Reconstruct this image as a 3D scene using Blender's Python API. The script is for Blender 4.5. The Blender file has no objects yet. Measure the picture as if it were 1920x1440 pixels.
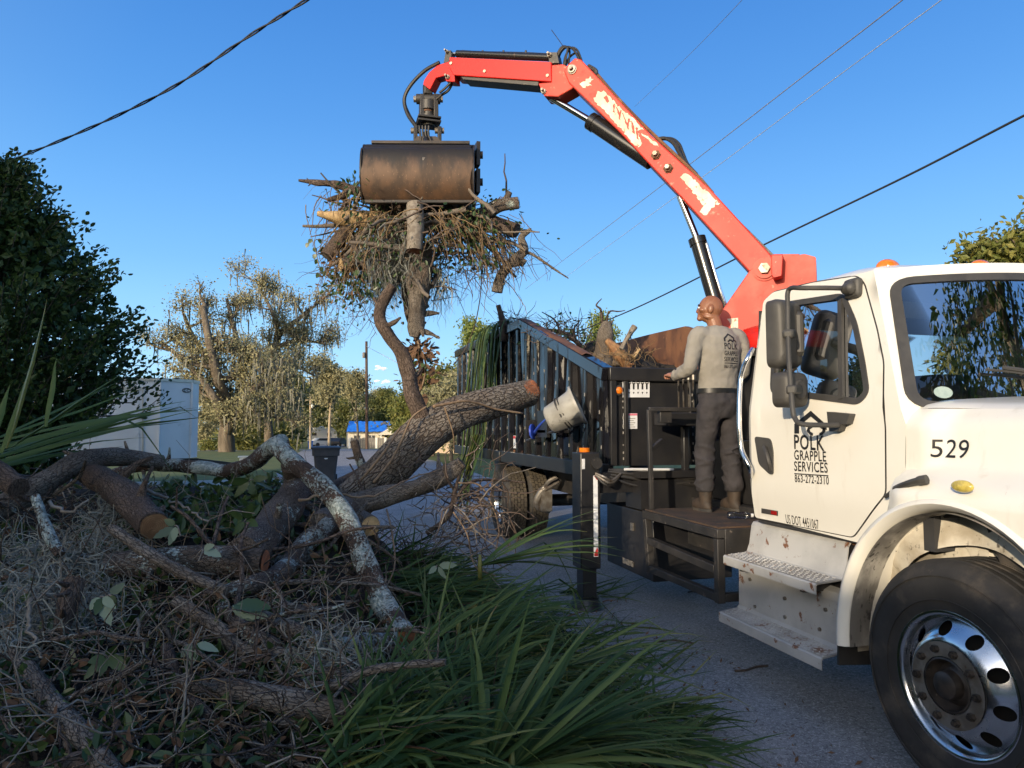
import bpy, bmesh, math, random
import numpy as np
from mathutils import Vector, Matrix, noise as mnoise
from mathutils.geometry import delaunay_2d_cdt
from mathutils.bvhtree import BVHTree
random.seed(7); RG = np.random.default_rng(7)
SC = bpy.context.scene
COL = SC.collection
PI = math.pi
# ------------------------------------------------------------------ camera
CAMZ, YAW, PITCH, FPX = 1.60, math.atan(360 / math.hypot(1300, 83)), math.atan(83 / 1300), 1300.0
cd = bpy.data.cameras.new('camera'); cam = bpy.data.objects.new('camera', cd); COL.objects.link(cam)
cam.location = (0, 0, CAMZ); cam.rotation_euler = (PI / 2 + PITCH, 0, -YAW)
cd.sensor_width = 36; cd.lens = 36 * FPX / 1920; cd.clip_end = 3000; cd.clip_start = .05
SC.camera = cam
# ------------------------------------------------------------------ sky, sun, exposure
SUN_EL, SUN_AZ = math.radians(13), math.radians(226)      # azimuth clockwise from +Y
w = bpy.data.worlds.new('World'); SC.world = w; w.use_nodes = True
wn = w.node_tree; bg = wn.nodes['Background']
sk = wn.nodes.new('ShaderNodeTexSky'); sk.sky_type = 'NISHITA'; sk.sun_disc = False
sk.sun_elevation = SUN_EL; sk.sun_rotation = SUN_AZ
sk.air_density = 1.0; sk.dust_density = 1.5; sk.ozone_density = 1.5; sk.altitude = 0
# clear deep blue air of the photograph: the same gradient all the way round, laid over the physical sky
tcw = wn.nodes.new('ShaderNodeTexCoord'); sx_ = wn.nodes.new('ShaderNodeSeparateXYZ'); wn.links.new(tcw.outputs['Generated'], sx_.inputs[0])
cr_ = wn.nodes.new('ShaderNodeValToRGB'); el_ = cr_.color_ramp; el_.interpolation = 'B_SPLINE'
SKYC = [(0, (.42, .68, .90)), (.10, (.28, .55, .82)), (.22, (.145, .39, .74)), (.40, (.058, .235, .60)), (.62, (.026, .14, .45)), (1, (.018, .09, .32))]
while len(el_.elements) < len(SKYC): el_.elements.new(.5)
for e_, (p_, c_) in zip(el_.elements, SKYC): e_.position = p_; e_.color = (*c_, 1)
wn.links.new(sx_.outputs[2], cr_.inputs[0])
sc_ = wn.nodes.new('ShaderNodeMix'); sc_.data_type = 'RGBA'; sc_.blend_type = 'MULTIPLY'; sc_.inputs[0].default_value = 1; sc_.inputs[7].default_value = (4.75, 4.75, 4.75, 1); wn.links.new(cr_.outputs[0], sc_.inputs[6])
mxw = wn.nodes.new('ShaderNodeMix'); mxw.data_type = 'RGBA'; 
dt_ = wn.nodes.new('ShaderNodeVectorMath'); dt_.operation = 'DOT_PRODUCT'; dt_.inputs[1].default_value = (math.sin(SUN_AZ), math.cos(SUN_AZ), .23); wn.links.new(tcw.outputs['Generated'], dt_.inputs[0])
mr_ = wn.nodes.new('ShaderNodeMapRange'); mr_.inputs['From Min'].default_value = -.35; mr_.inputs['From Max'].default_value = .9; mr_.inputs['To Min'].default_value = .94; mr_.inputs['To Max'].default_value = .05   # the warm bright haze of the low sun lies behind us
wn.links.new(dt_.outputs['Value'], mr_.inputs['Value']); wn.links.new(mr_.outputs[0], mxw.inputs[0])
wn.links.new(sk.outputs[0], mxw.inputs[6]); wn.links.new(sc_.outputs[2], mxw.inputs[7]); wn.links.new(mxw.outputs[2], bg.inputs[0]); bg.inputs[1].default_value = .14
sl = bpy.data.lights.new('sun', 'SUN'); sun = bpy.data.objects.new('sun', sl); COL.objects.link(sun)
sl.energy = 2.2; sl.angle = math.radians(.6); sl.color = (1, .83, .60)
TOSUN = Vector((math.sin(SUN_AZ) * math.cos(SUN_EL), math.cos(SUN_AZ) * math.cos(SUN_EL), math.sin(SUN_EL)))
sun.rotation_euler = TOSUN.to_track_quat('Z', 'Y').to_euler(); sun.location = (-20, -20, 30)
SC.view_settings.view_transform = 'Standard'; SC.view_settings.look = 'None'
SC.view_settings.gamma = 1; SC.view_settings.exposure = 1.15; SC.view_settings.use_curve_mapping = False
SC.cycles.max_bounces = 8; SC.cycles.transparent_max_bounces = 16; SC.cycles.use_denoising = True
SC.cycles.sample_clamp_indirect = 6; SC.cycles.caustics_reflective = False; SC.cycles.caustics_refractive = False
# ------------------------------------------------------------------ measuring helpers: a sight line met with a plane of the place
_R = np.array([math.cos(YAW), -math.sin(YAW), 0]); _F0 = np.array([math.sin(YAW), math.cos(YAW), 0])
_F = _F0 * math.cos(PITCH) + np.array([0, 0, math.sin(PITCH)]); _U = -_F0 * math.sin(PITCH) + np.array([0, 0, math.cos(PITCH)])
EYE = np.array([0, 0, CAMZ])
def ray(x, y): return _F + _R * (x - 960) / FPX - _U * (y - 720) / FPX
def onX(x, y, X): d = ray(x, y); return EYE + d * X / d[0]
def onY(x, y, Y): d = ray(x, y); return EYE + d * Y / d[1]
def onZ(x, y, Z): d = ray(x, y); return EYE + d * (Z - CAMZ) / d[2]
def dep(x, y, D): return EYE + ray(x, y) * D
def onP(x, y, p, n): d = ray(x, y); return EYE + d * (np.dot(np.array(p) - EYE, n) / np.dot(d, n))
# ------------------------------------------------------------------ objects
def props(o, label=None, cat=None, group=None, kind=None):
    if label: o['label'] = label
    if cat: o['category'] = cat
    if group: o['group'] = group
    if kind: o['kind'] = kind
    return o
def empty(name, loc, label, cat, group=None, rz=0):
    o = bpy.data.objects.new(name, None); COL.objects.link(o); o.location = loc; o.rotation_euler = (0, 0, rz)
    o.empty_display_size = .2
    return props(o, label, cat, group)
def wpos(o):
    p = Vector((0, 0, 0))
    while o is not None: p = p + o.location; o = o.parent
    return np.array(p)
def npmesh(name, V, quads=None, tris=None, mats=(), smooth=True, sharp=None, rnd=None):
    me = bpy.data.meshes.new(name); V = np.asarray(V, dtype=np.float32)
    L = []; S = []; n = 0
    for F, k in ((quads, 4), (tris, 3)):
        if F is not None and len(F):
            F = np.asarray(F, dtype=np.int32); L.append(F.ravel()); S.append(n + np.arange(len(F)) * k); n += len(F) * k
    L = np.concatenate(L); S = np.concatenate(S).astype(np.int32)
    me.vertices.add(len(V)); me.vertices.foreach_set('co', V.ravel())
    me.loops.add(len(L)); me.loops.foreach_set('vertex_index', L)
    me.polygons.add(len(S)); me.polygons.foreach_set('loop_start', S)
    me.update(calc_edges=True); me.validate()
    if rnd is not None:
        a = me.attributes.new('rnd', 'FLOAT', 'POINT'); a.data.foreach_set('value', np.asarray(rnd, dtype=np.float32))
    me.polygons.foreach_set('use_smooth', np.ones(len(me.polygons), dtype=bool) if smooth else np.zeros(len(me.polygons), dtype=bool))
    if smooth and sharp: me.set_sharp_from_angle(angle=math.radians(sharp))
    for m in mats: me.materials.append(m)
    return me
def link(name, me, parent=None, origin=None):
    """mesh built in world coordinates becomes an object under parent (or top level with its origin at its base)"""
    o = bpy.data.objects.new(name, me); COL.objects.link(o)
    if parent is not None:
        off = wpos(parent); o.parent = parent
    else:
        n = len(me.vertices); co = np.empty(n * 3, dtype=np.float32); me.vertices.foreach_get('co', co); co = co.reshape(-1, 3)
        off = np.array(origin) if origin is not None else np.array([*(co[:, :2].min(0) + co[:, :2].max(0)) / 2, co[:, 2].min()])
        o.location = off
    if np.any(off): me.transform(Matrix.Translation(Vector(-off)))
    return o
def dup(root, loc, rz=0, scale=1, label=None, group=None):
    r = root.copy(); COL.objects.link(r); r.location = loc; r.rotation_euler = (0, 0, rz); r.scale = (scale,) * 3
    if label: r['label'] = label
    if group: r['group'] = group
    for ch in list(root.children):
        c = ch.copy(); COL.objects.link(c); c.parent = r
        for g in ch.children:
            d = g.copy(); COL.objects.link(d); d.parent = c
    return r
def unit(a): a = np.asarray(a, float); return a / (np.linalg.norm(a) + 1e-12)
def spline(P, n=8):
    """Catmull-Rom through rows of P (any width)"""
    P = np.asarray(P, float)
    if len(P) < 3: return np.array([P[0] + (P[-1] - P[0]) * t for t in np.linspace(0, 1, n + 1)])
    Q = np.vstack([2 * P[0] - P[1], P, 2 * P[-1] - P[-2]]); out = []
    for i in range(1, len(Q) - 2):
        for t in np.linspace(0, 1, n, endpoint=False):
            a, b, c, d = Q[i - 1:i + 3]
            out.append(.5 * (2 * b + (c - a) * t + (2 * a - 5 * b + 4 * c - d) * t * t + (3 * b - a - 3 * c + d) * t ** 3))
    out.append(P[-1]); return np.array(out)
def frames(P):
    P = np.asarray(P, float); T = np.gradient(P, axis=0); T /= np.linalg.norm(T, axis=1)[:, None] + 1e-12
    n = np.cross(T[0], [0, 0, 1]); n = unit(n) if np.linalg.norm(n) > .05 else np.array([1., 0, 0])
    N = []
    for t in T:
        n = unit(n - t * np.dot(n, t)); N.append(n)
    N = np.array(N); return T, N, np.cross(T, N)
def wob(P, s, seed=0):
    """smooth scalar noise for rows of P"""
    q = P * s + seed * 7.31
    return (np.sin(q[:, 0] * 1.7 + 1.3 * np.sin(q[:, 1] * 1.1)) + np.sin(q[:, 1] * 2.3 + 1.7 * np.sin(q[:, 2] * .9)) + np.sin(q[:, 2] * 2.9 + q[:, 0] * 1.3)) / 3
class MB:
    def __init__(s): s.V = []; s.Q = []; s.T = []; s.n = 0; s.A = []; s.hasA = False
    def add(s, V, Q=None, T=None, A=None):
        """A: straightened coordinates of a stem (across, across, along), for its bark"""
        V = np.asarray(V, float); s.A.append(V if A is None else np.asarray(A, float)); s.hasA = s.hasA or A is not None
        if Q is not None and len(Q): s.Q.append(np.asarray(Q) + s.n)
        if T is not None and len(T): s.T.append(np.asarray(T) + s.n)
        s.V.append(V); s.n += len(V); return s
    def box(s, c, d, M=None):
        c = np.array(c, float); h = np.array(d, float) / 2
        V = np.array([[x, y, z] for x in (-1, 1) for y in (-1, 1) for z in (-1, 1)]) * h
        if M is not None: V = V @ np.array(M).T
        return s.add(V + c, [[0, 1, 3, 2], [4, 6, 7, 5], [0, 4, 5, 1], [2, 3, 7, 6], [0, 2, 6, 4], [1, 5, 7, 3]])
    def bx(s, x0, x1, y0, y1, z0, z1): return s.box(((x0 + x1) / 2, (y0 + y1) / 2, (z0 + z1) / 2), (abs(x1 - x0), abs(y1 - y0), abs(z1 - z0)))
    def bar(s, a, b, w_, h_, up=(0, 0, 1)):
        """box beam from a to b, width w_ sideways and h_ along up"""
        a = np.array(a, float); b = np.array(b, float); t = unit(b - a); u = np.array(up, float)
        if abs(np.dot(t, u)) > .98: u = np.array([0, 1., 0])
        n = unit(np.cross(t, u)); u = np.cross(n, t)
        return s.box((a + b) / 2, (np.linalg.norm(b - a), w_, h_), np.array([t, n, u]).T)
    def tube(s, P, r, n=8, caps=True, flat=None):
        P = np.asarray(P, float); r = np.ones(len(P)) * r if np.isscalar(r) else np.asarray(r, float)
        T, N, Bn = frames(P); a = np.arange(n) / n * 2 * PI
        fx = 1.0; fy = flat or 1.0
        V = (P[:, None] + r[:, None, None] * (np.cos(a)[None, :, None] * N[:, None] * fx + np.sin(a)[None, :, None] * Bn[:, None] * fy)).reshape(-1, 3)
        m = len(P); i = np.arange(m - 1)[:, None] * n; j = np.arange(n)[None]; k = (j + 1) % n; u = np.concatenate([[0], np.cumsum(np.linalg.norm(np.diff(P, axis=0), axis=1))]) + 9.7 * math.sin(float(P[0].sum()) * 37)
        A = np.stack([r[:, None] * np.cos(a), r[:, None] * np.sin(a), np.repeat(u[:, None], n, 1)], -1).reshape(-1, 3); A = np.vstack([A, [0, 0, u[0]], [0, 0, u[-1]]]) if caps else A
        Q = np.stack([i + j, i + k, i + n + k, i + n + j], -1).reshape(-1, 4); Tt = []
        if caps:
            V = np.vstack([V, P[0], P[-1]]); c0, c1 = m * n, m * n + 1
            Tt = [[c0, (q + 1) % n, q] for q in range(n)] + [[c1, (m - 1) * n + q, (m - 1) * n + (q + 1) % n] for q in range(n)]
        return s.add(V, Q, Tt, A)
    def cyl(s, a, b, r, n=16, r2=None): return s.tube(np.array([a, b], float), [r, r if r2 is None else r2], n)
    def lathe(s, prof, o, ax, n=32, up=None, closed=False):
        """prof: rows (radius, along-axis)"""
        o = np.array(o, float); ax = unit(ax); u = np.array([0, 0, 1.]) if abs(ax[2]) < .9 else np.array([1., 0, 0])
        e1 = unit(np.cross(ax, u)); e2 = np.cross(ax, e1); pr = np.asarray(prof, float); a = np.arange(n) / n * 2 * PI
        V = (o + pr[:, 1][:, None, None] * ax + pr[:, 0][:, None, None] * (np.cos(a)[None, :, None] * e1 + np.sin(a)[None, :, None] * e2)).reshape(-1, 3)
        m = len(pr); i = np.arange(m - 1 + int(closed))[:, None] * n; j = np.arange(n)[None]; k = (j + 1) % n; i2 = (i + n) % (m * n)
        return s.add(V, np.stack([i + j, i + k, i2 + k, i2 + j], -1).reshape(-1, 4))
    def grid(s, G, A=None):
        """G: (a, b, 3) array of points"""
        G = np.asarray(G, float); a, b = G.shape[:2]
        i = np.arange(a - 1)[:, None] * b; j = np.arange(b - 1)[None]
        return s.add(G.reshape(-1, 3), np.stack([i + j, i + j + 1, i + b + j + 1, i + b + j], -1).reshape(-1, 4), None, None if A is None else np.asarray(A).reshape(-1, 3))
    def prism(s, poly, f, d):
        """poly: rows (u, v) outline; f maps u, v to a point; d: vector of the depth"""
        P = np.array([f(u, v) for u, v in poly], float); n = len(P); d = np.array(d, float)
        cdt = delaunay_2d_cdt([Vector(p) for p in poly], [], [list(range(n))], 1, 1e-6)
        if len(cdt[0]) != n: raise ValueError('bad outline')
        T = [list(t) for t in cdt[2]]
        V = np.vstack([P, P + d]); Q = [[i, (i + 1) % n, n + (i + 1) % n, n + i] for i in range(n)]
        return s.add(V, Q, [t for t in T] + [[n + t[2], n + t[1], n + t[0]] for t in T])
    def arrays(s):
        return np.vstack(s.V), (np.vstack(s.Q) if s.Q else None), (np.vstack(s.T) if s.T else None)
    def obj(s, name, m, parent=None, sharp=35, smooth=True, origin=None, bevel=0, fix=True, rnd=None):
        V, Q, T = s.arrays()
        me = npmesh(name, V, Q, T, [m] if not isinstance(m, (list, tuple)) else m, smooth, sharp, rnd)
        if s.hasA:
            at = me.attributes.new('bark', 'FLOAT_VECTOR', 'POINT'); at.data.foreach_set('vector', np.vstack(s.A).astype(np.float32).ravel())
        if fix:
            bm = bmesh.new(); bm.from_mesh(me); bmesh.ops.recalc_face_normals(bm, faces=bm.faces); bm.to_mesh(me); bm.free()
            if smooth and sharp: me.set_sharp_from_angle(angle=math.radians(sharp))
        o = link(name, me, parent, origin)
        if bevel:
            b = o.modifiers.new('edge', 'BEVEL'); b.width = bevel; b.segments = 2; b.limit_method = 'ANGLE'; b.angle_limit = math.radians(40)
        return o
def inside(p, poly):
    x, y = p; c = False; n = len(poly); j = n - 1
    for i in range(n):
        xi, yi = poly[i]; xj, yj = poly[j]
        if (yi > y) != (yj > y) and x < (xj - xi) * (y - yi) / (yj - yi) + xi: c = not c
        j = i
    return c
def dense(poly, step):
    out = []; n = len(poly)
    for i in range(n):
        a = np.array(poly[i], float); b = np.array(poly[(i + 1) % n], float); k = max(1, int(np.linalg.norm(b - a) / step))
        for t in range(k): out.append(a + (b - a) * t / k)
    return np.array(out)
def rounded(poly, r, k=5):
    out = []; n = len(poly); P = [np.array(p, float) for p in poly]
    for i in range(n):
        a, b, c = P[i - 1], P[i], P[(i + 1) % n]; u = a - b; v = c - b; lu, lv = np.linalg.norm(u), np.linalg.norm(v)
        rr = min(r if np.isscalar(r) else r[i], lu * .45, lv * .45); p0 = b + u / lu * rr; p1 = b + v / lv * rr
        for t in np.linspace(0, 1, k): out.append((1 - t) ** 2 * p0 + 2 * t * (1 - t) * b + t * t * p1)
    return np.array(out)
def circ(cx, cy, rx, ry=None, n=20):
    a = np.arange(n) / n * 2 * PI; return np.stack([cx + rx * np.cos(a), cy + (ry or rx) * np.sin(a)], 1)
def panel(s, outline, holes, f, step=.08, thick=None):
    """sheet with holes: outline in (u, v), f maps arrays of (u, v) to points; thick: vector or None"""
    loops = [dense(outline, step)] + [dense(h, step) for h in holes]
    pts = []; edges = []
    for L in loops:
        b = len(pts); n = len(L); pts += [Vector(p) for p in L]; edges += [(b + i, b + (i + 1) % n) for i in range(n)]
    o = loops[0]; lo = o.min(0); hi = o.max(0)
    for x in np.arange(lo[0] + step / 2, hi[0], step):
        for y in np.arange(lo[1] + step / 2, hi[1], step):
            p = (x, y)
            if inside(p, o) and not any(inside(p, h) for h in loops[1:]):
                if min(np.min(np.hypot(L[:, 0] - x, L[:, 1] - y)) for L in loops) > step * .45: pts.append(Vector(p))
    V2, E2, F2 = delaunay_2d_cdt(pts, edges, [], 0, 1e-6)[:3]
    V2 = np.array([tuple(v) for v in V2]); T = []
    for t in F2:
        c = V2[list(t)].mean(0)
        if inside(c, o) and not any(inside(c, h) for h in loops[1:]): T.append(list(t))
    P = np.array([f(u, v) for u, v in V2]); n = len(P)
    if thick is None: return s.add(P, None, T)
    s.add(P, None, T); d = np.array(thick, float)
    s.add(P + d, None, [t[::-1] for t in T])
    for L in loops:
        A = np.array([f(u, v) for u, v in L]); m = len(A)
        s.add(np.vstack([A, A + d]), [[i, (i + 1) % m, m + (i + 1) % m, m + i] for i in range(m)])
    return s
def text_mesh(body, size, bold=0.0, xs=1.0):
    """flat print: outline letters, returned as 2-D vertices and triangles, left-bottom at 0"""
    c = bpy.data.curves.new('t', 'FONT'); c.body = body; c.size = 1; c.offset = bold; c.space_character = 1.02 + bold * 6; c.resolution_u = 4
    o = bpy.data.objects.new('t', c); COL.objects.link(o)
    dg = bpy.context.evaluated_depsgraph_get(); me = bpy.data.meshes.new_from_object(o.evaluated_get(dg))
    bpy.data.objects.remove(o); bpy.data.curves.remove(c)
    bm = bmesh.new(); bm.from_mesh(me); bmesh.ops.triangulate(bm, faces=bm.faces)
    V = np.array([v.co[:2] for v in bm.verts]); T = np.array([[v.index for v in f.verts] for f in bm.faces]); bm.free(); bpy.data.meshes.remove(me)
    V = V - V.min(0); V = V / V[:, 1].max() * size; V[:, 0] *= xs
    return V, T
# ------------------------------------------------------------------ materials (all procedural)
def _lnk(t, a, b): t.links.new(a, b)
def noise(t, vec, scale, detail=5, rough=.55, dist=0):
    n = t.nodes.new('ShaderNodeTexNoise'); n.inputs['Scale'].default_value = scale; n.inputs['Detail'].default_value = detail
    n.inputs['Roughness'].default_value = rough; n.inputs['Distortion'].default_value = dist
    _lnk(t, vec, n.inputs['Vector']); return n.outputs['Fac']
def ramp(t, fac, lo, hi, a=0, b=1):
    n = t.nodes.new('ShaderNodeMapRange'); n.inputs['From Min'].default_value = lo; n.inputs['From Max'].default_value = hi
    n.inputs['To Min'].default_value = a; n.inputs['To Max'].default_value = b; n.interpolation_type = 'SMOOTHSTEP'
    _lnk(t, fac, n.inputs['Value']); return n.outputs[0]
def mixc(t, fac, a, b):
    n = t.nodes.new('ShaderNodeMix'); n.data_type = 'RGBA'
    for s_, v in ((n.inputs[0], fac), (n.inputs[6], a), (n.inputs[7], b)):
        if isinstance(v, (int, float)): s_.default_value = v
        elif isinstance(v, tuple): s_.default_value = (*v, 1)
        else: _lnk(t, v, s_)
    return n.outputs[2]
def mth(t, op, a, b=None):
    n = t.nodes.new('ShaderNodeMath'); n.operation = op
    for s_, v in ((n.inputs[0], a), (n.inputs[1], b)):
        if v is None: continue
        if isinstance(v, (int, float)): s_.default_value = v
        else: _lnk(t, v, s_)
    return n.outputs[0]
def coords(t, stretch=(1, 1, 1), rot=(0, 0, 0)):
    tc = t.nodes.new('ShaderNodeTexCoord'); m = t.nodes.new('ShaderNodeMapping'); m.inputs['Scale'].default_value = stretch
    m.inputs['Rotation'].default_value = rot; _lnk(t, tc.outputs['Object'], m.inputs['Vector']); return m.outputs[0]
MATS = {}
def mat(name, c1, c2=None, rough=.6, rough2=None, metal=0, scale=6, lo=.38, hi=.62, detail=6, stretch=(1, 1, 1), bump=0, bscale=None, bdist=.01,
        spots=(), coat=0, attr=False, trans=0, sss=0, spec=None):
    """c1/c2 mixed by noise (or by the 'rnd' attribute); spots: (colour, scale, lo, hi, stretch, roughness or None)"""
    m = bpy.data.materials.new(name); m.use_nodes = True; t = m.node_tree; p = t.nodes['Principled BSDF']; MATS[name] = m
    v = coords(t, stretch); col = c1; fac = None
    if c2 is not None:
        if attr:
            a = t.nodes.new('ShaderNodeAttribute'); a.attribute_name = 'rnd'; fac = a.outputs['Fac']
        else: fac = ramp(t, noise(t, v, scale, detail), lo, hi)
        col = mixc(t, fac, c1, c2)
    r = rough
    if rough2 is not None and fac is not None: r = ramp(t, fac, 0, 1, rough, rough2)
    for sp in spots:
        c, s_, l, h = sp[:4]; sv = coords(t, sp[4]) if len(sp) > 4 and sp[4] else v
        f = ramp(t, noise(t, sv, s_, 8, .62), l, h); col = mixc(t, f, col, c)
        if len(sp) > 5 and sp[5] is not None:
            x = t.nodes.new('ShaderNodeMix'); x.data_type = 'FLOAT'; _lnk(t, f, x.inputs[0])
            if isinstance(r, (int, float)): x.inputs[2].default_value = r
            else: _lnk(t, r, x.inputs[2])
            x.inputs[3].default_value = sp[5]; r = x.outputs[0]
    if isinstance(col, tuple): p.inputs['Base Color'].default_value = (*col, 1)
    else: _lnk(t, col, p.inputs['Base Color'])
    if isinstance(r, (int, float)): p.inputs['Roughness'].default_value = r
    else: _lnk(t, r, p.inputs['Roughness'])
    p.inputs['Metallic'].default_value = metal; p.inputs['Coat Weight'].default_value = coat; p.inputs['Coat Roughness'].default_value = .06
    if spec is not None: p.inputs['Specular IOR Level'].default_value = spec
    if sss: p.inputs['Subsurface Weight'].default_value = sss; p.inputs['Subsurface Radius'].default_value = (.02, .008, .004); p.inputs['Subsurface Scale'].default_value = .3
    if bump:
        b = t.nodes.new('ShaderNodeBump'); b.inputs['Strength'].default_value = bump; b.inputs['Distance'].default_value = bdist
        _lnk(t, noise(t, v, bscale or scale * 3, 8, .6), b.inputs['Height']); _lnk(t, b.outputs[0], p.inputs['Normal'])
    if trans:      # thin leaves let light through
        tr = t.nodes.new('ShaderNodeBsdfTranslucent'); mx = t.nodes.new('ShaderNodeMixShader'); mx.inputs[0].default_value = trans
        if isinstance(col, tuple): tr.inputs[0].default_value = (*col, 1)
        else: _lnk(t, col, tr.inputs[0])
        out = t.nodes['Material Output']; _lnk(t, p.outputs[0], mx.inputs[1]); _lnk(t, tr.outputs[0], mx.inputs[2]); _lnk(t, mx.outputs[0], out.inputs[0])
    return m
def glass(name, tint, rough=.01):
    m = bpy.data.materials.new(name); m.use_nodes = True; t = m.node_tree; t.nodes.remove(t.nodes['Principled BSDF'])
    tr = t.nodes.new('ShaderNodeBsdfTransparent'); tr.inputs[0].default_value = (*tint, 1)
    gl = t.nodes.new('ShaderNodeBsdfGlossy'); gl.inputs['Roughness'].default_value = rough
    fr = t.nodes.new('ShaderNodeFresnel'); fr.inputs[0].default_value = 1.55
    f2 = mth(t, 'MINIMUM', mth(t, 'ADD', mth(t, 'MULTIPLY', fr.outputs[0], .95), .005), .9)
    mx = t.nodes.new('ShaderNodeMixShader'); _lnk(t, f2, mx.inputs[0]); _lnk(t, tr.outputs[0], mx.inputs[1]); _lnk(t, gl.outputs[0], mx.inputs[2])
    _lnk(t, mx.outputs[0], t.nodes['Material Output'].inputs[0]); return m
M_WHITE = mat('white_cab_paint', (.76, .735, .665), (.72, .695, .62), rough=.24, scale=1.3, coat=.35, spots=[((.66, .62, .54), 3.2, .56, .78, (3.2, 3.2, .7)), ((.40, .36, .30), 18, .68, .78), ((.16, .10, .07), 60, .76, .79)])
M_WHITE_DIRTY = mat('dirty_white_liner', (.62, .58, .49), (.40, .35, .27), rough=.7, scale=5, bump=.15, spots=[((.10, .09, .075), 22, .58, .70), ((.22, .14, .08), 7, .66, .78)])
M_FENDER_IN = mat('grimy_fender_lip', (.42, .40, .36), (.16, .15, .135), rough=.8, scale=6, stretch=(1, 1, .4), spots=[((.05, .045, .04), 26, .56, .66)])
M_STEP = mat('grey_step_metal', (.44, .44, .43), (.36, .36, .355), rough=.5, scale=4, bump=.1, spots=[((.17, .075, .035), 9, .59, .64), ((.20, .19, .18), 30, .66, .74)])
M_TREAD = mat('worn_tread_plate', (.46, .46, .45), (.30, .28, .26), rough=.5, scale=6, spots=[((.16, .07, .035), 8, .55, .66)])
M_BLACK = mat('black_steel', (.014, .014, .016), (.022, .021, .021), rough=.38, scale=4, bump=.05, spots=[((.07, .06, .05), 22, .66, .74), ((.10, .05, .025), 9, .72, .78)])
M_BODY = mat('glossy_black_body', (.008, .008, .011), (.013, .012, .013), rough=.05, rough2=.12, scale=1.2, bump=.05, bscale=1.4, bdist=.05, spec=.42,
             spots=[((.011, .0105, .0105), 3.2, .57, .61, (3, 3, .55), .32), ((.06, .055, .045), 16, .77, .81, (3, 3, 1), .5)])
M_FRAME = mat('worn_dark_steel', (.022, .021, .021), (.035, .032, .030), rough=.5, scale=5, bump=.15, spots=[((.12, .10, .085), 24, .62, .70), ((.12, .055, .025), 8, .64, .74)])
M_PLATFORM = mat('rusty_deck_plate', (.075, .045, .028), (.035, .027, .022), rough=.8, scale=7, bump=.3, spots=[((.13, .07, .035), 12, .58, .68)])
M_RED = mat('faded_red_paint', (.50, .040, .026), (.55, .062, .042), rough=.5, spec=.3, scale=2.5, bump=.04, spots=[((.36, .035, .024), 7, .58, .70), ((.58, .24, .17), 13, .60, .72), ((.62, .42, .34), 38, .68, .74), ((.15, .06, .035), 24, .68, .74)])
M_REDN = mat('bright_red_paint', (.52, .014, .010), (.46, .016, .011), rough=.38, spec=.3, scale=3, coat=.1, spots=[((.36, .02, .015), 6, .56, .70), ((.2, .03, .02), 18, .68, .76), ((.55, .2, .15), 34, .70, .76)])
M_REDOLD = mat('sun_faded_red_paint', (.50, .062, .042), (.54, .105, .075), rough=.55, spec=.3, scale=3.5, bump=.06, spots=[((.34, .045, .03), 8, .60, .72), ((.60, .25, .19), 12, .66, .76), ((.10, .05, .03), 26, .72, .78)])
M_STICKER = mat('greenish_sticker', (.34, .42, .38), (.28, .36, .33), rough=.5, scale=40)
M_PRIMER = mat('worn_pale_decal', (.74, .68, .55), (.62, .50, .38), rough=.7, scale=7, spots=[((.60, .12, .07), 16, .60, .68), ((.2, .12, .08), 34, .68, .74)])
M_RUST = mat('rusty_steel', (.17, .075, .032), (.095, .040, .020), rough=.75, scale=3, bump=.15, stretch=(1.5, 1.5, .8), spots=[((.24, .12, .055), 9, .58, .70), ((.045, .025, .018), 6, .62, .74)])
M_BUCKET = mat('scraped_brown_steel', (.105, .056, .030), (.055, .033, .021), rough=.55, rough2=.66, metal=.1, scale=3.5, stretch=(2.2, 2.2, .9), bump=.12,
               spots=[((.26, .15, .085), 14, .60, .72, (5, 5, 1.2)), ((.34, .26, .18), 40, .70, .76, (3, 3, 1))])
_b = M_BUCKET; _t = _b.node_tree; _p = _t.nodes['Principled BSDF']; _c = _p.inputs['Base Color'].links[0].from_socket; _tc = _t.nodes.new('ShaderNodeTexCoord'); _sx = _t.nodes.new('ShaderNodeSeparateXYZ'); _lnk(_t, _tc.outputs['Object'], _sx.inputs[0])
_h = mth(_t, 'ADD', _sx.outputs[2], mth(_t, 'MULTIPLY', noise(_t, coords(_t, (3, 3, 1)), 3.0, 7, .65), .42)); _lnk(_t, mixc(_t, ramp(_t, _h, .36, .58), _c, (.015, .013, .013)), _p.inputs['Base Color'])   # black paint left on the upper half, scraped off below
M_BUCKETTOP = mat('dark_scraped_steel', (.022, .019, .018), (.045, .034, .028), rough=.45, metal=.3, scale=5, spots=[((.13, .075, .04), 12, .64, .74)])
M_RUBBER = mat('tyre_rubber', (.020, .019, .018), (.030, .028, .026), rough=.75, scale=8, bump=.1, bscale=60, spots=[((.075, .062, .048), 5, .50, .70), ((.11, .09, .065), 14, .64, .78)])
M_TREADRUB = mat('dusty_tyre_tread', (.085, .070, .050), (.052, .044, .034), rough=.85, scale=9, bump=.2, bscale=50)
M_GROOVE = mat('tyre_groove', (.012, .012, .012), rough=.9)
M_CHROME = mat('polished_rim', (.72, .73, .75), (.60, .60, .61), rough=.15, rough2=.28, metal=1, scale=5, spots=[((.30, .28, .25), 18, .64, .76, None, .45)])
M_ROD = mat('chromed_rod', (.75, .75, .76), rough=.12, metal=1)
M_STEEL = mat('bare_steel', (.30, .28, .25), (.20, .17, .14), rough=.5, metal=.7, scale=14, spots=[((.13, .06, .03), 20, .6, .7)])
M_HUB = mat('oily_hub', (.055, .045, .038), (.028, .024, .021), rough=.45, metal=.3, scale=20, spots=[((.16, .13, .1), 30, .64, .72)])
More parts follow.
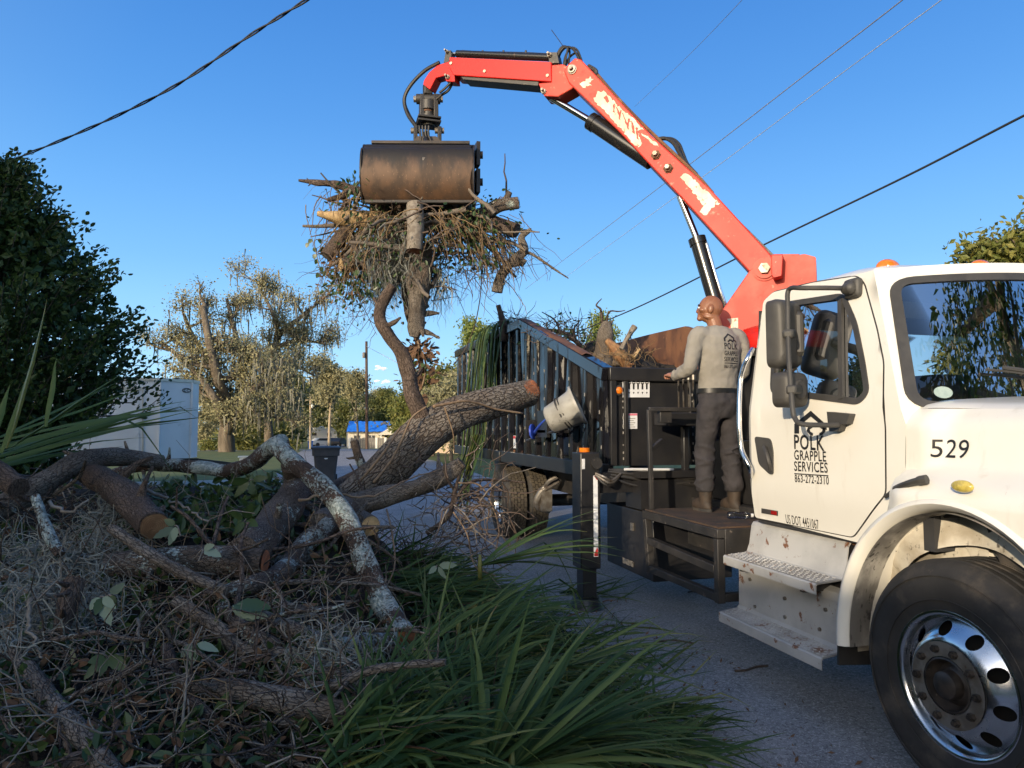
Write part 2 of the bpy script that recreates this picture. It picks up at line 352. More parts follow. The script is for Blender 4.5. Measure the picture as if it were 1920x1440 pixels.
M_PLASTIC = mat('weathered_grey_plastic', (.058, .055, .050), (.044, .041, .038), rough=.55, scale=5, bump=.05, spots=[((.20, .19, .17), 26, .72, .78)])
M_SEAL = mat('rubber_seal', (.040, .038, .036), (.055, .052, .048), rough=.6, scale=8)
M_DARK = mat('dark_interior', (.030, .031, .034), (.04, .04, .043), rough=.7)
M_SEAT = mat('grey_seat_cloth', (.16, .17, .155), (.13, .14, .13), rough=.9, scale=30, bump=.2)
M_INNER = mat('grey_interior_trim', (.30, .29, .27), rough=.7)
M_HOSE = mat('rubber_hose', (.014, .013, .013), (.022, .02, .018), rough=.5, scale=20, spots=[((.10, .085, .07), 30, .66, .72)])
M_CYL = mat('black_cylinder_paint', (.013, .013, .014), rough=.25, coat=.3, spots=[((.22, .18, .14), 20, .70, .76), ((.11, .07, .045), 6, .62, .74)])
M_AMBER = mat('amber_lens', (.72, .20, .012), (.62, .15, .01), rough=.15, scale=40, coat=.5)
M_YLENS = mat('yellowed_lens', (.58, .46, .10), (.42, .33, .08), rough=.2, scale=60, coat=.4)
M_REDLENS = mat('red_reflector', (.30, .012, .01), rough=.2, coat=.5)
M_LABEL = mat('white_sticker', (.70, .71, .72), (.62, .63, .64), rough=.4, scale=3, spots=[((.4, .38, .34), 20, .70, .78)])
M_RETRO = mat('white_reflective_tape', (.74, .76, .79), (.66, .68, .71), rough=.35, scale=5)
M_REDTAPE = mat('red_reflective_tape', (.50, .03, .03), rough=.35)
M_PINK = mat('pink_print', (.62, .16, .22), rough=.5)
M_INK = mat('black_print', (.014, .013, .013), rough=.5)
M_INKRED = mat('red_print', (.35, .03, .02), rough=.5)
M_INKW = mat('pale_print', (.6, .62, .6), rough=.6)
M_GLASS = glass('cab_glass', (.80, .86, .86))
M_WSGLASS = glass('windscreen_glass', (.62, .68, .70))
M_SKIN = mat('brown_skin', (.26, .115, .060), (.22, .092, .047), rough=.42, scale=9, sss=.12, bump=.05, bscale=60)
M_PALM = mat('hand_skin', (.36, .17, .11), (.30, .14, .09), rough=.5, scale=9, sss=.1)
M_SHIRT = mat('grey_jersey', (.255, .238, .208), (.225, .21, .183), rough=.9, scale=7, bump=.25, bscale=9, bdist=.02)
M_TROUSER = mat('charcoal_trousers', (.036, .032, .035), (.026, .024, .027), rough=.85, scale=6, bump=.3, bscale=8, bdist=.03)
M_BELT = mat('black_leather', (.012, .012, .012), rough=.4)
M_BOOT = mat('brown_work_boot', (.050, .034, .023), (.032, .023, .017), rough=.7, scale=14, bump=.2)
M_ASPHALT = mat('old_asphalt', (.25, .25, .265), (.185, .185, .197), rough=.9, scale=2.0, bump=.8, bscale=95, bdist=.012, detail=8,
                spots=[((.34, .34, .355), 42, .52, .62), ((.11, .11, .115), 36, .55, .64), ((.46, .46, .47), 110, .55, .65), ((.07, .07, .073), 90, .57, .67), ((.30, .285, .26), .9, .60, .75)])
M_CONCRETE = mat('pale_concrete', (.36, .34, .30), (.30, .28, .24), rough=.9, scale=3, bump=.2)
M_SOIL = mat('sandy_soil', (.14, .115, .075), (.085, .085, .035), rough=.95, scale=3, bump=.5, bscale=30, bdist=.03)
M_LAWN = mat('mown_lawn', (.075, .105, .022), (.11, .125, .030), rough=.95, scale=1.2, bump=.6, bscale=40, bdist=.03, spots=[((.17, .15, .06), 2.5, .60, .72)])
M_GRASSB = mat('grass_blades', (.07, .115, .022), (.15, .155, .045), rough=.7, attr=True, trans=.3)
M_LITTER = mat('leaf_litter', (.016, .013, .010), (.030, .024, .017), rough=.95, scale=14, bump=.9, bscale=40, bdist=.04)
def barkmat(name, plate, plate2, crack, cell, stretch=.42, bd=.012, cw=.16, spots=()):
    """plates of bark parted by dark cracks, laid along the stem by its straightened coordinates"""
    m = bpy.data.materials.new(name); m.use_nodes = True; t = m.node_tree; p = t.nodes['Principled BSDF']; a = t.nodes.new('ShaderNodeAttribute'); a.attribute_name = 'bark'
    mp = t.nodes.new('ShaderNodeMapping'); mp.inputs['Scale'].default_value = (1, 1, stretch); _lnk(t, a.outputs['Vector'], mp.inputs['Vector'])
    nz = t.nodes.new('ShaderNodeTexNoise'); nz.inputs['Scale'].default_value = cell * .7; nz.inputs['Detail'].default_value = 4; _lnk(t, mp.outputs[0], nz.inputs['Vector'])
    ad = t.nodes.new('ShaderNodeVectorMath'); ad.operation = 'MULTIPLY_ADD'; ad.inputs[1].default_value = (1.1 / cell,) * 3; _lnk(t, nz.outputs['Color'], ad.inputs[0]); _lnk(t, mp.outputs[0], ad.inputs[2])
    vo = t.nodes.new('ShaderNodeTexVoronoi'); vo.feature = 'DISTANCE_TO_EDGE'; vo.inputs['Scale'].default_value = cell; _lnk(t, ad.outputs[0], vo.inputs['Vector'])
    e = ramp(t, vo.outputs['Distance'], .0, cw); fine = noise(t, mp.outputs[0], cell * 5, 8, .65)
    pl = mixc(t, ramp(t, noise(t, a.outputs['Vector'], 5, 5), .38, .62), plate, plate2); pl = mixc(t, ramp(t, fine, .42, .66), pl, tuple(c * .55 for c in plate2))
    for c, s_, l, h in spots: pl = mixc(t, ramp(t, noise(t, a.outputs['Vector'], s_, 8, .65), l, h), pl, c)
    _lnk(t, mixc(t, ramp(t, mth(t, 'ADD', e, mth(t, 'MULTIPLY', fine, .5)), .32, .72), crack, pl), p.inputs['Base Color']); p.inputs['Roughness'].default_value = .92; p.inputs['Specular IOR Level'].default_value = .25
    b = t.nodes.new('ShaderNodeBump'); b.inputs['Strength'].default_value = 1; b.inputs['Distance'].default_value = bd
    _lnk(t, mth(t, 'ADD', e, mth(t, 'MULTIPLY', fine, .55)), b.inputs['Height']); _lnk(t, b.outputs[0], p.inputs['Normal']); return m
M_BARKOAK = barkmat('deep_oak_bark', (.265, .235, .20), (.19, .155, .125), (.075, .056, .044), 44, .40, .014, .13, [((.22, .11, .065), 6, .64, .76)])
M_BARK = barkmat('brown_bark', (.25, .215, .18), (.155, .125, .10), (.072, .056, .044), 85, .32, .006, .11, [((.24, .21, .175), 22, .60, .70)])
M_BARKRED = barkmat('reddish_bark', (.165, .122, .098), (.105, .076, .06), (.055, .040, .032), 80, .3, .005, .10, [((.20, .155, .125), 14, .58, .70)])
M_LICHEN = barkmat('lichened_bark', (.125, .085, .066), (.080, .056, .044), (.05, .036, .028), 80, .4, .006, .11)
M_LICHEN2 = barkmat('spotted_bark', (.175, .14, .115), (.11, .086, .07), (.058, .044, .035), 80, .38, .006, .11)
def lichen(m, lo, hi, cov):
    t = m.node_tree; p = t.nodes['Principled BSDF']; c = p.inputs['Base Color'].links[0].from_socket; _at = t.nodes.new('ShaderNodeAttribute'); _at.attribute_name = 'bark'; v = _at.outputs['Vector']
    f = mth(t, 'ADD', mth(t, 'MULTIPLY', noise(t, v, 7, 3), cov), mth(t, 'MULTIPLY', noise(t, v, 75, 9, .72), 1 - cov)); f = ramp(t, f, lo, hi)
    tone = mixc(t, ramp(t, noise(t, v, 40, 6), .40, .62), (.24, .29, .27), (.44, .49, .46)); _lnk(t, mixc(t, f, c, tone), p.inputs['Base Color'])
lichen(M_LICHEN, .475, .525, .5); lichen(M_LICHEN2, .545, .58, .5)
M_TWIG = mat('pale_twig', (.24, .21, .175), (.15, .125, .10), rough=.9, scale=20)
M_VINE = mat('tan_vine', (.24, .165, .10), (.17, .11, .065), rough=.8, scale=18, bump=.3)
M_WOOD = mat('fresh_cut_wood', (.30, .165, .075), (.20, .10, .045), rough=.8, scale=16, bump=.4, spots=[((.20, .085, .035), 9, .58, .70)])
M_WOODPALE = mat('pale_cut_wood', (.44, .31, .16), (.33, .215, .10), rough=.8, scale=14, bump=.3, spots=[((.24, .13, .06), 7, .60, .72)])
M_WOODRED = mat('raw_orange_wood', (.42, .135, .045), (.20, .075, .035), rough=.85, scale=14, bump=.5)
for _m, _d in ((M_WOOD, (.15, .07, .03)), (M_WOODPALE, (.27, .17, .075)), (M_WOODRED, (.16, .06, .03))):      # growth rings, by the distance from the pith
    _t = _m.node_tree; _p = _t.nodes['Principled BSDF']; _c = _p.inputs['Base Color'].links[0].from_socket; _at = _t.nodes.new('ShaderNodeAttribute'); _at.attribute_name = 'bark'; _sx = _t.nodes.new('ShaderNodeSeparateXYZ'); _lnk(_t, _at.outputs['Vector'], _sx.inputs[0])
    _w = mth(_t, 'SINE', mth(_t, 'ADD', mth(_t, 'MULTIPLY', _sx.outputs[0], 760), mth(_t, 'MULTIPLY', noise(_t, coords(_t), 30, 4), 5))); _lnk(_t, mixc(_t, ramp(_t, _w, .1, 1, 0, .6), _c, _d), _p.inputs['Base Color'])
M_STRAW = mat('straw_roots', (.27, .18, .09), (.15, .095, .05), rough=.8, attr=True, trans=.15)
M_MOSS = mat('grey_moss', (.27, .28, .25), (.14, .14, .12), rough=.95, attr=True)
M_MOSSFAR = mat('far_grey_moss', (.18, .178, .145), (.095, .094, .078), rough=.95, attr=True)
M_LEAF = mat('dark_green_leaf', (.030, .062, .017), (.068, .105, .028), rough=.42, attr=True, trans=.22)
M_LEAFBACK = mat('pale_leaf_back', (.25, .31, .235), (.17, .23, .15), rough=.7, attr=True, trans=.15)
M_LEAFDEAD = mat('dead_leaf', (.20, .11, .055), (.11, .06, .035), rough=.8, attr=True, trans=.2)
M_PALMB = mat('palm_blade', (.040, .085, .026), (.135, .180, .060), rough=.6, spec=.25, attr=True, trans=.3)
_t = M_PALMB.node_tree; _a = [n for n in _t.nodes if n.type == 'ATTRIBUTE'][0]; _cr = _t.nodes.new('ShaderNodeValToRGB'); _e = _cr.color_ramp
for _p, _c in ((.0, (.034, .075, .022)), (.45, (.075, .125, .038)), (.74, (.135, .18, .06)), (.90, (.22, .20, .075)), (1.0, (.22, .14, .07))):
    _q = _e.elements[0] if _p == 0 else (_e.elements[-1] if _p == 1.0 else _e.elements.new(_p)); _q.position = _p; _q.color = (*_c, 1)
_lnk(_t, _a.outputs['Fac'], _cr.inputs[0])
for _n in _t.nodes:
    if _n.type == 'BSDF_PRINCIPLED': _lnk(_t, _cr.outputs[0], _n.inputs['Base Color'])
    if _n.type == 'BSDF_TRANSLUCENT': _lnk(_t, _cr.outputs[0], _n.inputs[0])
M_PALMY = mat('yellowing_palm_blade', (.22, .22, .06), (.12, .15, .04), rough=.5, attr=True, trans=.3)
M_HEDGE = mat('glossy_evergreen_leaf', (.022, .048, .014), (.062, .098, .024), rough=.5, spec=.3, attr=True, trans=.18)
M_OAKLEAF = mat('olive_oak_leaf', (.19, .185, .095), (.35, .325, .185), rough=.75, attr=True, trans=.3)
M_BUSHLEAF = mat('yellow_green_leaf', (.085, .115, .022), (.20, .19, .045), rough=.6, attr=True, trans=.3)
M_PINELEAF = mat('light_green_leaf', (.12, .17, .035), (.22, .26, .06), rough=.6, attr=True, trans=.3)
M_FARLEAF = mat('far_green_leaf', (.060, .085, .022), (.150, .150, .040), rough=.7, attr=True, trans=.25)
M_TRUNK = mat('grey_oak_trunk', (.145, .120, .092), (.085, .068, .050), rough=.95, scale=4, bump=.8, bscale=12, bdist=.05, stretch=(1, 1, .35))
M_POLE = mat('weathered_pole', (.115, .075, .052), (.080, .052, .038), rough=.9, scale=3, stretch=(4, 4, .5))
M_PALEPOLE = mat('pale_pole', (.36, .29, .20), (.28, .22, .15), rough=.9, scale=3, stretch=(4, 4, .5))
M_CABLE = mat('overhead_cable', (.018, .018, .020), rough=.6)
M_TRAILER = mat('white_trailer_skin', (.66, .68, .70), (.60, .62, .64), rough=.35, scale=1.2, spots=[((.45, .46, .46), 3, .60, .75)])
M_TRIM = mat('aluminium_trim', (.58, .55, .48), (.5, .47, .41), rough=.4, metal=.4)
M_BIN = mat('charcoal_bin_plastic', (.036, .037, .040), (.050, .050, .052), rough=.5, scale=5)
M_TARP = mat('blue_tarpaulin', (.02, .16, .62), (.03, .22, .72), rough=.45, scale=1.5, bump=.4, bscale=2.5, bdist=.08)
M_WALL = mat('cream_wall', (.62, .57, .46), (.56, .51, .41), rough=.8, scale=2)
M_TANWALL = mat('tan_wall', (.42, .33, .24), (.38, .30, .22), rough=.85, scale=2)
M_ROOFW = mat('pale_roof', (.66, .60, .48), (.58, .52, .41), rough=.8, scale=3)
M_ROOFG = mat('grey_shingle', (.16, .15, .14), (.12, .11, .10), rough=.9, scale=12)
M_FENCE = mat('grey_fence_board', (.22, .20, .175), (.16, .145, .125), rough=.9, scale=3, stretch=(3, 3, .5))
M_RV = mat('white_rv_skin', (.74, .72, .66), rough=.4)
M_BLUEBIN = mat('blue_bin', (.02, .12, .45), rough=.5)
M_SIGNRED = mat('red_sign', (.52, .03, .03), rough=.4)
M_BLUEPL = mat('blue_plastic', (.03, .07, .42), (.04, .09, .5), rough=.4)
M_BUCKETPL = mat('scuffed_pale_plastic', (.34, .33, .30), (.25, .24, .215), rough=.5, scale=6, spots=[((.10, .09, .08), 10, .58, .70)])
M_CLEAR = glass('clear_bottle_plastic', (.86, .88, .88), .08)
M_MAILBOX = mat('white_post', (.70, .69, .64), rough=.6)
M_YELLOWGRASS = mat('dry_grass', (.26, .21, .075), (.15, .135, .045), rough=.9, attr=True, trans=.2)
M_CLOUD = mat('cloud_white', (.9, .9, .9), rough=1)
_t = M_CLOUD.node_tree; _lw = _t.nodes.new('ShaderNodeLayerWeight'); _lw.inputs[0].default_value = .35; _tr = _t.nodes.new('ShaderNodeBsdfTransparent'); _mx = _t.nodes.new('ShaderNodeMixShader')
_f = ramp(_t, mth(_t, 'ADD', _lw.outputs['Facing'], noise(_t, coords(_t), .25, 4)), .30, 1.0, .55, 1)
_lnk(_t, _f, _mx.inputs[0]); _lnk(_t, _t.nodes['Principled BSDF'].outputs[0], _mx.inputs[1]); _lnk(_t, _tr.outputs[0], _mx.inputs[2]); _lnk(_t, _mx.outputs[0], _t.nodes['Material Output'].inputs[0])
# ================================================================== GROUND
def zg(Y): return -1.35 * float(sst0(42, 112, Y))
def sst0(a, b, x): t = np.clip((x - a) / (b - a), 0, 1); return t * t * (3 - 2 * t)
def G3(px, py, D): p = dep(px, py, D); return np.array([p[0], p[1], zg(p[1])])      # spot on the ground below a sight line
g = MB(); xs = np.array([-500, -120, -60, -30, -12, -4, 0, 4, 8, 16, 30, 60, 120, 500.]); ys_ = np.concatenate([[-80, -20, 0], np.arange(10, 150, 7), [200, 400, 1200]])
g.grid([[(x, y, zg(y)) for x in xs] for y in ys_]); props(g.obj('ground', M_LAWN, fix=False, origin=(0, 0, 0), sharp=None), kind='structure')
r = MB(); yy = np.concatenate([np.linspace(-30, 42, 60), np.linspace(44, 150, 30)])
r.grid([[(x0 + (.10 * math.sin(y * .9) + .06 * math.sin(y * 2.3)) * sg, y, zg(y) + .004) for x0, sg in ((-1.35, 1), (0.5, 0), (2.5, 0), (4.4, 0), (6.1 if y < 20 else 5.4, -1))] for y in yy]); props(r.obj('road', M_ASPHALT, fix=False, origin=(0, 0, 0), sharp=None), kind='structure')
r = MB(); r.grid([[(x, y, zg(y) + .008) for x in np.linspace(-90, 90, 30)] for y in (62, 66, 70)]); props(r.obj('cross_street', M_ASPHALT, fix=False, origin=(0, 66, 0), sharp=None), kind='structure')
r = MB(); r.grid([[(x, y, zg(y) + .006) for x in (-40, -20, -8, -1.5)] for y in (74, 80, 90)]); props(r.obj('sandy_shoulder', M_CONCRETE, fix=False, origin=(-20, 80, 0), sharp=None), kind='structure')
r = MB(); r.grid([[(x, y + .06 * x, zg(y) + .006) for x in (-16, -8, -3, -1.3)] for y in (20.6, 22, 23.4)]); props(r.obj('driveway', M_CONCRETE, fix=False, origin=(-8, 22, 0), sharp=None), kind='structure')
# ------------------------------------------------------------------ leaves, branches, trees
def leafset(P, size, seed=0, wid=.5, dirs=None, spread=1.0, six=False, droop=0.0):
    """one bent leaf per row of P; returns V, Q, rnd"""
    rg = np.random.default_rng(seed); n = len(P); size = np.broadcast_to(size, (n,)) * rg.uniform(.7, 1.3, n)
    d = rg.normal(size=(n, 3)) * spread
    if dirs is not None: d = d * .6 + dirs
    d[:, 2] -= droop; d /= np.linalg.norm(d, axis=1)[:, None] + 1e-9
    s = np.cross(d, rg.normal(size=(n, 3))); s /= np.linalg.norm(s, axis=1)[:, None] + 1e-9; u = np.cross(s, d)
    L = size[:, None]; W_ = L * wid * .5
    if not six:
        V = np.stack([P, P + d * L * .5 + s * W_ + u * L * .08, P + d * L, P + d * L * .5 - s * W_ + u * L * .08], 1).reshape(-1, 3)
        Q = np.arange(n * 4).reshape(-1, 4); k = 4
    else:
        V = np.stack([P, P + d * L * .35 + s * W_ + u * L * .10, P + d * L * .75 + s * W_ * .8 + u * L * .06, P + d * L - u * L * .05, P + d * L * .75 - s * W_ * .8 + u * L * .06, P + d * L * .35 - s * W_ + u * L * .10], 1).reshape(-1, 3)
        b = np.arange(n)[:, None] * 6; Q = np.concatenate([b + [0, 1, 2, 3], b + [0, 3, 4, 5]]); k = 6
    return V, Q, np.repeat(rg.random(n), k)
def leafobj(name, P, size, m, parent, seed=0, kind=None, **kw):
    V, Q, rn = leafset(np.asarray(P, float), size, seed, **kw); o = link(name, npmesh(name, V, Q, None, [m], False, None, rn), parent)
    return props(o, kind=kind)
def strandset(P, length, width, seed=0, segs=3, sway=.15):
    """hanging strands: narrow ribbons that taper and sway"""
    rg = np.random.default_rng(seed); n = len(P); L = np.broadcast_to(length, (n,)) * rg.uniform(.4, 1.3, n); a = rg.uniform(0, PI, n)
    s = np.stack([np.cos(a), np.sin(a), np.zeros(n)], 1); off = np.zeros((n, 3)); rows = []
    for i in range(segs + 1):
        t = i / segs; w_ = width * (1 - t * .85); c = P + off - np.array([0, 0, 1.]) * (L * t)[:, None]
        rows += [c + s * w_ / 2, c - s * w_ / 2]; off = off + rg.normal(size=(n, 3)) * (L * sway / segs)[:, None] * [1, 1, 0]
    V = np.stack(rows, 1).reshape(-1, 3); b = np.arange(n)[:, None] * (2 * segs + 2)
    Q = np.concatenate([b + np.array([2 * i, 2 * i + 1, 2 * i + 3, 2 * i + 2]) for i in range(segs)]); return V, Q, np.repeat(rg.random(n), 2 * segs + 2)
def strandobj(name, P, length, width, m, parent=None, seed=0, kind=None, **kw):
    V, Q, rn = strandset(np.asarray(P, float), length, width, seed, **kw); return props(link(name, npmesh(name, V, Q, None, [m], True, None, rn), parent), kind=kind)
def sprout(mb, p, d, ln, r, lev, rg, tips, up=.15, n=6, kids=(3, 5), curl=.35):
    """a limb that bends and forks; tips collects the outer points"""
    P = [np.array(p, float)]; d = unit(d)
    for i in range(4):
        d = unit(d + rg.normal(size=3) * curl * .5 + np.array([0, 0, up])); P.append(P[-1] + d * ln / 4)
    rr = np.linspace(r, r * .55, 5); Ps = spline(np.array(P), 2); mb.tube(Ps, np.interp(np.linspace(0, 1, len(Ps)), np.linspace(0, 1, 5), rr), n, caps=False)
    if lev == 0:
        tips.extend(P[1:]); return
    if lev == 1: tips.extend(P[3:])
    for k in range(rg.integers(*kids)):
        t = rg.uniform(.35, 1); q = np.array(P[0]) + 0; i = min(3, int(t * 4)); q = P[i] + (P[i + 1] - P[i]) * (t * 4 - i)
        dd = unit(d + rg.normal(size=3) * .75); sprout(mb, q, dd, ln * rg.uniform(.5, .72), r * .5, lev - 1, rg, tips, up, max(4, n - 1), kids, curl)
    sprout(mb, P[-1], d, ln * .62, r * .55, lev - 1, rg, tips, up, max(4, n - 1), kids, curl)
def puff(tips, per_tip, rad, rg, flat=.7):
    T = np.asarray(tips); return (T[:, None] + rg.normal(size=(len(T), per_tip, 3)) * rad * np.array([1, 1, flat])).reshape(-1, 3)
def tree(name, label, base, limbs, r0, lev, per_tip, rad, lsize, leafm, seed, group=None, trunkm=None, moss=0, mosslen=1.2, kids=(3, 5), sub=None, droop=.2, wid=.5, up=.12, spray=1.0, slen=1.6):
    """limbs: polylines of points from the base outward (each rows of x, y, z)"""
    rg = np.random.default_rng(seed); root = empty(name, tuple(base), label, 'tree', group); mb = MB(); tips = []; pts = []
    for i, P in enumerate(limbs):
        P = np.array(P, float); S = spline(P, 5); r = r0 * (1 if i == 0 else .55); mb.tube(S, np.linspace(r, r * .32, len(S)), 9, caps=False); pts.append(S)
        ln = np.linalg.norm(np.diff(P, axis=0), axis=1).sum()
        m = sub or 7
        for t in np.linspace(.45 if i == 0 else .25, 1, m):
            k = min(len(S) - 2, int(t * (len(S) - 1))); d = unit(S[k + 1] - S[k] + rg.normal(size=3) * np.array([.9, .9, .5]) * spray); sprout(mb, S[k], d, min(ln * .24, slen) * rg.uniform(.6, 1.1), r * .34, lev, rg, tips, up, 5, kids)
    mb.obj('trunk', trunkm or M_TRUNK, root, sharp=None, fix=False); L_ = puff(tips, per_tip, rad, rg)
    leafobj('crown', L_, lsize, leafm, root, seed, droop=droop, wid=wid)
    if moss:
        T = np.asarray(tips + [p for S in pts for p in S[len(S) // 3:]]); P = T[rg.integers(0, len(T), moss)] + rg.normal(size=(moss, 3)) * .25; strandobj('hanging_moss', P, mosslen, .14, M_MOSSFAR, root, seed, 'stuff')
    return root
def D50(pts, D, rg, j=1.6): return [dep(x, y, D + rg.uniform(-j, j)) for x, y in pts]
rg0 = np.random.default_rng(3)
b = G3(425, 845, 50); lim = [[b + [0, 0, -.2], dep(424, 815, 50), dep(428, 785, 50), dep(420, 745, 49), dep(405, 700, 48), dep(392, 640, 48), dep(380, 575, 48.5)]]
lim += [[dep(424, 800, 50), *D50([(405, 752), (372, 705), (335, 668), (300, 640)], 49, rg0)], [dep(426, 780, 50), *D50([(412, 720), (392, 680), (360, 628), (345, 590)], 50.5, rg0)], [dep(425, 790, 50), *D50([(448, 745), (455, 690), (440, 620), (425, 560)], 51, rg0)], [dep(425, 812, 50), *D50([(445, 780), (470, 770), (500, 775), (530, 788)], 48, rg0, .8)], [dep(428, 785, 50), *D50([(470, 735), (505, 715), (545, 720)], 49, rg0)]]
tree('live_oak', 'broad mossy oak with forked grey trunk standing right of the white trailer', b, lim, .62, 2, 5, .46, .19, M_OAKLEAF, 11, 'mossy oaks beyond the brush pile', moss=380, mosslen=1.5, kids=(3, 5))
b = G3(505, 845, 57); lim = [[b + [0, 0, -.2], dep(503, 800, 57), dep(498, 745, 57), dep(512, 660, 57), dep(530, 620, 57), dep(560, 598, 57), dep(585, 575, 57)], [dep(515, 650, 57), *D50([(520, 610), (508, 580), (490, 545), (480, 525)], 57, rg0)], [dep(512, 655, 57), *D50([(548, 640), (580, 640), (610, 645)], 57, rg0)], [dep(500, 740, 57), *D50([(530, 700), (560, 690), (590, 705)], 57, rg0)], [dep(505, 735, 57), *D50([(470, 690), (455, 650)], 58, rg0)]]
tree('live_oak', 'open crowned mossy oak with pale forked limbs rising highest left of the hanging load', b, lim, .40, 2, 5, .44, .19, M_OAKLEAF, 12, 'mossy oaks beyond the brush pile', moss=380, mosslen=1.6)
# moss curtains hanging low between the oaks
rgm = np.random.default_rng(5); P = np.array([dep(x, y, d) for x, y, d in zip(rgm.normal(500, 34, 700), rgm.uniform(670, 775, 700), rgm.uniform(46, 58, 700))]); props(strandobj('moss_curtain', P, 1.1, .09, M_MOSSFAR, None, 6), None, None, None, 'stuff')
def simple_tree(name, label, base, H, crown, r0, seed, leafm, lsize=.35, per=9, rad=.5, group=None, lean=0, trunkm=None, lev=1, moss=0, sub=7, frac=.55):
    rg = np.random.default_rng(seed); b = np.array(base, float); lim = [[b + [0, 0, -.1], b + [lean * .3, 0, H * .3], b + [lean * .7 + rg.uniform(-.2, .2), 0, H * .65], b + [lean, 0, H * .95]]]
    for k in range(7):
        t = frac + (1 - frac) * k / 7; a = k * 2.4 + seed; q = b + [lean * t, 0, H * t]; e = crown * (1.15 - .75 * t) * rg.uniform(.75, 1.1); lim.append([q, q + [e * .5 * math.cos(a), e * .5 * math.sin(a), H * .05], q + [e * math.cos(a), e * math.sin(a), H * .09 + .2]])
    return tree(name, label, b, lim, r0, lev, per, rad, lsize, leafm, seed, group, trunkm, moss, sub=sub, kids=(2, 4))
simple_tree('slender_tree', 'tall slender tree with pale trunk near the parked camper', G3(617, 838, 80), 9.5, 3.0, .19, 21, M_OAKLEAF, .34, 7, .5, 'slender trees along the far street', trunkm=M_PALEPOLE, moss=150)
simple_tree('slender_tree', 'slender leaning tree standing just left of the dark utility pole', G3(672, 842, 74), 7.6, 1.5, .15, 22, M_OAKLEAF, .28, 5, .4, 'slender trees along the far street', lean=-.4, frac=.72)
simple_tree('bushy_tree', 'low yellow-green bushy tree behind the forked log crotch', G3(812, 850, 40), 4.6, 2.6, .12, 23, M_BUSHLEAF, .24, 14, .42, 'bushes by the tan wall', frac=.25)
simple_tree('bushy_tree', 'twiggy sunlit bush right beside the rear end of the dump body', G3(846, 850, 34), 4.0, 1.8, .10, 24, M_OAKLEAF, .18, 10, .36, 'bushes by the tan wall', frac=.2)
simple_tree('bushy_tree', 'sprawling leafy bush left of the forked log beside the blue-roofed house', G3(772, 850, 52), 4.0, 2.4, .10, 25, M_BUSHLEAF, .26, 12, .42, 'bushes by the tan wall', frac=.2)
simple_tree('pine_tree', 'light green treetop showing just above the rear of the black dump body', G3(890, 840, 62), 10.8, 1.7, .2, 26, M_PINELEAF, .30, 6, .42, 'treetops beyond the truck', frac=.62)
simple_tree('pine_tree', 'light green treetop behind the dark stump standing in the dump body', G3(1132, 840, 66), 12.0, 2.0, .2, 27, M_PINELEAF, .30, 6, .45, 'treetops beyond the truck', frac=.6)
b = G3(1965, 800, 30); simple_tree('broadleaf_tree', 'large yellow-green tree rising behind the cab roof', b, 10.4, 3.6, .30, 28, M_BUSHLEAF, .34, 16, .5, frac=.3, lev=1, sub=9)
b = G3(1990, 800, 26); simple_tree('broadleaf_tree', 'sunlit yellow-green tree seen through the windscreen', b, 6.2, 3.6, .25, 29, M_BUSHLEAF, .30, 18, .5, frac=.2, sub=9)
# far tree lines: a few prototypes, then copies
protos = [simple_tree('far_tree', ('hazy round-topped green tree in the row beyond the far street', 'pale olive thin-leaved tree in the row beyond the far street', 'hazy tall green tree in the row beyond the far street')[k], (-34 + 9 * k, 118 + 4 * (k % 2), -1.4), 10.5 + 1.2 * k, 5.2, .3, 31 + k, M_FARLEAF if k != 1 else M_OAKLEAF, .55, 12, .9, 'far row of trees beyond the cross street', frac=.22) for k in range(3)]
rgf = np.random.default_rng(9)
FT = ('hazy round-topped green tree', 'pale olive thin-leaved tree', 'hazy tall green tree')
for k, (px, D, s_, wh) in enumerate(((565, 135, .95, 'beyond the red stop sign'), (588, 150, 1.0, 'directly behind the white camper'), (636, 140, .9, 'behind the dark parked car'), (652, 120, .8, 'left of the slender leaning tree'), (700, 150, .85, 'behind the ridge of the blue-roofed house'), (722, 130, .7, 'over the right end of the blue tarpaulin'), (745, 140, .75, 'behind the pale porch roof'), (790, 150, .8, 'right of the blue-roofed house'), (840, 130, .7, 'beyond the rear end of the dump body'), (470, 95, .75, 'behind the trunk of the forked mossy oak'), (520, 100, .7, 'between the two mossy oaks'), (545, 118, .85, 'at the road side of the open crowned oak'), (300, 62, .42, 'above the roof of the trailer'), (392, 78, .5, 'just left of the forked oak trunk'), (1560, 66, .5, 'seen low through the cab side window'), (1690, 60, .45, 'seen through the left of the windscreen'))):
    p = G3(px, 835, D); lab = FT[k % 3] + ' ' + wh
    if k < 3: o = protos[k]; o.location = tuple(p); o['label'] = lab; o.scale = (s_,) * 3
    else: dup(protos[k % 3], tuple(p), rgf.uniform(0, 6), s_ * rgf.uniform(.9, 1.1), lab)
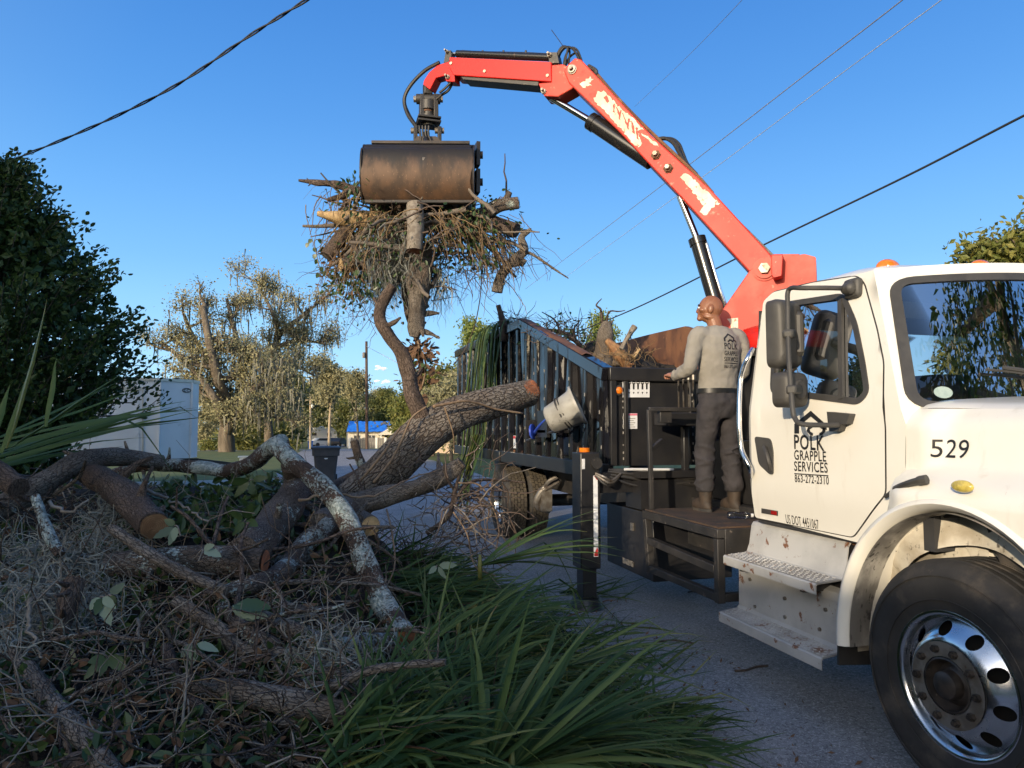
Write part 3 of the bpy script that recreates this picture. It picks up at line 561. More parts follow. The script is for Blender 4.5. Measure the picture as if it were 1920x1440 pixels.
# palm thicket and hedge under the oaks
for i, (px, py, D, s_, m) in enumerate(((455, 842, 66, 1.6, M_BUSHLEAF), (485, 842, 64, 1.7, M_BUSHLEAF), (515, 842, 66, 1.8, M_BUSHLEAF), (470, 840, 72, 1.4, M_YELLOWGRASS), (540, 842, 68, 1.6, M_FARLEAF), (440, 845, 60, 1.5, M_FARLEAF))):
    b = G3(px, py, D); rg = np.random.default_rng(50 + i); n = 420; a = rg.uniform(0, 2 * PI, n); e = rg.uniform(.1, 1.4, n); dv = np.stack([np.cos(a) * np.cos(e), np.sin(a) * np.cos(e), np.sin(e)], 1); P = b + np.array([0, 0, .5 * s_]) + dv * rg.uniform(.1, s_, n)[:, None]
    props(leafobj('palmetto_bush', P, .8, m, None, i, dirs=dv * 2, wid=.16, droop=.2), (('yellow-green palmetto bush nearest the forked oak trunk', 'yellow-green palmetto bush midway along the hedge under the oaks', 'yellow-green palmetto bush nearest the road under the oaks', 'dry tan palmetto bush under the mossy oaks', 'dark green palmetto bush at the road end of the hedge', 'dark green palmetto bush beside the forked oak trunk')[i]), 'bush', 'palmettos under the oaks')
rg = np.random.default_rng(77); P = np.array([G3(x, 840, 61 + rg.uniform(-.5, .5)) + [0, 0, rg.uniform(0, .9)] for x in rg.uniform(375, 562, 3400)]); props(leafobj('hedge', P, .22, M_BUSHLEAF, None, 4), 'low clipped yellow-green hedge running below the mossy oaks', 'hedge')
# dark evergreen at the left: dense glossy leaves on rising sprays
bt = dep(-30, 803, 10); bt[2] = 0; rg = np.random.default_rng(41); et = empty('evergreen_tree', tuple(bt), 'dense dark glossy evergreen tree filling the left edge beside the trailer', 'tree'); mb = MB(); sp = []
def ev_r(z): return np.interp(z, [.3, 1.55, 2.1, 2.75, 3.7, 4.5, 5.1, 5.6], [1.2, 1.25, 2.05, 2.2, 1.85, 1.15, .75, .15])
mb.tube(spline([bt, bt + [.1, 0, 2], bt + [-.1, .1, 3.4], bt + [0, 0, 4.7]], 5), np.linspace(.16, .03, 16), 9)
for i in range(800):
    z = 5.5 * rg.random() ** .8 * .97 + .25; a = rg.uniform(0, 2 * PI); rr = ev_r(z) * rg.uniform(.55, 1.0) * (1 + .16 * math.sin(5 * a + z * 2.2) + .10 * math.sin(11 * a + 3 * z)); e = bt + np.array([rr * math.cos(a), rr * math.sin(a), z]); o_ = np.array([math.cos(a), math.sin(a), .9])
    s0 = e - unit(o_) * rg.uniform(.35, .7); s1 = e + unit(o_) * rg.uniform(.05, .28); mb.tube(np.array([bt + [0, 0, z * .72], (bt + [0, 0, z * .8]) * .4 + s0 * .6, s0, s1]), [.02, .014, .009, .004], 4, caps=False); n = 46; t = rg.random(n); sp.append(np.hstack([s0 + (s1 - s0) * t[:, None] + rg.normal(size=(n, 3)) * .065, np.repeat(unit(o_)[None], n, 0)]))
mb.obj('trunk', M_TRUNK, et, sharp=None, fix=False); sp = np.vstack(sp); leafobj('crown', sp[:, :3], .080, M_HEDGE, et, 5, dirs=sp[:, 3:] * 1.0, six=True, wid=.55)
n = 12000; z = rg.uniform(.2, 4.8, n); a = rg.uniform(0, 2 * PI, n); rr = np.array([ev_r(q) for q in z]) * np.sqrt(rg.uniform(.05, .7, n)); P = bt + np.stack([rr * np.cos(a), rr * np.sin(a), z], 1); leafobj('inner_leaves', P, .13, M_HEDGE, et, 6, wid=.6)
# ------------------------------------------------------------------ trailer
tr0 = dep(298, 800, 18); tl = empty('cargo_trailer', (tr0[0] - 2.2, tr0[1] + .8, 0), 'white V-nosed enclosed cargo trailer parked behind the dark evergreen', 'trailer')
zb, zt_ = .80, 2.86; c1 = np.array([*tr0[:2], 0]); c0 = c1 + np.array([-4.6, -.35, 0]); c2 = np.array([*dep(358, 800, 18.7)[:2], 0]); c3 = np.array([*dep(371, 800, 19.3)[:2], 0]); c4 = c1 + np.array([.3, 2.3, 0]); c5 = c0 + np.array([-.15, 2.2, 0])
ring_ = [c0, c1, c2, c3, c4, c5]; mb = MB()
mb.add([p + [0, 0, zb] for p in ring_] + [p + [0, 0, zt_] for p in ring_], [[i, (i + 1) % 6, 6 + (i + 1) % 6, 6 + i] for i in range(6)], [[6, 7, 8], [6, 8, 9], [6, 9, 10], [6, 10, 11]]); body_ = mb.obj('trailer_body', M_TRAILER, tl, smooth=False)
mb = MB()
for a_, b_ in ((c0, c1), (c1, c2), (c2, c3)): mb.bar(a_ + [0, 0, zt_ + .01], b_ + [0, 0, zt_ + .01], .06, .08)
mb.obj('roof_trim', M_TRIM, tl)
for p in (c1, c2): mb = MB(); mb.bar(p + [0, -.01, zb], p + [0, -.01, zt_ - .03], .05, .05, (0, 1, 0)); mb.obj('corner_trim', M_TRAILER, tl)
for t in (.25, .6, .95): q = c0 + (c1 - c0) * t + [0, -.03, zt_ + .06]; mb = MB(); mb.box(q, (.10, .05, .03)); mb.obj('roof_marker', M_SEAL, tl)
q = c1 + (c2 - c1) * .5 + [0, -.03, zt_ + .06]; mb = MB(); mb.box(q, (.10, .05, .03)); mb.obj('roof_marker', M_SEAL, tl)
sd = unit(c1 - c0); sn = unit(np.cross(sd, [0, 0, 1])); sn = sn if np.dot(sn, c1) < 0 else -sn
def onside(px, py, off=.012): return onP(px, py, c1 + sn * off, sn)
mb = MB()
for (x0, y0), (x1, y1) in (((170, 731), (270, 731)), ((268, 731), (268, 850)), ((170, 727), (270, 727))): mb.bar(onside(x0, y0), onside(x1, y1), .03, .02, sn)
mb.obj('door_frame', M_TRIM, tl); mb = MB(); panel(mb, [(np.dot(onside(x, y) - c1, sd), onside(x, y)[2]) for x, y in ((160, 733), (261, 733), (261, 848), (160, 848))], [], lambda u, v: c1 + sd * u + sn * .014 + [0, 0, v], 1); dd = mb.obj('side_door', M_TRAILER, tl, smooth=False)
mb = MB(); mb.bar(onside(225, 779, .05), onside(272, 779, .05), .03, .03, sn); mb.box(onside(268, 779, .05), (.06, .05, .16)); mb.box(onside(240, 779, .05), (.05, .05, .09)); mb.obj('door_latch', M_FRAME, dd)
nd = unit(c2 - c1); nn = unit(np.cross(nd, [0, 0, 1])); nn = nn if np.dot(nn, c1) < 0 else -nn
ec_ = onP(350, 732, c1 + nn * .012, nn); mb = MB(); a = np.linspace(0, 2 * PI, 33); mb.tube(np.array([ec_ + nd * .115 * math.cos(q) + np.array([0, 0, .055 * math.sin(q)]) for q in a]), .009, 6, caps=False); em = mb.obj('emblem', M_INK, tl)
V, T = text_mesh('CC', .075, .02); V -= V.mean(0); mb = MB(); mb.add([ec_ + nd * x * 1.1 + np.array([0, 0, y]) for x, y in V], None, T); mb.obj('emblem_letters', M_INK, em, smooth=False, fix=False)
for q_ in (.30, .52): p = c0 + (c1 - c0) * q_ + np.array([0, .2, .34]); mb = MB(); mb.lathe([(.0, .0), (.20, .0), (.33, -.02), (.34, -.1), (.33, -.18), (0, -.18)], p, (0, -1, 0), 28); mb.obj('wheel', M_RUBBER, tl)
mb = MB(); mb.bar(c0 + [0, 1, .7], c3 + [0, .3, .7], .1, .12); mb.bar(c3 + [0, .3, .7], c3 + [1.3, .6, .5], .08, .1); mb.obj('trailer_frame', M_FRAME, tl)
# ------------------------------------------------------------------ bin, mailbox, poles
p = dep(610, 905, 20.4); bx_, by_ = p[0], p[1]; bn_ = empty('wheeled_bin', (bx_, by_, 0), 'charcoal wheeled rubbish bin with lid standing at the road edge beyond the pile', 'bin')
mb = MB(); G = []
for z, a_, b_ in ((.03, .24, .26), (.06, .27, .29), (.78, .34, .36), (.80, .345, .365), (.80, .385, .39), (.96, .39, .395), (1.0, .395, .40)): G.append([(bx_ + u, by_ + v, z) for u, v in np.vstack([rounded([(-a_, -b_), (a_, -b_), (a_, b_), (-a_, b_)], .07, 4)] * 1 + [rounded([(-a_, -b_), (a_, -b_), (a_, b_), (-a_, b_)], .07, 4)[:1]])])
mb.grid(G); mb.obj('bin_body', M_BIN, bn_, sharp=35)
mb = MB(); G = [[(bx_ + u, by_ + v, z) for u, v in np.vstack([rounded([(-a_, -a_), (a_, -a_), (a_, a_), (-a_, a_)], .08, 4)] * 1 + [rounded([(-a_, -a_), (a_, -a_), (a_, a_), (-a_, a_)], .08, 4)[:1]])] for z, a_ in ((1.0, .42), (1.04, .43), (1.07, .36), (1.085, .05))]; mb.grid(G); mb.obj('lid', M_BIN, bn_, sharp=40)
mb = MB(); mb.cyl((bx_ - .3, by_ + .42, .95), (bx_ + .3, by_ + .42, .95), .02, 8); mb.obj('handle', M_BIN, bn_)
for s_ in (-1, 1): mb = MB(); mb.cyl((bx_ + s_ * .28, by_ + .26, .12), (bx_ + s_ * .34, by_ + .26, .12), .12, 18); mb.obj('wheel', M_RUBBER, bn_)
mb = MB(); panel(mb, [(-.05, .73), (-.02, .77), (.0, .75), (.03, .775), (.06, .74), (.045, .71), (-.02, .70)], [], lambda u, v: (bx_ + u, by_ - .356, v), .05); mb.obj('stencil', M_INKW, bn_, fix=False)
p = G3(456, 872, 25); mbx = empty('mailbox', tuple(p), 'small white-posted mailbox standing on the lawn behind the lichened limb', 'mailbox'); mb = MB(); mb.bx(p[0] - .12, p[0] + .12, p[1] - .1, p[1] + .1, 0, .55); mb.obj('post', M_MAILBOX, mbx, bevel=.02); mb = MB(); mb.bx(p[0] - .18, p[0] + .18, p[1] - .13, p[1] + .13, .55, .60); mb.obj('post_cap', M_MAILBOX, mbx); mb = MB(); mb.box((p[0] + .5, p[1] + .1, .45), (.5, .3, .22)); mb.bar((p[0] + .1, p[1], .32), (p[0] + .8, p[1] + .1, .32), .06, .05); mb.obj('box', M_FENCE, mbx, bevel=.03)
def pole(px, py0, py1, D, r, label, m, arm=False, lean=0, grp=None):
    b = G3(px, py0, D); t = dep(px + lean, py1, D); o = empty('utility_pole', tuple(b), label, 'pole', grp); mb = MB(); mb.tube(np.array([b - [0, 0, .2], (b + t) / 2, t]), [r, r * .9, r * .75], 10); mb.obj('post', m, o)
    if arm: mb = MB(); mb.bar(t + [-.7, 0, -.6], t + [.7, 0, -.6], .09, .11); mb.obj('crossarm', m, o)
    mb = MB(); mb.lathe([(.0, 0), (.13, 0), (.15, .06), (.15, .5), (.12, .56), (0, .56)], t + np.array([.25 if arm else -.24, -.1, -1.7]), (0, 0, 1), 14); mb.obj('transformer' if arm else 'insulator', M_TRIM if arm else M_FENCE, o)
    return o, t
po, pt = pole(688, 842, 640, 70, .17, 'tall dark wooden utility pole left of the forked log limb', M_POLE, False, -1, 'utility poles along the far street')
pole(582, 832, 742, 96, .17, 'pale utility pole with white transformer near the parked camper', M_PALEPOLE, True, 0, 'utility poles along the far street')
pole(559, 830, 765, 110, .15, 'short pale pole beside the red stop sign', M_PALEPOLE, False, 0, 'utility poles along the far street')
# stop sign, camper, parked cars, bins, houses far down the street
def octo(r): return [(r * math.cos(PI / 8 + k * PI / 4), r * math.sin(PI / 8 + k * PI / 4)) for k in range(8)]
b = G3(567, 830, 104); ss = empty('stop_sign', tuple(b), 'red octagonal stop sign on a post at the far corner', 'sign'); c = dep(567, 813, 104); mb = MB(); mb.prism(octo(.40), lambda u, v: c + np.array([u, 0, v]), (0, .02, 0)); pl_ = mb.obj('sign_face', M_SIGNRED, ss, smooth=False); mb = MB(); mb.cyl(b, c + [0, .05, .3], .04, 8); mb.obj('post', M_FENCE, ss)
V, T = text_mesh('STOP', .24, .02); V[:, 0] *= .62 / V[:, 0].max(); V -= (V.max(0) / 2); mb = MB(); mb.add([c + np.array([x, -.006, y]) for x, y in V], None, T); mb.obj('lettering', M_RV, pl_, smooth=False, fix=False)
def blockhouse(name, label, cat, c, w_, d_, h, m, rz=0): o = empty(name, tuple(c), label, cat); o.rotation_euler.z = rz; return o
c = G3(602, 829, 125); rv = empty('camper', tuple(c), 'white camper trailer parked at the end of the street', 'camper')
mb = MB(); q = rounded([(-2.4, .7), (2.5, .7), (2.9, 1.3), (2.5, 2.9), (1.6, 3.1), (-2.0, 3.1), (-2.5, 2.8)], .3); mb.prism([tuple(x) for x in q], lambda u, v: c + np.array([u, 0, v]), (0, 2.2, 0)); mb.obj('camper_body', M_RV, rv, sharp=30)
for u, v, a_, b_ in ((1.4, 1.75, .75, .6), (-1.2, 1.9, .8, .5)): mb = MB(); mb.box(c + [u, -.01, v], (a_, .03, b_)); mb.obj('window', M_SEAL, rv)
mb = MB(); mb.box(c + [0, 1, 3.2], (.8, .6, .25)); mb.obj('roof_vent', M_RV, rv, bevel=.05)
for u in (-.5, .4): mb = MB(); mb.cyl(c + [u, 0, .36], c + [u, .2, .36], .36, 18); mb.obj('wheel', M_RUBBER, rv)
def car(px, py, D, m, label, rz=.3):
    c = G3(px, py, D); o = empty('parked_car', tuple(c), label, 'car', 'cars parked along the far street'); cs, sn_ = math.cos(rz), math.sin(rz); X_ = np.array([cs, sn_, 0]); Y_ = np.array([-sn_, cs, 0])
    prof = rounded([(-2.1, .35), (2.1, .35), (2.15, .75), (1.9, .88), (1.15, .95), (.5, 1.4), (-1.0, 1.42), (-1.7, .98), (-2.15, .9)], .15)
    mb = MB(); mb.prism([tuple(x) for x in prof], lambda u, v: c - Y_ * .85 + X_ * u + np.array([0, 0, v]), Y_ * 1.7); bo = mb.obj('car_body', m, o, sharp=30)
    mb = MB(); mb.prism([(-1.45, .98), (.95, .96), (.42, 1.33), (-.98, 1.35)], lambda u, v: c - Y_ * .86 + X_ * u + np.array([0, 0, v]), Y_ * 1.72); mb.obj('windows', M_SEAL, bo)
    for u in (-1.3, 1.3):
        for s_ in (-1, 1): mb = MB(); mb.cyl(c + X_ * u + Y_ * s_ * .72 + [0, 0, .33], c + X_ * u + Y_ * s_ * .90 + [0, 0, .33], .33, 18); mb.obj('wheel', M_RUBBER, o)
    return o
car(606, 833, 112, M_RV, 'small white car parked in front of the camper', .4); car(634, 834, 112, M_BIN, 'dark car parked right of the white camper', 1.2)
b = G3(582, 833, 100); bb = empty('recycling_bin', tuple(b), 'small blue recycling bin at the far kerb beside the pale pole', 'bin'); mb = MB(); mb.prism([(-.3, 0), (.3, 0), (.36, 1.0), (-.36, 1.0)], lambda u, v: b + np.array([u, 0, v]), (0, .6, 0)); mb.obj('bin_body', M_BLUEBIN, bb, bevel=.03); mb = MB(); mb.box(b + [0, .3, 1.04], (.78, .68, .08)); mb.obj('lid', M_BLUEBIN, bb, bevel=.02)
# blue-tarped house
c = G3(704, 840, 106); hs = empty('house', tuple(c), 'low cream house with a bright blue tarpaulin over its roof', 'house'); X0, X1 = -4.3, 4.6; ez = 2.35
mb = MB(); mb.bx(c[0] + X0 + .2, c[0] + X1 - .2, c[1], c[1] + 7, c[2], c[2] + ez); mb.obj('wall', M_WALL, hs)
def slope(pts, name, m, th=.1): mb = MB(); P = np.array([c + np.array(q) for q in pts]); mb.add(np.vstack([P, P - [0, 0, th]]), [[0, 1, 2, 3], [7, 6, 5, 4], [0, 4, 5, 1], [1, 5, 6, 2], [2, 6, 7, 3], [3, 7, 4, 0]]); return mb.obj(name, m, hs, smooth=False)
rf = slope([(X0, -.4, ez), (X1, -.4, ez), (X1 - 1.4, 3.5, ez + 1.7), (X0 + .6, 3.5, ez + 1.5)], 'roof', M_ROOFG); slope([(X0, 7.4, ez), (X1, 7.4, ez), (X1 - 1.4, 3.5, ez + 1.7), (X0 + .6, 3.5, ez + 1.5)], 'roof', M_ROOFG)
mb = MB(); n1, n2 = 24, 10; mb.grid([[c + np.array([lerp0(X0 + .1, X1 - 1.2, u), lerp0(-.45, 3.6, v), ez + .09 + 1.62 * v + .05 * math.sin(u * 31) * math.sin(v * 9) + .04 * math.sin(u * 53 + v * 7)]) for v in np.linspace(0, 1, n2)] for u in np.linspace(0, 1, n1)]) if False else None
lerp0 = lambda a, b, t: a + (b - a) * t
mb = MB(); mb.grid([[c + np.array([lerp0(X0 - .05 + .5 * v, X1 - .9 - .6 * v, u), lerp0(-.5, 3.6, v), ez + .09 + 1.60 * v + .05 * math.sin(u * 31) * math.sin(v * 9) + .04 * math.sin(u * 53 + v * 7)]) for v in np.linspace(0, 1, 10)] for u in np.linspace(0, 1, 24)]); mb.obj('tarpaulin', M_TARP, hs, fix=False)
mb = MB(); mb.prism([(0.2, 1.95), (5.4, 1.95), (3.6, 3.0), (2.2, 3.1)], lambda u, v: c + np.array([u, -2.6, v]), (0, 2.4, 0)); mb.obj('porch_roof', M_ROOFW, hs, smooth=False)
for u in (.6, 2.8, 5.0): mb = MB(); mb.box(c + [u, -2.5, 1.0], (.12, .12, 2.0)); mb.obj('porch_post', M_RV, hs)
for u in (-2.8, -.6, 1.9): mb = MB(); mb.box(c + [u, -.03, 1.35], (.9, .08, 1.0)); wn_ = mb.obj('window', M_SEAL, hs); mb = MB(); mb.box(c + [u, -.06, 1.35], (.06, .08, 1.0)); mb.box(c + [u, -.06, 1.35], (.9, .078, .06)); mb.obj('window_bar', M_RV, wn_)
f_ = empty('board_fence', tuple(G3(700, 841, 98)), 'weathered grey board fence in front of the blue-roofed house', 'fence'); bm_ = None
for i in range(26):
    p = G3(655 + i * 4.2, 841, 98); h_ = 1.5 + .06 * math.sin(i * 2.1); mb = MB(); mb.box((p[0], p[1], p[2] + h_ / 2), (.29, .03, h_)); o = mb.obj('board', M_FENCE if i % 4 else M_RV, f_, smooth=False)
mb = MB(); a_, b_ = G3(653, 841, 98.05), G3(762, 841, 98.05); mb.bar(a_ + [0, 0, .4], b_ + [0, 0, .4], .04, .09); mb.bar(a_ + [0, 0, 1.2], b_ + [0, 0, 1.2], .04, .09); mb.obj('fence_rail', M_FENCE, f_)
# tan garden wall behind the dump body
a_, b_ = G3(800, 850, 46), G3(1000, 850, 40); mb = MB(); mb.bar(a_ + [0, 0, .95], b_ + [0, 0, .95], .2, 1.9); o = mb.obj('garden_wall', M_TANWALL, None, smooth=False); props(o, 'plain tan rendered wall behind the rear of the dump body', 'wall')
cp_ = MB(); cp_.bar(a_ + [0, 0, 1.93], b_ + [0, 0, 1.93], .28, .06); cp_.obj('coping', M_CONCRETE, o)
# overhead lines
def cable(pts, r, label, n=14, sag=0, m=None):
    P = spline(np.array(pts), n); mb = MB(); mb.tube(P, r, 6); return props(mb.obj('overhead_cable', m or M_CABLE, None, sharp=None), label, 'cable', 'overhead lines')
A = spline(np.array([dep(1050, -330, 6.5), dep(760, -122, 7.4), dep(600, -16, 8), dep(470, 66, 8.6), dep(325, 163, 9.4), dep(180, 235, 10.3), dep(40, 293, 11.4), dep(-40, 322, 12.2), dep(-500, 455, 17)]), 16); T_, N_, B_ = frames(A); th = np.arange(len(A)) * .55
mb = MB()
for k in range(2): mb.tube(A + .012 * (np.cos(th + k * PI)[:, None] * N_ + np.sin(th + k * PI)[:, None] * B_), .011, 5)
props(mb.obj('overhead_cable', M_CABLE, None, sharp=None), 'thick twisted black service cable crossing the top left sky into the evergreen', 'cable', 'overhead lines', 'thing')
cable([dep(2700, -150, 7), dep(1990, 182, 11), dep(1700, 330, 14), dep(1430, 460, 18), dep(1180, 583, 25), dep(1000, 655, 34), dep(860, 716, 46)], .022, 'thick dark cable passing behind the red mast down to the dump body')
cable([dep(2100, -330, 8), dep(1720, -22, 12), dep(1500, 148, 16), dep(1300, 303, 22), dep(1130, 432, 32), dep(985, 542, 48)], .0105, 'thin dark wire crossing behind the main boom', m=M_FENCE)
cable([dep(2200, -330, 8.5), dep(1800, -26, 13), dep(1540, 166, 18), dep(1320, 330, 25), dep(1060, 520, 42)], .0095, 'thin pale wire running right of the main boom', m=M_TRIM)
cable([dep(1700, -330, 10), dep(1415, -25, 16), dep(1290, 105, 24), dep(1190, 200, 34)], .0065, 'faintest thin wire rising above the elbow of the boom', m=M_FENCE)
cable([pt + [0, 0, -.5], dep(760, 690, 50), dep(790, 729, 42), dep(858, 714, 40)], .02, 'pale sagging wire from the dark pole to the bush by the dump body', m=M_TRIM)
# small fair-weather clouds low over the street
for i, (px, py, D, w_, h_) in enumerate(((710, 690, 900, 9, 4), (716, 716, 950, 24, 4))):
    rg = np.random.default_rng(90 + i); mb = MB()
    for k in range(9):
        c = dep(px, py, D) + np.array([rg.normal() * w_ * .5, rg.normal() * 3, rg.normal() * h_ * .3]); rr = rg.uniform(.35, .8) * h_; mb.grid([[c + rr * np.array([1.5 * math.cos(v) * math.cos(q), math.cos(v) * math.sin(q), .8 * math.sin(v)]) for q in np.linspace(0, 2 * PI, 13)] for v in np.linspace(-PI / 2, PI / 2, 8)])
    props(mb.obj('cloud', M_CLOUD, None, sharp=None), None, None, None, 'stuff')
# ------------------------------------------------------------------ behind us: shade trees, and an unseen house shaped to shade pile and kerb
Ld = -np.array([TOSUN.x, TOSUN.y, 0]) / math.hypot(TOSUN.x, TOSUN.y); Sd = np.array([Ld[1], -Ld[0], 0.])       # down-sun, and across it (towards the truck)
def LS(l, s, z=0): return Ld * l + Sd * s + np.array([0, 0, z])
HB = -15.0; HH = 5.2
hb = empty('bungalow', tuple(LS(HB - 4, 2)), 'unseen bungalow behind the photographer with a long roof shaped to shade the pile', 'house')
def slab(name, pts, m, th=.12): mb = MB(); P = np.array(pts, float); mb.add(np.vstack([P, P - [0, 0, th]]), [[0, 1, 2, 3], [7, 6, 5, 4], [0, 4, 5, 1], [1, 5, 6, 2], [2, 6, 7, 3], [3, 7, 4, 0]]); return mb.obj(name, m, hb, smooth=False)
s0, s1 = -5.2, 11.0
slab('roof', [LS(HB, s0, HH), LS(HB, s1, HH), LS(HB + 4, s1, 2.6), LS(HB + 4, s0, 2.6)], M_ROOFG); slab('roof', [LS(HB - 4, s0, 2.6), LS(HB - 4, s1, 2.6), LS(HB, s1, HH), LS(HB, s0, HH)], M_ROOFG)
slab('shade_gable_roof', [LS(HB + .3, -9.0, 5.85), LS(HB + .3, -2.7, 5.85), LS(HB + 4.2, -2.7, 3.0), LS(HB + 4.2, -9.0, 3.0)], M_ROOFG); slab('shade_gable_roof', [LS(HB - 3.6, -9.0, 3.0), LS(HB - 3.6, -2.7, 3.0), LS(HB + .3, -2.7, 5.85), LS(HB + .3, -9.0, 5.85)], M_ROOFG)  # taller gable added to raise the shade over the left of the pile
mb = MB(); mb.add([LS(HB + 3.9, -8.8, 0), LS(HB + 3.9, -2.9, 0), LS(HB + 3.9, -2.9, 3.2), LS(HB + 3.9, -8.8, 3.2)], [[0, 1, 2, 3]]); mb.obj('shade_gable_wall', M_WALL, hb, smooth=False)
mb = MB(); V = [LS(HB + 3.5, s0 + .4, 0), LS(HB + 3.5, s1 - .4, 0), LS(HB - 3.5, s1 - .4, 0), LS(HB - 3.5, s0 + .4, 0)]; V = V + [v + [0, 0, 2.75] for v in V]; mb.add(V, [[i, (i + 1) % 4, 4 + (i + 1) % 4, 4 + i] for i in range(4)])
for s in (s0 + .4, s1 - .4): mb.add([LS(HB + 3.5, s, 2.75), LS(HB - 3.5, s, 2.75), LS(HB, s, HH - .15)], None, [[0, 1, 2]])
mb.obj('wall', M_WALL, hb, smooth=False)
for s in (-2.5, 1.5, 6): mb = MB(); q = [LS(HB + 3.52, s, .9), LS(HB + 3.52, s + 1.6, .9), LS(HB + 3.52, s + 1.6, 2.2), LS(HB + 3.52, s, 2.2)]; mb.add(q, [[0, 1, 2, 3]]); mb.obj('window', M_SEAL, hb, smooth=False)
for i, (l, s, H, cr, fr) in enumerate(((-9.5, -11.0, 9.4, 2.9, .12), (-10, -14.2, 10.2, 3.4, .12), (-9.5, -17.8, 8.6, 3.0, .12))):
    simple_tree('shade_tree', ('dense oak standing behind the photographer nearest the bungalow', 'tallest dense oak standing behind the photographer', 'outermost dense oak standing behind the photographer')[i], LS(l, s), H, cr, .3, 60 + i, M_HEDGE, .42, 20, .62, 'trees behind the photographer', frac=fr, sub=10)

simple_tree('roadside_oak', 'spreading oak behind and right of the photographer that the windscreen mirrors', (8.6, -3.2, 0), 11.5, 5.0, .35, 66, M_HEDGE, .22, 7, .5, frac=.5, sub=7)
# ================================================================== THE TRUCK
TX = 3.8                                             # centre line
truck = empty('grapple_truck', (TX, 5.0, 0), 'white and black grapple truck with red loader boom parked on the asphalt', 'truck')
def lerp(a, b, t): return a + (b - a) * t
def sst(a, b, x): t = np.clip((x - a) / (b - a), 0, 1); return t * t * (3 - 2 * t)
def Xs(z, Y=3.0): return 2.70 + .17 * max(0, z - 1.70) + min(1.2, max(0, Y - 3.945) / .055) ** 2 * .03 + .03 * sst(1.25, 1.0, z)
def side(px, py, off=0):                             # sight line met with the cab's flank
    X = 2.7
    for _ in range(8): p = onX(px, py, X); X = Xs(p[2]) + off
    return p
def sideYZ(px, py): p = side(px, py); return (p[1], p[2])
def flank(off=0): return lambda u, v: (Xs(v, u) + off, u, v)
# windscreen surface: s across (-1 at our flank), t up
def ws(s, t, off=0):
    z = 1.62 + .82 * t + .045 * (1 - s * s) * t; Y = 2.50 + .30 * t + .20 * s * s - off; X = TX + s * (TX - Xs(1.62 + .82 * t)); return (X, Y, z)
YR = 4.00                                            # back of the cab
zt = 2.44
door_px = [(1411, 930), (1416, 970), (1600, 1007), (1661, 926), (1660, 800), (1657, 680), (1645, 619), (1621, 532), (1607, 518), (1525, 530), (1450, 548), (1432, 565), (1424, 640), (1411, 890)]
door = rounded([sideYZ(*p) for p in door_px], .03)
win_px = [(1455, 572), (1583, 553), (1606, 606), (1621, 680), (1629, 735), (1612, 755), (1500, 741), (1448, 735)]
win = rounded([sideYZ(*p) for p in win_px], .05)
def grow(poly, d):
    P = np.array(poly); c = P.mean(0); A = .5 * sum(P[i][0] * P[(i + 1) % len(P)][1] - P[(i + 1) % len(P)][0] * P[i][1] for i in range(len(P)))
    T = np.roll(P, -1, 0) - np.roll(P, 1, 0); T /= np.linalg.norm(T, axis=1)[:, None] + 1e-9
    N = np.stack([T[:, 1], -T[:, 0]], 1) * (1 if A > 0 else -1); return P + N * d
# --- cab shell: flank, front frame, roof, back wall, far flank, floor
mb = MB()
fr = [(ws(-1, t)[1], ws(-1, t)[2]) for t in np.linspace(0, 1, 9)]
outline = [(YR, 1.12), (YR - .03, 1.03), (3.02, 1.00), (2.72, 1.26)] + fr + [(3.6, zt + .012), (3.90, zt - .01), (YR - .02, zt - .09)]
panel(mb, outline, [grow(door, .006)], flank(), .10)
panel(mb, [(y, z) for y, z in outline], [grow(win, -.02)], lambda u, v: (2 * TX - Xs(v, u), u, v), .12)
wso = rounded([(-.945, .115), (.945, .115), (.915, .90), (-.915, .90)], [.10, .10, .09, .09], 7)
panel(mb, [(-1, 0), (1, 0), (1, 1), (-1, 1)], [wso], lambda s, t: ws(s, t), .09)
prof = [(-1, 0, 0)]
G = []
for Y in (2.985, 3.0, 3.05, 3.12, 3.22, 3.5, 3.78, 3.88, 3.95, YR - .012, YR):
    row = []
    fy = 1 - max(0, (Y - 3.82) / .18) ** 2.2
    for s in np.concatenate([-np.cos(np.linspace(0, PI / 2, 9)), np.cos(np.linspace(PI / 2, 0, 9))[1:]]):
        cr = .10 * (1 - abs(s) ** 5) ** .6
        Ye = max(Y, ws(s, 1)[1]) if Y < 3.05 else Y
        x = TX + s * (TX - Xs(zt))
        fz = sst(2.90, 3.25, Y) * .6 + .4
        hz = ws(s, 1)[2]
        z = zt + cr * fz * max(fy, .2) - (1 - fy) * .09
        if Y < 2.99: z = hz; Ye = ws(s, 1)[1]
        row.append((x, Ye, max(z, hz if Y < 3.3 else z)))
    G.append(row)
mb.grid(G)
panel(mb, rounded([(Xs(1.1) + .03, 1.03), (2 * TX - Xs(1.1) - .03, 1.03), (2 * TX - Xs(2.3) - .02, 2.36), (Xs(2.3) + .02, 2.36)], .06), [rounded([(3.0, 1.75), (4.6, 1.75), (4.6, 2.27), (3.0, 2.27)], .08)], lambda u, v: (u, YR, v), .15)
cab = mb.obj('cab', M_WHITE, truck, sharp=42)
lin = MB(); lin.bx(2.76, 4.84, 2.75, 3.97, .99, 1.03); lin.bx(2.74, 4.86, 2.6, 2.66, 1.03, 1.60)
lin.obj('cab_floor', M_DARK, truck)
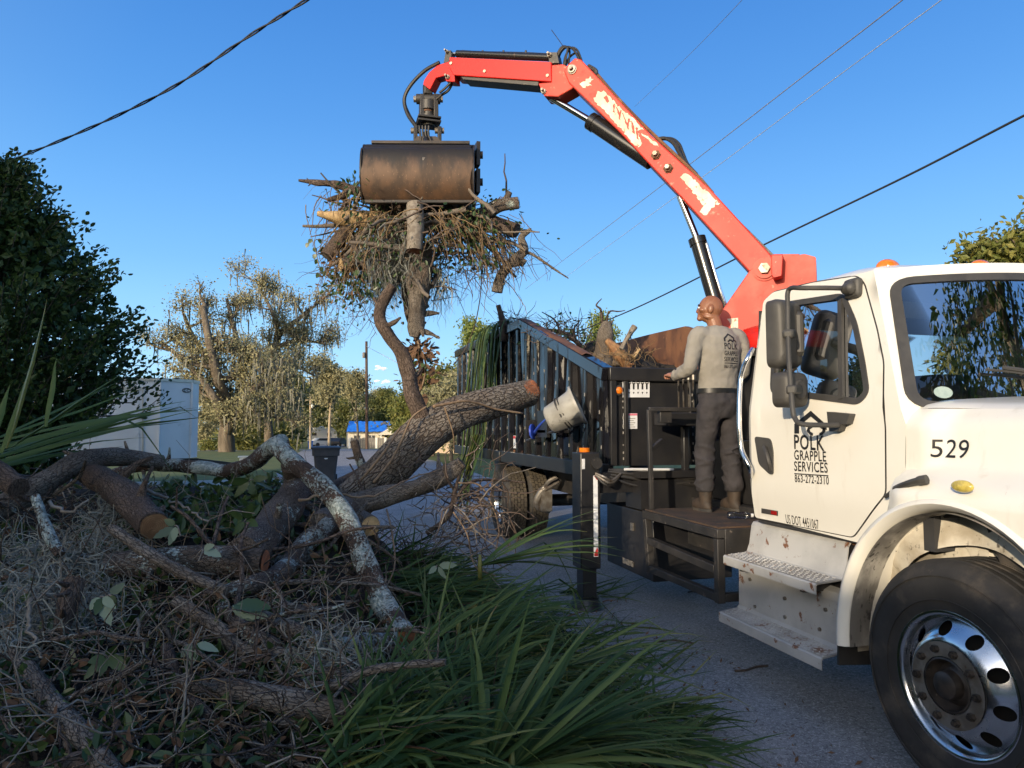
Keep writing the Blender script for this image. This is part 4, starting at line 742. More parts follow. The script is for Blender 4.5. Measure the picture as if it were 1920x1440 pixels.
# headlining and pillar trims darken the inside
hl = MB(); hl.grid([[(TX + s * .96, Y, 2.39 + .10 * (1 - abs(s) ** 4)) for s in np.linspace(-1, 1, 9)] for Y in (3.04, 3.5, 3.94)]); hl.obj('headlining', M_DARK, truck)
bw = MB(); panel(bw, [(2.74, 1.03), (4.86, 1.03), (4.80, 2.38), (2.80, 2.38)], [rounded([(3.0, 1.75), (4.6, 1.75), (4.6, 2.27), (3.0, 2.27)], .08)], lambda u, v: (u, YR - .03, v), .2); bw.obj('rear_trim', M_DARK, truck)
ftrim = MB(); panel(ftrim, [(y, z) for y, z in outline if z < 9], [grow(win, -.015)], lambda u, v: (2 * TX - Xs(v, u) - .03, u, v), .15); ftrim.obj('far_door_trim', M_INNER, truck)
# --- door
mb = MB(); panel(mb, door, [win], flank(-.004), .055)
dr = mb.obj('door', M_WHITE, truck, sharp=50)
dt = MB(); panel(dt, grow(door, -.02), [grow(win, .01)], flank(.045), .1); dt.obj('door_trim', M_DARK, dr)
def ring(poly, d0, d1, f, depth, name, m, parent):
    mb = MB(); panel(mb, grow(poly, d1), [grow(poly, d0)], f, .05, depth); return mb.obj(name, m, parent, sharp=50)
ring(win, -.022, .012, flank(-.010), (.02, 0, 0), 'window_seal', M_SEAL, dr)
g = MB(); panel(g, grow(win, -.01), [], flank(.006), .15); g.obj('window_glass', M_GLASS, dr)
a, b = side(1576, 560, -.006), side(1578, 748, -.006); d_ = MB(); d_.bar(a, b, .018, .03, (0, 1, 0)); d_.obj('window_divider', M_SEAL, dr)
fg = MB(); panel(fg, grow(win, -.01), [], lambda u, v: (2 * TX - Xs(v, u), u, v), .2); fg.obj('far_window_glass', M_GLASS, truck)
# door handle: dark scoop with a paddle
hp = [sideYZ(*p) for p in ((1417, 818), (1447, 822), (1452, 845), (1452, 890), (1445, 889), (1425, 870))]
hp = rounded(hp, .03); mb = MB(); panel(mb, hp, [], flank(-.012), .04, (.02, 0, 0)); h = mb.obj('handle_plate', M_PLASTIC, dr, sharp=40, bevel=.004)
mb = MB(); mb.tube(spline([side(1433, 838, -.02), side(1437, 850, -.045), side(1442, 868, -.045), side(1445, 882, -.02)], 5), .013, 8); mb.obj('door_handle', M_SEAL, dr)
# gap lines read as thin dark rebates
gl = MB(); L = grow(door, .003); gl.tube(np.array([flank(.006)(u, v) for u, v in np.vstack([L, L[:1]])]), .006, 6, caps=False); gl.obj('door_gap', M_SEAL, truck)
# red and grey side reflector, lettering
mb = MB(); rp = [sideYZ(*p) for p in ((1430, 953), (1460, 958), (1460, 967), (1430, 962))]; panel(mb, rp, [], flank(-.010), .05, (.008, 0, 0)); rf = mb.obj('side_reflector', M_SEAL, dr)
mb = MB(); rp = [sideYZ(*p) for p in ((1449, 957), (1459, 959), (1459, 966), (1449, 964))]; panel(mb, rp, [], flank(-.014), .05, (.004, 0, 0)); mb.obj('reflector_lens', M_REDLENS, rf)
def lettering(name, body, px, py, px2, h, m, parent, f, bold=.0, slope=None):
    """text on a surface (u along -Y, v up): from pixel px, py (left bottom) to px2 (right end)"""
    a = sideYZ(px, py); b = sideYZ(*px2); V, T = text_mesh(body, h, bold); Lw = math.hypot(b[0] - a[0], b[1] - a[1]); V[:, 0] *= Lw / V[:, 0].max()
    ux = ((b[0] - a[0]) / Lw, (b[1] - a[1]) / Lw); P = np.array([f(a[0] + ux[0] * x, a[1] + ux[1] * x + y) for x, y in V])
    mb = MB(); mb.add(P, None, T); return mb.obj(name, m, parent, smooth=False, fix=False)
Ft = flank(-.0065)
lettering('lettering', 'POLK', 1491, 842, (1548, 846), .087, M_INK, dr, Ft, .018)
lettering('lettering', 'GRAPPLE', 1491, 862, (1551, 866), .058, M_INK, dr, Ft, .014)
lettering('lettering', 'SERVICES', 1491, 883, (1554, 887), .058, M_INK, dr, Ft, .014)
lettering('lettering', '863-272-2310', 1492, 904, (1556, 909), .046, M_INK, dr, Ft, .012)
lettering('lettering', 'US DOT 4451067', 1476, 981, (1538, 993), .055, M_INK, dr, Ft, .004)
mb = MB(); a = sideYZ(1491, 887); b = sideYZ(1555, 891); panel(mb, [a, b, (b[0], b[1] - .006), (a[0], a[1] - .006)], [], Ft, .1); mb.obj('rule_line', M_INK, dr, fix=False)
# house-and-claw emblem above the lettering
def poly_mark(pts, name, m, parent, f, conv=sideYZ):
    mb = MB(); panel(mb, [conv(*p) for p in pts], [], f, .04); return mb.obj(name, m, parent, fix=False, smooth=False)
poly_mark([(1491, 813), (1491, 795), (1522, 770), (1552, 797), (1552, 806), (1545, 806), (1545, 800), (1522, 781), (1500, 799), (1500, 813)], 'emblem', M_INK, dr, Ft)
for cx, sgn in ((1521, -1), (1543, 1)):
    c = [(cx + sgn * -4, 796), (cx + sgn * 4, 800), (cx + sgn * 7, 808), (cx + sgn * 1, 815), (cx + sgn * -5, 817), (cx + sgn * -5, 812), (cx + sgn * 0, 809), (cx + sgn * 1, 805), (cx - sgn * 4, 802)]
    poly_mark(c, 'emblem', M_INK, dr, Ft)
# --- windscreen, seal, wiper, sticker
seal = MB(); panel(seal, grow(wso, .030), [grow(wso, -.016)], lambda s, t: ws(s, t, .012), .05, (0, .018, 0)); seal.obj('windscreen_seal', M_SEAL, truck, sharp=50)
g = MB(); panel(g, wso, [], lambda s, t: ws(s, t, .002), .055); wscr = g.obj('windscreen', M_WSGLASS, truck)
wp = MB(); wp.tube(np.array([ws(s, t, .03) for s, t in ((-.62, .315), (-.5, .30), (-.35, .275), (-.2, .25), (.0, .2))]), .007, 6); wp.tube(np.array([ws(s, t, .045) for s, t in ((-.55, .325), (-.35, .29), (-.1, .20), (.05, .10))]), .010, 6)
wp.obj('wiper', M_SEAL, truck)
st = MB(); stp = circ(-.815, .185, .04, .035, 24); panel(st, stp, [], lambda s, t: ws(s, t, .006), .05); st = st.obj('windscreen_sticker', M_STICKER, wscr, fix=False)
# --- inside: seats, dashboard, steering wheel
for x in (3.22, 4.38):
    mb = MB(); mb.box((x, 3.30, 1.42), (.5, .5, .14)); mb.box((x, 3.52, 1.80), (.48, .13, .72)); mb.box((x, 3.53, 2.14), (.30, .10, .16)); mb.box((x, 3.34, 1.2), (.4, .4, .3))
    mb.obj('seat', M_SEAT, truck, bevel=.05)
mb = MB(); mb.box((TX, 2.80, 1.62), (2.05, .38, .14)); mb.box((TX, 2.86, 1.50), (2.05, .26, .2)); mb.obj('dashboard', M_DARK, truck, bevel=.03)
mb = MB(); a = np.linspace(0, 2 * PI, 33); c = np.array([4.38, 3.02, 1.72]); e1 = np.array([1, 0, 0]); e2 = unit([0, .75, .65]); mb.tube(c + .22 * (np.cos(a)[:, None] * e1 + np.sin(a)[:, None] * e2), .014, 8, caps=False); mb.bar(c, c + np.array([0, -.22, -.2]), .05, .05); mb.obj('steering_wheel', M_DARK, truck)
# --- roof marker lights
for px, py in ((1665, 494), (1838, 495), (1898, 501)):
    p = onY(px, py, 3.06); mb = MB()
    mb.add([], []) if False else None
    th = np.linspace(0, PI / 2, 6); G = [[(p[0] + .075 * math.cos(q) * math.cos(f), p[1] + .04 * math.cos(q) * math.sin(f), p[2] - .026 + .05 * math.sin(q)) for f in np.linspace(0, 2 * PI, 19)] for q in th]
    mb.grid(G); mb.cyl((p[0], p[1], p[2] - .04), (p[0], p[1], p[2] - .022), .06, 16); mb.obj('marker_light', M_AMBER, truck)
# --- mirrors on a tube bracket
mo = .26                                             # how far the arms stand off the flank
arm = MB(); P = [side(1592, 541, -.02), side(1560, 540, -.14)] + [side(px, py, -mo) for px, py in ((1505, 540), (1484, 540), (1477, 549), (1477, 575), (1478, 640), (1481, 700), (1486, 765), (1490, 783), (1503, 795))] + [side(1545, 797, -.14), side(1572, 797, -.06)]
arm.tube(spline(P, 6), .0135, 10); ar = arm.obj('mirror_arm', M_SEAL, truck)
mb = MB(); c = side(1600, 541, -.02); mb.box(c, (.05, .11, .11)); c2 = side(1592, 541, -.05); mb.cyl(c2 + [0, -.04, 0], c2 + [0, .04, 0], .034, 12); mb.obj('mirror_bracket', M_PLASTIC, truck, bevel=.02)
mb = MB(); br = [sideYZ(*p) for p in ((1563, 772), (1606, 776), (1600, 796), (1590, 795), (1585, 809), (1568, 809), (1565, 792))]; panel(mb, br, [], flank(-.045), .06, (.045, 0, 0)); mb.obj('mirror_bracket', M_PLASTIC, truck, sharp=40, bevel=.006)
def mirror(cpx, cpy, w_, h_, name):
    """housing: rounded pillow whose back we see; glass on the far face"""
    c = side(cpx, cpy, -mo + .11); yaw = math.radians(18)
    ax = np.array([math.cos(yaw), math.sin(yaw), 0]) ; nb = np.array([math.sin(yaw), -math.cos(yaw), 0]); up = np.array([0, 0, 1.])
    out = rounded([(-w_ / 2, -h_ / 2), (w_ / 2, -h_ / 2), (w_ / 2, h_ / 2), (-w_ / 2, h_ / 2)], .05, 6); G = []
    for sc, d in ((1, -.045), (1.0, -.03), (1.02, 0), (.985, .030), (.93, .048), (.80, .060), (.4, .068), (0.01, .070)):
        G.append([c + ax * u * sc + up * v * (sc if sc > .5 else sc) + nb * d for u, v in np.vstack([out, out[:1]])])
    mb = MB(); mb.grid(G); o = mb.obj(name, M_PLASTIC, truck, sharp=60)
    mb = MB(); mb.add([c + ax * u * .96 + up * v * .96 - nb * .044 for u, v in out] + [c - nb * .044], None, [[i, (i + 1) % len(out), len(out)] for i in range(len(out))]); mb.obj('mirror_glass', M_ROD, o, smooth=False)
    return c, ax, nb, up
c, ax, nb, up = mirror(1470, 627, .215, .40, 'mirror'); cl = MB(); cl.bar(c + nb * .05, side(1478, 627, -mo) + np.array([-.012, -.012, 0]), .06, .05); cl.obj('mirror_clamp', M_PLASTIC, ar, bevel=.015)
rb = MB(); rb.tube(spline([c + nb * .062 + ax * .05 + up * q for q in (-.13, 0, .13)], 6), [.012] + [.03] * 11 + [.012], 10); rb.obj('mirror_boss', M_PLASTIC, ar)
c, ax, nb, up = mirror(1481, 731, .20, .20, 'mirror'); cl = MB(); cl.bar(c + nb * .05, side(1484, 731, -mo) + np.array([-.012, -.012, 0]), .055, .05); cl.cyl(c + nb * .04, c + nb * .075, .06, 16); cl.obj('mirror_clamp', M_PLASTIC, ar, bevel=.012)
# --- grab rail behind the door
gr = MB(); P = [side(px, py, off) for px, py, off in ((1411, 655, -.01), (1404, 668, -.06), (1394, 690, -.075), (1388, 720, -.075), (1386, 790, -.075), (1390, 840, -.075), (1400, 865, -.07), (1407, 880, -.05), (1408, 893, -.01))]
gr.tube(spline(P, 6), .017, 12); gr.obj('grab_rail', M_ROD, truck)
# --- hood and fender: one skin; arch round the wheel
WY, WZ, WX = 2.40, .52, 2.60
def XH(u, v):
    x = 2.575 + .04 * sst(1.30, 1.36, v) + .105 * sst(1.35, 1.43, v) + .03 * sst(1.41, 1.60, v) + .10 * sst(1.60, 1.72, v)
    k = sst(2.50, 2.60, u) * sst(1.36, 1.42, v) + sst(2.62, 2.90, u) * (1 - sst(1.36, 1.42, v))
    x += (2.703 + .10 * sst(1.62, 1.73, v) - x) * k
    x -= .012 * math.exp(-((v - 1.385) / .03) ** 2) * (1 - sst(2.5, 2.7, u))
    return x
def zhood(u): return 1.70 - .045 * max(0, 2.7 - u) - .05 * max(0, 1.9 - u)
arch = [(WY + .655 * math.cos(q), WZ + .76 * math.sin(q)) for q in np.linspace(math.radians(36), math.radians(150), 26)]
arch = [(WY - (y - WY), z) for y, z in arch][::-1]
seamP = [(2.965, 1.045), (2.735, 1.255), (2.712, 1.40), (2.705, 1.55), (2.712, 1.67)]
hout = [(y, z) for y, z in arch]                      # from the rear of the arch (high Y) to the front
hout = sorted(hout, key=lambda p: -p[0]) if False else hout
if hout[0][0] < hout[-1][0]: hout = hout[::-1]
hout = hout + [(1.25, .95), (1.25, zhood(1.25))] + [(u, zhood(u)) for u in (1.6, 2.0, 2.4)] + [(2.712, 1.695)] + seamP[::-1][1:-1] + [(2.945, 1.03)]
mb = MB(); panel(mb, hout, [], lambda u, v: (XH(u, v), u, v), .035)
G = []
for u in np.linspace(1.25, 2.712, 14):
    x0 = XH(u, zhood(u)); z0 = zhood(u) if u < 2.7 else 1.695
    G.append([(x0, u, z0)] + [(x0 + dx, u - .0 * dx, z0 + dz) for dx, dz in ((.03, .018), (.08, .030), (.2, .045), (.5, .06), (TX - x0, .075))] + [(2 * TX - x0 - dx, u, z0 + dz) for dx, dz in ((.5, .06), (.2, .045), (.08, .03), (.03, .018), (0, 0))])
mb.grid(G)
panel(mb, hout, [], lambda u, v: (2 * TX - XH(u, v), u, v), .08)
hood = mb.obj('hood', M_WHITE, truck, sharp=50)
cowl = MB(); cowl.grid([[(TX + s * .93, ws(s, .04)[1] - .05, 1.735 - .02 * abs(s)) for s in np.linspace(-1, 1, 11)], [(TX + s * .95, ws(s, .1)[1] + .03, 1.70) for s in np.linspace(-1, 1, 11)]]); cowl.obj('cowl', M_SEAL, truck)
nose = MB(); nose.grid([[(TX + s * (1.225 if z < 1.3 else 1.07), 1.25 - .10 * (1 - s * s) + (.06 if z > 1.6 else 0), z) for s in np.linspace(-1, 1, 13)] for z in (.55, .95, 1.28, 1.45, 1.60, 1.66)]); nose.obj('hood_front', M_WHITE, truck, sharp=60); gri = MB()
for z in np.linspace(.85, 1.42, 8): gri.box((TX, 1.12, z), (1.1, .03, .035))
gri.box((TX, 1.135, 1.13), (1.16, .02, .66)); gri.obj('grille', M_CHROME, truck); bmp = MB(); bmp.box((TX, 1.08, .55), (2.4, .25, .35)); bmp.obj('bumper', M_CHROME, truck, bevel=.04)
# flared lip following the arch down to the mud flap
def lipc(q, a, b): return WY - a * math.cos(q), WZ + b * math.sin(q)
qs = np.linspace(math.radians(-2), math.radians(40), 10).tolist() + np.linspace(math.radians(44), math.radians(150), 26).tolist()
lip = MB(); G = []
for q in qs:
    row = []
    qq = PI - q
    for a, b, x in ((.595, .715, 2.86), (.60, .72, 2.63), (.615, .735, 2.585), (.64, .755, 2.565), (.662, .775, 2.572), (.675, .785, 2.60), (.68, .79, 2.70)):
        row.append((x, WY + a * math.cos(q), WZ + b * math.sin(q)))
    G.append(row)
lip.grid(G); lip.obj('fender_lip', M_WHITE, truck, sharp=60)
li = MB(); li.grid([[(x, WY + .598 * math.cos(q), WZ + .715 * math.sin(q)) for x in (2.60, 2.66, 2.74)] for q in qs]); li.obj('fender_lip_liner', M_FENDER_IN, truck)
wl = MB(); G = [[(x, WY + (.66 + .05 * sst(2.75, 3.1, x)) * math.cos(q), WZ + (.735 + .02 * math.sin(3 * q)) * math.sin(q)) for x in (2.70, 2.80, 2.95, 3.10, 3.2)] for q in np.linspace(-.1, PI + .1, 36)]; wl.grid(G)
wl.obj('wheel_well', M_WHITE_DIRTY, truck, sharp=50)
iw = MB(); panel(iw, [(1.7, .75), (3.02, .75), (3.02, 1.3), (1.7, 1.3)], [], lambda u, v: (2.93 + .03 * math.sin(u * 9) + .05 * math.sin(v * 11), u, v), .05)
rngo = [(WY + .665 * math.cos(q), WZ + .742 * math.sin(q)) for q in np.linspace(-.1, PI + .1, 40)]; rngi = [(WY + .545 * math.cos(q), WZ + .565 * math.sin(q)) for q in np.linspace(PI + .1, -.1, 40)]
panel(iw, rngo + rngi, [], lambda u, v: (2.775 + .02 * math.sin(u * 11) + .015 * math.sin(v * 17), u, v), .05); iw.obj('inner_fender', M_WHITE_DIRTY, truck)
fl = MB(); fl.add([(2.59, WY + .66, .60), (2.86, WY + .66, .60), (2.86, WY + .68, .36), (2.60, WY + .68, .38), (2.59, WY + .672, .60), (2.86, WY + .672, .60), (2.86, WY + .692, .36), (2.60, WY + .692, .38)], [[0, 1, 2, 3], [7, 6, 5, 4], [0, 4, 5, 1], [1, 5, 6, 2], [2, 6, 7, 3], [3, 7, 4, 0]]); fl.obj('mud_flap', M_RUBBER, truck)
for P in ([(2.9, 2.72, 1.14), (2.85, 2.5, 1.20), (2.82, 2.30, 1.17), (2.85, 2.0, 1.2)], [(2.9, 2.8, 1.06), (2.8, 2.62, 1.18), (2.78, 2.44, 1.21), (2.8, 2.15, 1.23)]):
    mb = MB(); mb.tube(spline(P, 6), .008, 6); mb.obj('cable', M_HOSE, truck)
mb = MB(); mb.add([onX(px, py, X) for px, py, X in ((1795, 1000, 2.84), (1850, 975, 2.84), (1855, 1052, 2.86), (1830, 1058, 2.86))], [[0, 1, 2, 3]]); mb.obj('splash_plate', M_WHITE_DIRTY, truck)
mb = MB(); panel(mb, [(1848, 985), (1880, 985), (1935, 1075), (1880, 1068)], [], lambda u, v: onX(u, v, 2.80), 20, (.02, 0, 0)); mb.obj('splash_flap', M_RUBBER, truck)
# hood latch, side lamp, fleet number
mb = MB(); P = [onX(px, py, 2.56 + o_) for px, py, o_ in ((1661, 931, .10), (1680, 917, .06), (1700, 908, .04), (1720, 902, .03), (1738, 899, .04))]; mb.tube(spline(P, 4), [.010] * 4 + [.017] * 9 + [.022] * 4, 8); mb.obj('hood_latch', M_PLASTIC, truck)
p = onX(1805, 912, 2.565); mb = MB(); G = [[(p[0] - .022 * math.sin(q), p[1] + .052 * math.cos(q) * math.cos(f), p[2] + .026 * math.cos(q) * math.sin(f)) for f in np.linspace(0, 2 * PI, 21)] for q in np.linspace(0, PI / 2, 6)]; mb.grid(G); mb.obj('side_lamp', M_YLENS, truck)
V, T = text_mesh('529', .082, 0); a = onX(1750, 857, 2.72); b = onX(1813, 859, 2.72); V[:, 0] *= abs(a[1] - b[1]) / V[:, 0].max()
mb = MB(); mb.add([(XH(a[1] - x, a[2] + y) - .004, a[1] - x, a[2] + y) for x, y in V], None, T); mb.obj('fleet_number', M_INK, hood, smooth=False, fix=False)
# --- wheels
def wheel(name, c, sgn=-1, drive=False, wide=.28):
    """c: centre of the outer tyre face; opens towards sgn along X"""
    ax = np.array([sgn, 0, 0.]); c = np.array(c, float); R = .515; w_ = wide
    root = None
    tp = [(.292, -.02), (.30, 0.0), (.36, .012), (.42, .014), (.462, .004), (.488, -.018), (.502, -.034), (.510, -.050)]
    x = -.050
    tread = []
    for k in range(5):
        tread += [(R - .004, x), (R, x - .004), (R, x - .036), (R - .003, x - .040)]
        x -= .040
        if k < 4: tread += [(R - .014, x - .001), (R - .014, x - .007)]; x -= .008
    prof = tp + tread + [(.49, -w_ + .02), (.462, -w_ + .004), (.40, -w_ - .012), (.30, -w_)]
    mb = MB(); mb.lathe(prof, c, ax, 72); ty = mb.obj(name, M_RUBBER, truck, sharp=40)
    if drive:       # tread blocks
        tb = MB()
        for k in range(5):
            xx = -.070 - k * .048
            for i in range(46):
                q = 2 * PI * (i + .5 * (k % 2)) / 46; e = np.array([0, math.cos(q), math.sin(q)]); tq = np.array([0, -math.sin(q), math.cos(q)])
                tb.box(c + ax * xx + e * (R + .002), (.040, .058, .016), np.array([ax, tq, e]).T)
        tb.obj('tread_blocks', M_TREADRUB, ty)
    # raised bead ring on the sidewall
    for r in (.345, .445):
        mb = MB(); a = np.linspace(0, 2 * PI, 73); mb.tube(np.stack([np.full(73, c[0] + sgn * .013), c[1] + r * np.cos(a), c[2] + r * np.sin(a)], 1), .003, 5, caps=False); mb.obj('sidewall_ring', M_RUBBER, ty)
    return ty
def rimdisc(c, ty, sgn=-1, deep=False, m=None):
    c = np.array(c, float); m = m or M_CHROME
    holes = [circ(.226 * math.cos(q), .226 * math.sin(q), .030, .030, 16) for q in np.linspace(0, 2 * PI, 11)[:-1] + .16]
    def f(u, v):
        r = math.hypot(u, v)
        d = (.030 - .075 * sst(.17, .29, r)) if not deep else (-.13 + .06 * sst(.16, .28, r) - .0)
        return (c[0] + sgn * d, c[1] + u, c[2] + v)
    mb = MB(); panel(mb, circ(0, 0, .270, n=64), [circ(0, 0, .105, n=36)] + holes, f, .016)
    rim = mb.obj('rim', m, ty, sharp=60)
    bk = MB(); bk.lathe([(.27, -.10), (.0, -.10)], c, (sgn, 0, 0), 24); bk.obj('brake_drum', M_GROOVE, ty)
    fg = MB(); fg.lathe([(.262, -.062), (.268, -.04), (.272, -.018), (.282, -.004), (.296, .002), (.304, -.002), (.304, -.02)], c, (sgn, 0, 0), 64); fg.obj('rim_flange', m, ty, sharp=60)
    d0 = .030 if not deep else -.13
    for q in np.linspace(0, 2 * PI, 11)[:-1]:
        p = c + np.array([sgn * d0, .145 * math.cos(q), .145 * math.sin(q)]); mb = MB(); mb.cyl(p, p + [sgn * .024, 0, 0], .0165, 6); mb.cyl(p + [sgn * .024, 0, 0], p + [sgn * .034, 0, 0], .009, 8); mb.obj('lug_nut', M_HUB, ty)
    hb = MB(); hb.lathe([(.112, d0 + .006), (.104, d0 + .010), (.098, d0 - .02), (.085, d0 - .035), (.06, d0 - .02), (.055, d0 + .02), (.03, d0 + .035), (.0, d0 + .036)], c, (sgn, 0, 0), 32); hb.obj('hub', M_HUB, ty)
    dr_ = MB(); dr_.lathe([(.175, d0 + .0065), (.115, d0 + .0065)], c, (sgn, 0, 0), 40); dr_.obj('hub_face', M_STEEL, ty)
fw = wheel('front_wheel', (WX, WY, WZ)); rimdisc((WX, WY, WZ), fw)
fw2 = wheel('front_wheel', (2 * TX - WX, WY, WZ), 1)
RY = 10.0
rw = wheel('rear_wheel', (2.56, RY, WZ), -1, True); rimdisc((2.56, RY, WZ), rw, -1, True)
rw2 = wheel('rear_wheel', (2.56 + .33, RY, WZ), -1, True)
rw3 = wheel('rear_wheel', (2 * TX - 2.56, RY, WZ), 1)
# --- steps under the door
s1 = MB(); U = [(2.84, .985), (2.80, .98), (2.785, .96), (2.765, .84), (2.745, .79), (2.735, .782), (2.575, .770), (2.567, .762), (2.567, .715)]
def sweep(prof, y0, y1, mb):
    mb.grid([[(x, y, z) for x, z in prof] for y in (y0, y1)]); mb.grid([[(x + .006, y, z - .006) for x, z in prof] for y in (y0, y1)])
y0, y1 = 3.20, 4.08
sweep(U, y0, y1, s1); up_ = s1.obj('upper_step', M_STEP, truck, sharp=25, fix=False)
t_ = MB(); t_.add([(2.578, y0 + .01, .7735), (2.578, y1 - .01, .7735), (2.730, y1 - .01, .7845), (2.730, y0 + .01, .7845)], [[0, 1, 2, 3]]); tp_ = t_.obj('tread_plate', M_TREAD, up_)
hl_ = MB()
for i in range(22):
    for j in range(6):
        cx, cy = 2.588 + j * .026, y0 + .02 + i * .039 + (j % 2) * .018
        hl_.box((cx, cy, .7760 + (cx - 2.578) * .072), (.007, .017, .004), np.array(Matrix.Rotation(math.radians(35 if (i + j) % 2 else -35), 3, 'Z')))
o = hl_.obj('raised_grip', M_STEP, tp_); props(o, kind='stuff')
s2 = MB(); L2 = [(2.78, .72), (2.735, .70), (2.715, .66), (2.71, .43), (2.695, .412), (2.565, .394), (2.557, .387), (2.557, .335)]
sweep(L2, 3.16, 4.13, s2); s2.add([(2.78, 4.13, .72), (2.715, 4.13, .68), (2.71, 4.13, .40), (2.95, 4.13, .40), (2.95, 4.13, .72)], None, [[0, 1, 2], [0, 2, 3], [0, 3, 4]]); lo_ = s2.obj('lower_step', M_STEP, truck, sharp=25, fix=False)
t_ = MB(); t_.add([(2.567, 3.17, .398), (2.567, 4.12, .398), (2.69, 4.12, .4145), (2.69, 3.17, .4145)], [[0, 1, 2, 3]]); tp_ = t_.obj('tread_plate', M_TREAD, lo_)
hl_ = MB()
for i in range(25):
    for j in range(5): hl_.box((2.578 + j * .025, 3.17 + i * .038 + (j % 2) * .018, .4005 + j * .0033), (.007, .017, .004), np.array(Matrix.Rotation(math.radians(35 if (i + j) % 2 else -35), 3, 'Z')))
o = hl_.obj('raised_grip', M_STEP, tp_); props(o, kind='stuff')
for y, z in ((3.2, .60), (3.55, .58), (3.9, .62), (3.25, .48), (3.85, .46), (3.55, .47)):
    mb = MB(); mb.cyl((2.716, y + .1, z), (2.702, y + .1, z), .011, 8); mb.obj('bolt', M_STEEL, lo_)
for y in (3.24, 3.82): mb = MB(); mb.bx(2.60, 2.80, y + .1, y + .13, .69, .765); mb.obj('step_bracket', M_FRAME, up_)
mb = MB(); mb.bx(2.83, 3.1, 3.12, 4.1, .42, .96); mb.obj('fuel_tank', M_BLACK, truck)
mb = MB(); mb.bx(2.84, 2.88, 3.0, 3.82, .93, 1.03); mb.obj('cab_sill', M_RUST, truck)
# --- chassis
mb = MB(); mb.bx(3.25, 3.35, 1.5, 13.0, .72, .98); mb.bx(4.25, 4.35, 1.5, 13.0, .72, .98); mb.cyl((2.7, RY, WZ), (4.9, RY, WZ), .09, 12); mb.cyl((2.7, WY, WZ), (4.9, WY, WZ), .07, 12); mb.obj('chassis', M_FRAME, truck)
mb = MB(); mb.box((3.3, 2.4, .95), (.5, .8, .5)); mb.box((TX, 2.3, 1.15), (.9, 1.2, .8)); mb.obj('engine', M_FRAME, truck)
mb = MB(); mb.tube(spline([(3.15, 9.0, .9), (2.95, 9.1, .75), (2.9, 9.2, .55), (3.1, 9.3, .45)], 6), .05, 10); mb.tube(spline([(3.1, 8.9, .95), (2.98, 9.0, .85), (3.0, 9.3, .6)], 6), .03, 8); mb.box((3.0, 9.15, .62), (.14, .2, .3)); mb.obj('suspension', M_STEEL, truck)
# --- dump body: ribbed flanks that ramp up to the rear
BX0, BX1, BY0, BY1, BZ = 2.60, 5.0, 6.0, 13.4, 1.25
def ztop(y): return 2.165 + (3.06 - 2.165) * np.clip((y - BY0) / 2.85, 0, 1) + .06 * np.clip((y - 8.85) / 4.5, 0, 1)
bout = [(BY0, BZ), (BY1, BZ), (BY1, ztop(BY1)), (8.85, ztop(8.85)), (BY0, ztop(BY0))]
def dent(u, v): return .014 * math.sin(u * 2.1 + 1.2 * math.sin(v * 1.7)) + .008 * math.sin(u * 5.3 + v * 2.2)
mb = MB(); panel(mb, bout, [], lambda u, v: (BX0 + dent(u, v), u, v), .12); body = mb.obj('dump_body', M_BODY, truck, sharp=30)
mb = MB(); panel(mb, bout, [], lambda u, v: (BX0 + .05 + dent(u, v), u, v), .2); mb.obj('inner_wall', M_RUST, body)
mb = MB(); panel(mb, bout, [], lambda u, v: (BX1 + .03 * math.sin(u * 1.7) * sst(2.2, 3, v), u, v), .15, (.06, 0, 0)); mb.obj('far_wall', M_RUST, body)
mb = MB(); panel(mb, [(BX0 + .004, BZ), (BX1, BZ), (BX1, 2.15), (BX0 + .004, 2.15)], [], lambda u, v: (u, BY0 + .004 * math.sin(u * 7), v), .12, (0, .05, 0)); fwall = mb.obj('front_wall', M_BLACK, body)
mb = MB(); mb.bx(BX0, BX1, BY1 - .05, BY1 - .01, BZ, 3.1); mb.obj('tailgate', M_BLACK, body)
mb = MB(); mb.bx(BX0 + .01, BX1, BY0 + .06, BY1 - .06, BZ, BZ + .05); mb.obj('body_floor', M_RUST, body)
# ribs
ys = [6.10, 6.52, 6.94, 7.36, 7.78, 8.20, 8.62, 9.04, 9.46, 9.88, 10.30, 10.72, 11.14, 11.56, 11.98, 12.40, 12.82, 13.24]
for i, y in enumerate(ys):
    z1 = min(ztop(y - .09), ztop(y + .09)) - .10; mb = MB(); hw = .075
    P = lambda v: [(BX0 + .02, y + hw + .02, v), (BX0 - .035, y + hw - .01, v), (BX0 - .045 + .004 * math.sin(v * 3 + i), y + .03, v), (BX0 - .045 + .004 * math.sin(v * 4 + i), y - .03, v), (BX0 - .035, y - hw + .01, v), (BX0 + .02, y - hw - .02, v)]
    mb.grid([P(v) for v in np.linspace(BZ, z1, 7)]); mb.add(P(z1 - .0001) , None, [[0, 1, 2], [0, 2, 3], [0, 3, 4], [0, 4, 5]])
    mb.obj('rib', M_BODY, body, sharp=25)
# weld beads and rivets down the ribs
wb = MB()
for y in ys:
    for k in range(int((ztop(y) - BZ - .3) / .17)):
        z = BZ + .18 + k * .17 + random.uniform(-.02, .02); wb.box((BX0 - .049, y + random.choice((-.02, .0, .02)), z), (.006, .012, .035))
o = wb.obj('weld_bead', mat('bare_weld', (.30, .28, .25), rough=.5), body); props(o, kind='stuff')
